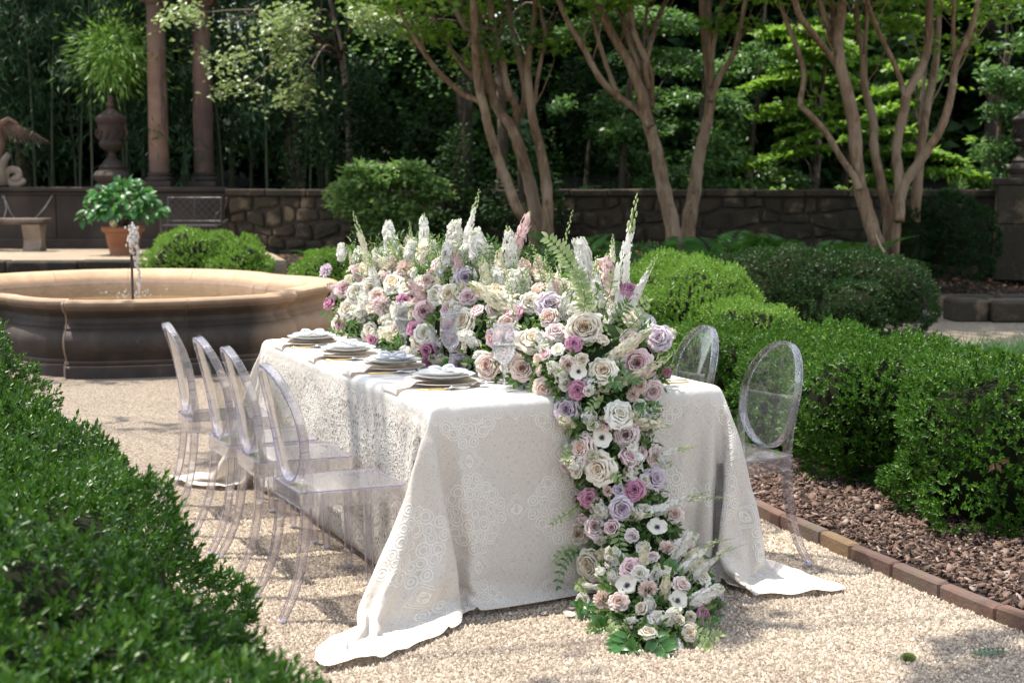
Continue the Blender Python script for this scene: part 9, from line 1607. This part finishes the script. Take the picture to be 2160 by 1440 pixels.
casc = [((.70, .0, .80), (.22, .15, .13)), ((.71, -.04, .68), (.19, .13, .14)), ((.71, -.06, .52), (.18, .12, .14)), ((.73, -.08, .38), (.165, .13, .13)), ((.77, -.11, .25), (.18, .16, .14)), ((.79, -.2, .14), (.2, .18, .12)), ((.74, -.34, .09), (.21, .17, .12)), ((.68, -.48, .05), (.19, .15, .09)), ((.60, -.61, .02), (.15, .12, .06)), ((.88, -.30, .04), (.14, .13, .08))]
def bvh_of(ells):
    V = []; Fs = []
    for c, r_ in ells:
        v, f = ell(c, r_); v = [T(x, y, z) for x, y, z in v]; n = len(V); V += v; Fs += [tuple(i + n for i in q_) for q_ in f]
    return BVHTree.FromPolygons(V, Fs)
bv_m, bv_c = bvh_of(mound), bvh_of(casc)
ALL_E = [(T(*c), r_) for c, r_ in mound + casc]
def hit(px, py):
    o = Vector((0, 0, EYE)); d = Vector(ray(px, py)).normalized(); best = None
    for bv in (bv_m, bv_c):
        l, nrm, i_, ds = bv.ray_cast(o, d)
        if l is not None and (best is None or ds < best[2]): best = (l, nrm if nrm.dot(d) < 0 else -nrm, ds)
    if best: return best[0], best[1]
    bd = None
    for c, r_ in ALL_E:
        s_ = (c - o).dot(d); p = o + d * s_; k = (p - c).length / max(r_)
        if bd is None or k < bd[0]: bd = (k, p, (p - c).normalized())
    return bd[1], bd[2]
def quat_to(d, spin=0.0): return Vector(d).to_track_quat('Z', 'Y') @ Quaternion((0, 0, 1), spin)
mbase = T(.62, 1.2, TZ); cbase = T(.75, -.15, 0)
arr = empty('flower_centrepiece', mbase, 0, 'long mound of white, blush and mauve flowers filling the middle of the table', 'flower arrangement')
gar = empty('flower_cascade', cbase, 0, 'cascade of roses, anemones and white spikes spilling off the table end onto the gravel', 'flower arrangement')
def put(name, me, parent, loc, rot, s, label=None):
    o = bpy.data.objects.new(name, me); col.objects.link(o); o.parent = parent; o.rotation_mode = 'QUATERNION'
    if parent in (arr, gar): o.location = loc - Vector(parent.location)
    else: o.location = loc
    o.rotation_quaternion = rot; o.scale = (s, s, s) if not isinstance(s, tuple) else s
    if label: o['label'] = label
    return o
CN = {'C': 'cream', 'W': 'ivory white', 'B': 'blush', 'P': 'pink', 'L': 'lavender', 'M': 'deep mauve', 'D': 'dusty mauve'}
fr_ = random.Random(17); placed = []
def bloom(kind, c, P, N, rad, parent, face=.5):
    tocam = (Vector((0, 0, EYE)) - P).normalized(); d = (N * (1 - face) + tocam * face + Vector((fr_.gauss(0, .2), fr_.gauss(0, .2), fr_.gauss(0, .15) + .08))).normalized()
    rot = quat_to(d, fr_.uniform(0, 6.28)); s = rad / 1.08; s = (s * fr_.uniform(.94, 1.06), s * fr_.uniform(.94, 1.06), s * fr_.uniform(.8, 1.15))
    if kind in ('open', 'spiral', 'bud'):
        if kind == 'bud': s = tuple(k * 1.35 for k in s)
        put('rose' if kind != 'bud' else 'rose_bud', rose_data(kind, fr_.randrange(len(ROSE[kind])), c), parent, P - d * rad * .15, rot, s, f'{CN[c]} rose')
    elif kind == 'ane':
        o = put('anemone', ANE[0], parent, P, rot, s, 'white anemone with a dark heart')
        for m_ in ANE[1:]:
            k = bpy.data.objects.new('heart' if m_ is ANE[1] else 'stamens', m_); col.objects.link(k); k.parent = o
    elif kind == 'pom': put('scabiosa', pom_data(c), parent, P - d * rad * .3, rot, s, f'frilled {CN[c]} bloom')
    placed.append((P.copy(), rad))
def spike(kind, c, p0, p1, parent, wpx=None, dy=0.0, v=None):
    P, N = hit(*p0); b = P - N * .03; Y = b.y
    e = aty(p1[0], p1[1], Y + dy); d = e - b; L = d.length; v = fr_.randrange(3) if v is None else v
    f, bu, st = spike_data(kind, c, v); R_ = {'stock': .20, 'fat': .27, 'delph': .13, 'tip': .10}[kind]
    s_xy = L
    if wpx: s_xy = .86 * min(max(wpx / 2 / F_PX * Y / (R_ * 1.3), L * .55), L * 1.7)
    rot = quat_to(d.normalized(), fr_.uniform(0, 6)); sc_ = (s_xy, s_xy, L)
    nm = {'w': 'white', 'c': 'cream', 'p': 'pink'}[c]
    o = put('flower_spike', f, parent, b, rot, sc_, f'{nm} flower spike'); 
    for m_, n2 in ((bu, 'buds'), (st, 'stem')):
        k = bpy.data.objects.new(n2, m_); col.objects.link(k); k.parent = o
z5 = lambda x, y: (640 + x / 2.7, 380 + y / 2.7)
z3 = lambda x, y: (1080 + x / 4, 740 + y / 4)
z4 = lambda x, y: (1080 + x / 4, 1040 + y / 4)
A5 = [(130, 518, 90, 'L', 'pom'), (240, 620, 100, 'P', 'open'), (315, 645, 120, 'W', 'open'), (335, 530, 90, 'P', 'open'), (520, 590, 125, 'C', 'open'), (585, 505, 120, 'B', 'pom'), (170, 705, 78, 'M', 'bud'), (265, 735, 115, 'W', 'open'), (230, 815, 72, 'M', 'bud'), (715, 580, 95, 'B', 'open'),
      (585, 690, 80, 'M', 'spiral'), (455, 715, 115, 'D', 'pom'), (575, 765, 120, 'W', 'open'), (700, 750, 115, 'P', 'open'), (645, 845, 85, 'M', 'spiral'), (780, 485, 85, 'P', 'open'), (845, 740, 105, 'P', 'open'), (945, 670, 100, 'P', 'spiral'), (925, 565, 120, 'L', 'open'), (835, 655, 130, 'C', 'open'),
      (1000, 745, 85, 'P', 'spiral'), (925, 805, 150, 'C', 'open'), (840, 845, 75, 'M', 'open'), (870, 915, 110, 'P', 'open'), (730, 960, 90, 'M', 'bud'), (730, 1030, 82, 'M', 'spiral'), (900, 1045, 112, 'L', 'open'), (1060, 1050, 135, 'B', 'open'), (1255, 1065, 130, 'B', 'open'), (1090, 905, 105, 'P', 'spiral'),
      (1170, 825, 120, 'B', 'open'), (1205, 765, 92, 'M', 'spiral'), (1310, 915, 150, 'C', 'spiral'), (1300, 705, 112, 'W', 'open'), (1410, 720, 145, 'L', 'spiral'), (1400, 790, 105, 'B', 'open'), (1450, 875, 112, 'D', 'spiral'), (1600, 855, 175, 'C', 'open'), (1542, 938, 88, 'M', 'spiral'), (1850, 640, 104, 'M', 'spiral'),
      (2010, 905, 130, 'L', 'spiral'), (1705, 1080, 150, 'C', 'open'), (1890, 1040, 165, 'P', 'open'), (1380, 1175, 112, 'B', 'spiral'), (1565, 1188, 102, 'M', 'spiral'), (1510, 1050, 92, 'B', 'open'), (1975, 1200, 115, 'D', 'open'), (2055, 1090, 62, 'M', 'pom'), (1110, 640, 130, 'C', 'open'), (430, 660, 90, 'B', 'open'), (660, 920, 80, 'C', 'bud'),
      (1100, 735, 100, 'D', 'open'), (1570, 1085, 110, 'W', 'ane'), (700, 870, 110, 'W', 'open'), (765, 660, 110, 'W', 'open'), (1000, 640, 90, 'P', 'open'), (400, 620, 100, 'W', 'open'), (1220, 640, 100, 'W', 'open'), (1700, 500, 90, 'B', 'open'), (1485, 620, 90, 'W', 'open'), (390, 850, 80, 'W', 'open'), (405, 905, 62, 'M', 'bud'), (1590, 1030, 80, 'C', 'bud'), (480, 560, 85, 'D', 'pom'), (1345, 540, 90, 'B', 'pom')]
A3 = [(900, 530, 235, 'W', 'spiral'), (480, 500, 205, 'L', 'open'), (430, 625, 170, 'B', 'pom'), (430, 735, 150, 'C', 'open'), (755, 715, 195, 'W', 'ane'), (600, 825, 225, 'B', 'open'), (790, 600, 150, 'B', 'pom'), (950, 695, 205, 'D', 'open'), (735, 990, 250, 'C', 'spiral'), (1185, 880, 150, 'D', 'open'), (1190, 1085, 180, 'L', 'spiral'), (1025, 1175, 165, 'M', 'spiral'), (535, 1200, 175, 'B', 'pom'), (665, 1240, 150, 'M', 'spiral'), (925, 1320, 190, 'L', 'open'), (810, 1185, 100, 'B', 'pom'), (1005, 385, 120, 'B', 'pom'), (300, 515, 110, 'W', 'pom'), (485, 965, 100, 'D', 'bud'), (560, 1015, 90, 'C', 'bud'), (640, 330, 80, 'W', 'bud')]
A4 = [(580, 345, 190, 'C', 'open'), (720, 285, 185, 'D', 'open'), (1010, 355, 105, 'D', 'spiral'), (1210, 295, 195, 'W', 'ane'), (1310, 470, 165, 'B', 'pom'), (675, 615, 250, 'C', 'open'), (1010, 650, 185, 'P', 'spiral'), (985, 790, 205, 'W', 'ane'), (1145, 835, 185, 'B', 'pom'), (780, 890, 180, 'B', 'pom'), (620, 910, 140, 'W', 'spiral'), (1420, 775, 150, 'B', 'spiral'), (1385, 925, 195, 'W', 'ane'), (1605, 1035, 155, 'M', 'spiral'), (1105, 990, 112, 'C', 'bud'), (1400, 1100, 95, 'C', 'bud'), (1490, 1040, 90, 'C', 'bud'), (1350, 190, 150, 'B', 'open'), (1185, 555, 110, 'D', 'open'), (915, 930, 160, 'B', 'open'), (1080, 690, 130, 'W', 'open'), (1480, 1190, 130, 'C', 'open'), (620, 190, 90, 'P', 'bud')]
for lst, zf, div in ((A5, z5, 2.7), (A3, z3, 4), (A4, z4, 4)):
    for x, y, d, c, k in lst:
        px, py = zf(x, y); P, N = hit(px, py); rad = d / div / 2 * P.y / F_PX * 1.04
        par = gar if (py > 905 or (py > 840 and 1130 < px < 1460)) else arr
        bloom(k, c, P + N * .012, N, rad, par, .62)
S5 = [('delph', 'c', (395, 580), (275, 165), 60), ('delph', 'w', (400, 640), (350, 400), 90), ('fat', 'w', (500, 400), (480, 235), 105), ('delph', 'w', (610, 480), (600, 225), 60), ('stock', 'w', (690, 440), (685, 180), 70), ('fat', 'w', (860, 380), (850, 220), 120), ('delph', 'w', (900, 400), (1022, 45), 60),
      ('fat', 'w', (1010, 470), (985, 275), 145), ('stock', 'p', (890, 560), (872, 370), 75), ('stock', 'c', (1035, 640), (1020, 430), 85), ('stock', 'w', (1190, 480), (1172, 250), 110), ('stock', 'c', (1110, 500), (1120, 380), 70), ('stock', 'p', (1215, 400), (1292, 170), 62), ('tip', 'c', (1430, 640), (1515, 160), 70),
      ('fat', 'w', (1650, 640), (1560, 320), 120), ('stock', 'p', (1755, 620), (1715, 410), 100), ('delph', 'c', (1770, 480), (1772, 300), 60), ('delph', 'w', (1800, 640), (1895, 55), 85), ('delph', 'w', (1880, 680), (2015, 405), 75), ('fat', 'w', (1210, 640), (1190, 500), 170), ('stock', 'p', (690, 700), (570, 560), 90),
      ('stock', 'c', (1180, 720), (930, 570), 110), ('fat', 'w', (480, 850), (470, 760), 150), ('stock', 'w', (760, 1020), (700, 800), 60), ('stock', 'w', (1230, 700), (1060, 640), 90), ('fat', 'w', (1260, 620), (1250, 520), 120), ('stock', 'w', (1480, 760), (1500, 620), 80), ('stock', 'c', (1750, 1010), (1990, 830), 85), ('delph', 'c', (1930, 1130), (2125, 975), 80),
      ('fat', 'w', (1440, 1130), (1400, 1040), 90), ('stock', 'w', (1480, 1180), (1450, 1080), 110), ('stock', 'w', (640, 640), (640, 540), 60), ('delph', 'p', (1480, 660), (1390, 490), 90), ('stock', 'w', (760, 560), (790, 430), 90), ('stock', 'w', (380, 520), (400, 400), 80), ('delph', 'c', (280, 500), (250, 360), 40), ('stock', 'w', (1600, 660), (1540, 480), 90), ('tip', 'c', (1090, 520), (1010, 420), 50), ('stock', 'p', (200, 640), (130, 590), 70), ('fat', 'w', (430, 470), (380, 420), 110), ('stock', 'p', (520, 500), (500, 420), 60)]
S3 = [('fat', 'w', (1090, 1010), (960, 740), 260), ('stock', 'w', (1130, 680), (1210, 560), 200), ('delph', 'w', (1200, 900), (1570, 800), 130), ('delph', 'w', (1180, 1320), (1680, 1180), 130), ('tip', 'c', (1560, 1220), (1840, 1215), 70), ('fat', 'w', (620, 600), (680, 510), 150), ('delph', 'c', (860, 330), (1300, 50), 90), ('tip', 'c', (340, 590), (135, 590), 60), ('stock', 'c', (1020, 600), (1340, 640), 70), ('fat', 'w', (1000, 260), (920, 220), 140), ('stock', 'w', (420, 300), (430, 130), 120), ('fat', 'w', (1050, 1080), (960, 1000), 150)]
S4 = [('fat', 'w', (740, 230), (700, 60), 185), ('delph', 'c', (960, 170), (1225, 165), 110), ('delph', 'w', (1300, 420), (1560, 320), 110), ('stock', 'w', (1330, 560), (1540, 290), 90), ('delph', 'w', (1400, 640), (1780, 350), 95), ('tip', 'c', (1700, 400), (1895, 380), 50), ('delph', 'w', (1530, 700), (1860, 440), 100), ('tip', 'c', (1780, 480), (1995, 415), 50), ('fat', 'w', (1520, 900), (1780, 780), 165), ('stock', 'c', (1060, 620), (1135, 390), 90), ('stock', 'w', (1200, 720), (1240, 580), 110), ('stock', 'c', (1290, 850), (1320, 660), 120), ('stock', 'w', (860, 740), (820, 640), 120), ('fat', 'w', (1230, 1060), (1400, 980), 150), ('fat', 'w', (1400, 1180), (1430, 1410), 150), ('fat', 'w', (700, 430), (780, 340), 150), ('stock', 'w', (1380, 520), (1480, 420), 120), ('stock', 'w', (680, 800), (560, 760), 70)]
for lst, zf, div in ((S5, z5, 2.7), (S3, z3, 4), (S4, z4, 4)):
    for k, c, p0, p1, wpx in lst:
        a, b = zf(*p0), zf(*p1); par = gar if a[1] > 905 or (a[1] > 840 and a[0] > 1130) else arr
        spike(k, c, a, b, par, wpx / div, dy=fr_.uniform(-.04, .06) if a[1] < 700 else -.06)
for i in range(20):
    a_ = fr_.uniform(.5, 2.5); u_ = .62 + fr_.gauss(0, .12); h_ = float(np.interp(a_, [0, .3, 1, 2, 2.5], [.24, .32, .44, .45, .38])); b = T(u_, a_, TZ + h_); L = fr_.uniform(.07, .11); f, bu, st = spike_data('fat', fr_.choice('wwwcp'), fr_.randrange(3)); d = Vector((fr_.gauss(0, .35), fr_.gauss(0, .35), 1)).normalized()
    o = put('flower_spike', f, arr, b, quat_to(d, fr_.uniform(0, 6)), (L * .85, L * .85, L), 'round white stock head')
    k = bpy.data.objects.new('stem', st); col.objects.link(k); k.parent = o; k = bpy.data.objects.new('buds', bu); col.objects.link(k); k.parent = o
for i in range(34):
    a_ = fr_.uniform(.1, 2.45); u_ = float(np.interp(a_, [0, .4, 1, 2.5], [.74, .70, .62, .61])) + fr_.gauss(0, .13); b = T(u_, a_, TZ + .28); kd = fr_.choice(['delph', 'tip', 'tip', 'tip', 'delph']); L = fr_.uniform(.16, .30)
    d = Vector((fr_.gauss(0, .22), fr_.gauss(0, .22), 1)).normalized(); f, bu, st = spike_data(kd, fr_.choice('wwc'), fr_.randrange(3)); s1 = L * fr_.uniform(.7, 1.05)
    o = put('flower_spike', f, arr, b, quat_to(d, fr_.uniform(0, 6)), (s1, s1, L), 'thin airy white flower spike')
    for m_, n2 in ((bu, 'buds'), (st, 'stem')):
        k = bpy.data.objects.new(n2, m_); col.objects.link(k); k.parent = o
# fill the rest of the mound (including the sides turned away)
def surf_pts(ells, n, seed, zmin):
    r = np.random.RandomState(seed); P = []; N = []
    for i, (c, rr) in enumerate(ells):
        d = unit(r.randn(n, 3)); p = d * np.array(rr) + np.array(c); nn = unit(d / np.array(rr)); k = p[:, 2] > zmin
        for j, (c2, r2) in enumerate(ells):
            if j != i: k &= (((p - np.array(c2)) / np.array(r2)) ** 2).sum(1) > .97
        P.append(p[k]); N.append(nn[k])
    P = np.concatenate(P); N = np.concatenate(N)
    W = np.array([TN.x, TN.y, 0]) + P[:, :1] * np.array(TU) + P[:, 1:2] * np.array(TA) + P[:, 2:] * np.array([0, 0, 1.]); WN = N[:, :1] * np.array(TU) + N[:, 1:2] * np.array(TA) + N[:, 2:] * np.array([0, 0, 1.])
    return W, WN
for ells, par, n, zmin, cnt in ((mound, arr, 200, TZ + .03, 150), (casc, gar, 260, .04, 70)):
    W, WN = surf_pts(ells, n, 55, zmin); od = np.random.RandomState(3).permutation(len(W)); k = 0
    for i in od:
        if k >= cnt: break
        P = Vector(W[i]); N = Vector(WN[i]); rad = fr_.uniform(.018, .036)
        if any((P - q_).length < (rq + rad) * .82 for q_, rq in placed): continue
        kind, c = fr_.choice([('open', 'C'), ('open', 'B'), ('open', 'W'), ('pom', 'W'), ('open', 'P'), ('open', 'C'), ('open', 'L'), ('pom', 'B'), ('open', 'W'), ('bud', 'C'), ('bud', 'P'), ('open', 'B'), ('spiral', 'W')])
        bloom(kind, c, P, N, rad, par, .15); k += 1
    k = 0; od = np.random.RandomState(8).permutation(len(W))
    for i in od:
        if k >= (95 if par is arr else 30): break
        P = Vector(W[i]); N = Vector(WN[i])
        if any((P - q_).length < rq * .8 for q_, rq in placed): continue
        L = fr_.uniform(.06, .12); f, bu, st = spike_data(fr_.choice(['fat', 'stock']), fr_.choice('wwc'), fr_.randrange(3)); d = (N + Vector((fr_.gauss(0, .2), fr_.gauss(0, .2), .25))).normalized()
        o = put('flower_spike', f, par, P - d * L * .5, quat_to(d, fr_.uniform(0, 6)), L, 'short white flower cluster')
        kk = bpy.data.objects.new('buds', bu); col.objects.link(kk); kk.parent = o; k += 1
# greenery
for ells, par, n, zmin, sd_ in ((mound, arr, 520, TZ + .01, 61), (casc, gar, 620, .01, 62)):
    W, WN = surf_pts(ells, n, sd_, zmin); r = np.random.RandomState(sd_); W = W - WN * (.02 + .03 * r.rand(len(W), 1)); m = len(W)
    A = np.repeat(W, 3, 0) + r.randn(m * 3, 3) * .014; B = unit(np.repeat(WN, 3, 0) * .7 + r.randn(m * 3, 3) * .8); C = unit(np.repeat(WN, 3, 0) + r.randn(m * 3, 3) * .5); Ls = .034 * (.5 + .9 * r.rand(m * 3))
    o = link_mesh('foliage', leaf_mesh('foliage', A - np.array(par.location), B, C, Ls, Ls * .42), M['fl_leaf'], par); o['kind'] = 'stuff'
    mb = MB()
    for c, rr in ells:
        v, f = ell(c, [q_ * .8 for q_ in rr], 12); mb.add([T(x, y, max(z, (TZ + .004) if par is arr else .004)) - Vector(par.location) for x, y, z in v], f)
    M['moss'] = M.get('moss') or plain('dark_moss', (.02, .035, .012), 1, spec=.1)
    mb.build('foam_core', M['moss'], par, smooth=True)
# fine upright greenery between the tall spikes
r = np.random.RandomState(71); m = 260; a_ = r.uniform(.1, 2.5, m); u_ = np.interp(a_, [0, .4, 1, 2.5], [.74, .70, .62, .61]) + r.randn(m) * .13; h_ = TZ + np.interp(a_, [0, .3, 1, 2, 2.5], [.16, .26, .36, .37, .28]) + r.rand(m) * .05
B0 = np.array([TN.x, TN.y, 0]) + u_[:, None] * np.array(TU) + a_[:, None] * np.array(TA) + h_[:, None] * np.array([0, 0, 1.]); D0 = unit(r.randn(m, 3) * [.4, .4, .15] + [0, 0, 1]); A, B, C = [], [], []
for j in range(9):
    p = B0 + D0 * (.02 + .014 * j); sd = unit(np.cross(D0, r.randn(m, 3))); A.append(p); B.append(unit(sd + D0 * .9)); C.append(unit(D0 + r.randn(m, 3) * .4))
A, B, C = map(np.concatenate, (A, B, C)); o = link_mesh('upright_greens', leaf_mesh('upright_greens', A - np.array(arr.location), B, C, .022 + .016 * r.rand(len(A)), .006), M['fl_leaf'], arr); o['kind'] = 'stuff'
# leafy sprays (stem with paired leaflets)
def spray(pp, mat, parent, L=.03, W=.014, n=11, lab=None, dy=-.03, sag=0):
    P0, N0 = hit(*pp[0]); Y = P0.y - .01; pts = [P0] + [aty(x, y, Y + dy * (i + 1)) for i, (x, y) in enumerate(pp[1:])]
    for p in pts: p.z = max(p.z, .012)
    C = catmull(pts, 6); b = Vector(parent.location); o_ = C[0]; mb = MB(); mb.tube([c - o_ for c in C], [.0022 - .0014 * i / len(C) for i in range(len(C))], 5)
    so = mb.build('leaf_spray', M['stemg'], parent, loc=o_ - b)
    if lab: so['label'] = lab
    Pl, Dl, Nl, Ll = [], [], [], []; q = random.Random(int(pp[0][0])); tot = len(C) - 1
    for j in range(1, n + 1):
        f = j / n * tot; i = min(int(f), tot - 1); p = C[i].lerp(C[i + 1], f - i); t = (C[i + 1] - C[i]).normalized(); cam_ = (Vector((0, 0, EYE)) - p).normalized(); s_ = t.cross(cam_).normalized()
        for sg in (-1, 1):
            if j == n and sg > 0: dd = t
            else: dd = (s_ * sg + t * .45 + cam_ * q.uniform(-.1, .35)).normalized()
            Pl.append(p - o_); Dl.append(dd); Nl.append((cam_ + Vector((0, 0, .5)) + s_ * q.uniform(-.4, .4)).normalized()); Ll.append(q.uniform(.8, 1.15) * (1 - .35 * abs(j / n - .45)))
    Pl, Dl, Nl, Ll = map(np.array, (Pl, Dl, Nl, Ll)); broad('leaves', Pl, Dl, Nl, L * Ll, W * Ll, mat, so, .1)
spray([z5(1640, 770), z5(1560, 560), z5(1490, 430), z5(1395, 330)], M['varieg'], arr, .042, .022, 16, 'pale-edged fern-like leaf spray among the tall spikes', dy=-.01)
spray([z5(1600, 800), z5(1600, 640), z5(1560, 520)], M['varieg'], arr, .04, .02, 12, 'second pale-edged leaf spray', dy=-.01)
spray([z4(890, 230), z4(905, 400), z4(950, 585)], M['varieg'], gar, .036, .016, 9, 'pale-edged leaf spray hanging in the cascade')
spray([z4(600, 500), z4(500, 520), z4(420, 620), z4(385, 780)], M['ruscus'], gar, .026, .013, 8, 'thin trailing vine at the left of the cascade')
spray([z4(560, 500), z4(450, 480), z4(360, 560)], M['varieg'], gar, .026, .013, 6)
spray([z4(580, 80), z4(470, 170), z4(345, 245)], M['varieg'], gar, .022, .011, 7)
spray([z3(420, 560), z3(280, 560), z3(140, 600)], M['varieg'], gar, .022, .010, 7)
spray([z5(300, 830), z5(200, 800), z5(120, 760)], M['ruscus'], arr, .03, .014, 6, dy=-.02)
spray([z5(330, 880), z5(230, 870), z5(160, 850)], M['ruscus'], arr, .03, .014, 6, dy=-.02)
for a_, b_ in (((560, 900), (460, 960)), ((520, 880), (560, 940)), ((830, 1010), (800, 1090)), ((1240, 960), (1330, 1090)), ((960, 1000), (1000, 1100)), ((1180, 1100), (1200, 1160)), ((1320, 1130), (1290, 1190)), ((380, 880), (440, 940)), ((1750, 800), (1850, 700)), ((1800, 900), (1950, 740)), ((1700, 760), (1760, 560)), ((1830, 760), (1960, 690)), ((1100, 470), (1060, 330)), ((680, 480), (730, 420)), ((1620, 700), (1800, 480))):
    x0, y0 = z5(*a_); x1, y1 = z5(*b_); spray([(x0, y0), ((x0 + x1) / 2 + 4, (y0 + y1) / 2 - 3), (x1, y1)], fr_.choice([M['ruscus'], M['varieg'], M['fl_leaf']]), arr, fr_.uniform(.024, .036), fr_.uniform(.011, .016), 6, dy=-.015)
for pp, m_, L, W in (([(780, 1120), (700, 1250), (640, 1300)], 'varieg', .03, .015), ([(860, 1150), (800, 1250), (720, 1370)], 'ruscus', .055, .024), ([(960, 1180), (900, 1270), (900, 1340)], 'ruscus', .05, .022), ([(1000, 1180), (930, 1300), (1020, 1370)], 'ruscus', .055, .024), ([(1180, 1180), (1260, 1290), (1290, 1380)], 'ruscus', .06, .026), ([(1500, 1150), (1620, 1200), (1750, 1200)], 'varieg', .03, .014), ([(1520, 1180), (1600, 1300), (1660, 1370)], 'varieg', .03, .014), ([(640, 880), (600, 960), (570, 970)], 'ruscus', .045, .02), ([(760, 900), (720, 1030), (750, 1050)], 'ruscus', .045, .02), ([(640, 780), (600, 780), (555, 765)], 'varieg', .03, .014), ([(1300, 560), (1330, 600), (1370, 640)], 'ruscus', .03, .014), ([(830, 1030), (870, 1130), (820, 1180)], 'varieg', .028, .015), ([(1150, 1050), (1120, 1130), (1200, 1160)], 'varieg', .028, .015), ([(1500, 1060), (1640, 1090), (1730, 1080)], 'ruscus', .026, .012)):
    spray([z4(*p) for p in pp], M[m_], gar, L, W, 7, dy=-.03)
for pp in ([(540, 800), (500, 850), (440, 900)], [(900, 60), (960, 200), (1050, 260)], [(760, 300), (860, 260), (900, 300)], [(1060, 430), (1090, 480), (1220, 470)], [(760, 430), (720, 420), (650, 470)], [(860, 900), (840, 1000), (900, 1080)]):
    spray([z3(*p) for p in pp], M[fr_.choice(['ruscus', 'varieg'])], gar, .028, .014, 6, dy=-.02)

# ================================================================== SMALL THINGS ON THE GROUND
for i, (px, py, lb) in enumerate([(1198, 1302, 'largest fallen cream petal on the gravel under the cloth edge'), (1205, 1289, 'fallen cream petal closest to the tablecloth hem'), (1150, 1297, 'small pale petal on the gravel left of the cascade')]):
    P = onz(px, py, 0); V, Fs = scallop([(.002, .0), (.009, .001), (.015, .005), (.019, .010)], 14); mb = MB(); mb.add([(x * 1.2, y, z + .009) for x, y, z in V], Fs); o = mb.build('petal', M['petal_C'], None, smooth=True, loc=P); o.rotation_euler = (.2 - .3 * i, .2, i); o.scale = (1 - .2 * i,) * 3; tag(o, lb, 'petal', 'petals fallen on the gravel')
P = onz(2080, 1378, .008); root = empty('leaf_sprig', P, .2, 'dark green leaf sprig lying on the gravel in the lower right corner', 'leaf sprig')
r = np.random.RandomState(2); n = 14; t = np.linspace(-.05, .06, n); Pp = np.stack([t, .004 * np.sin(t * 60), np.full(n, .006)], 1); Dd = np.stack([.5 * np.ones(n), np.where(np.arange(n) % 2, 1, -1) * 1.0, .15 * r.rand(n)], 1); M['sprig'] = leaf_mat('sprig_leaf', (.01, .05, .02), (.03, .11, .05), .1, .4, .4)
broad('leaves', Pp, Dd, unit(r.randn(n, 3) * .2 + [0, 0, 1]), .04, .012, M['sprig'], root); mb = MB(); mb.tube([(-.06, 0, .004), (0, .003, .005), (.065, 0, .004)], .0015, 5); mb.build('stem', M['stemg'], root)
P = onz(1916, 1392, .0); n = 260; d = unit(r.randn(n, 3)); d[:, 2] = np.abs(d[:, 2]); o = link_mesh('moss_tuft', leaf_mesh('moss_tuft', d * np.array([.012, .01, .004]), unit(d + r.randn(n, 3) * .4), unit(r.randn(n, 3) + [0, 0, 1]), .016, .005), M['pale_grass'], loc=P + Vector((0, 0, .008))); tag(o, 'small bright green moss tuft on the gravel near the bottom right', 'moss')
q = random.Random(6)
for i, (px, py, z, lb) in enumerate([(738, 1357, .012, 'dark speck of leaf on the left cloth puddle, leftmost'), (902, 1363, .012, 'dark curled leaf bit on the front of the left cloth puddle'), (908, 1343, .02, 'dark seed on the left cloth puddle beside a fold'), (1655, 1300, .012, 'grey petal scrap near the hem of the right cloth puddle')]):
    P = onz(px, py, z + .012); mb = MB(); mb.add([(-.007, 0, 0), (0, -.004, .002), (.008, .001, .001), (.001, .005, .003)], [(0, 1, 2, 3)]); o = mb.build('leaf_bit', M['dry'] if i % 2 else M['wood'], None, loc=P); o.rotation_euler = (0, 0, i); tag(o, lb, 'leaf bit')
for i, (px, py, z, lb) in enumerate([(2100, 975, .55, 'orange dry leaf caught in the nearest right boxwood'), (1915, 1035, .4, 'pale curled dry leaf caught low between the right boxwood bushes')]):
    P = onz(px, py, z); Y = [6.1, 6.75][i]; P = aty(px, py, Y); me = leaf_mesh('dry_leaf', np.array([[0, 0, 0], [.01, 0, .005], [-.008, 0, 0.]]), np.array([[.6, -.1, -1], [1, -.2, .1], [-.5, -.3, -.8]]), np.array([[.2, -1, .2]] * 3), .05, .024); o = link_mesh('dry_leaf', me, M['litter'] if i == 0 else M['dry'], loc=P); tag(o, lb, 'dry leaf')
print('objects', len(bpy.data.objects), 'tris', sum(len(p.polygons) for p in bpy.data.meshes))
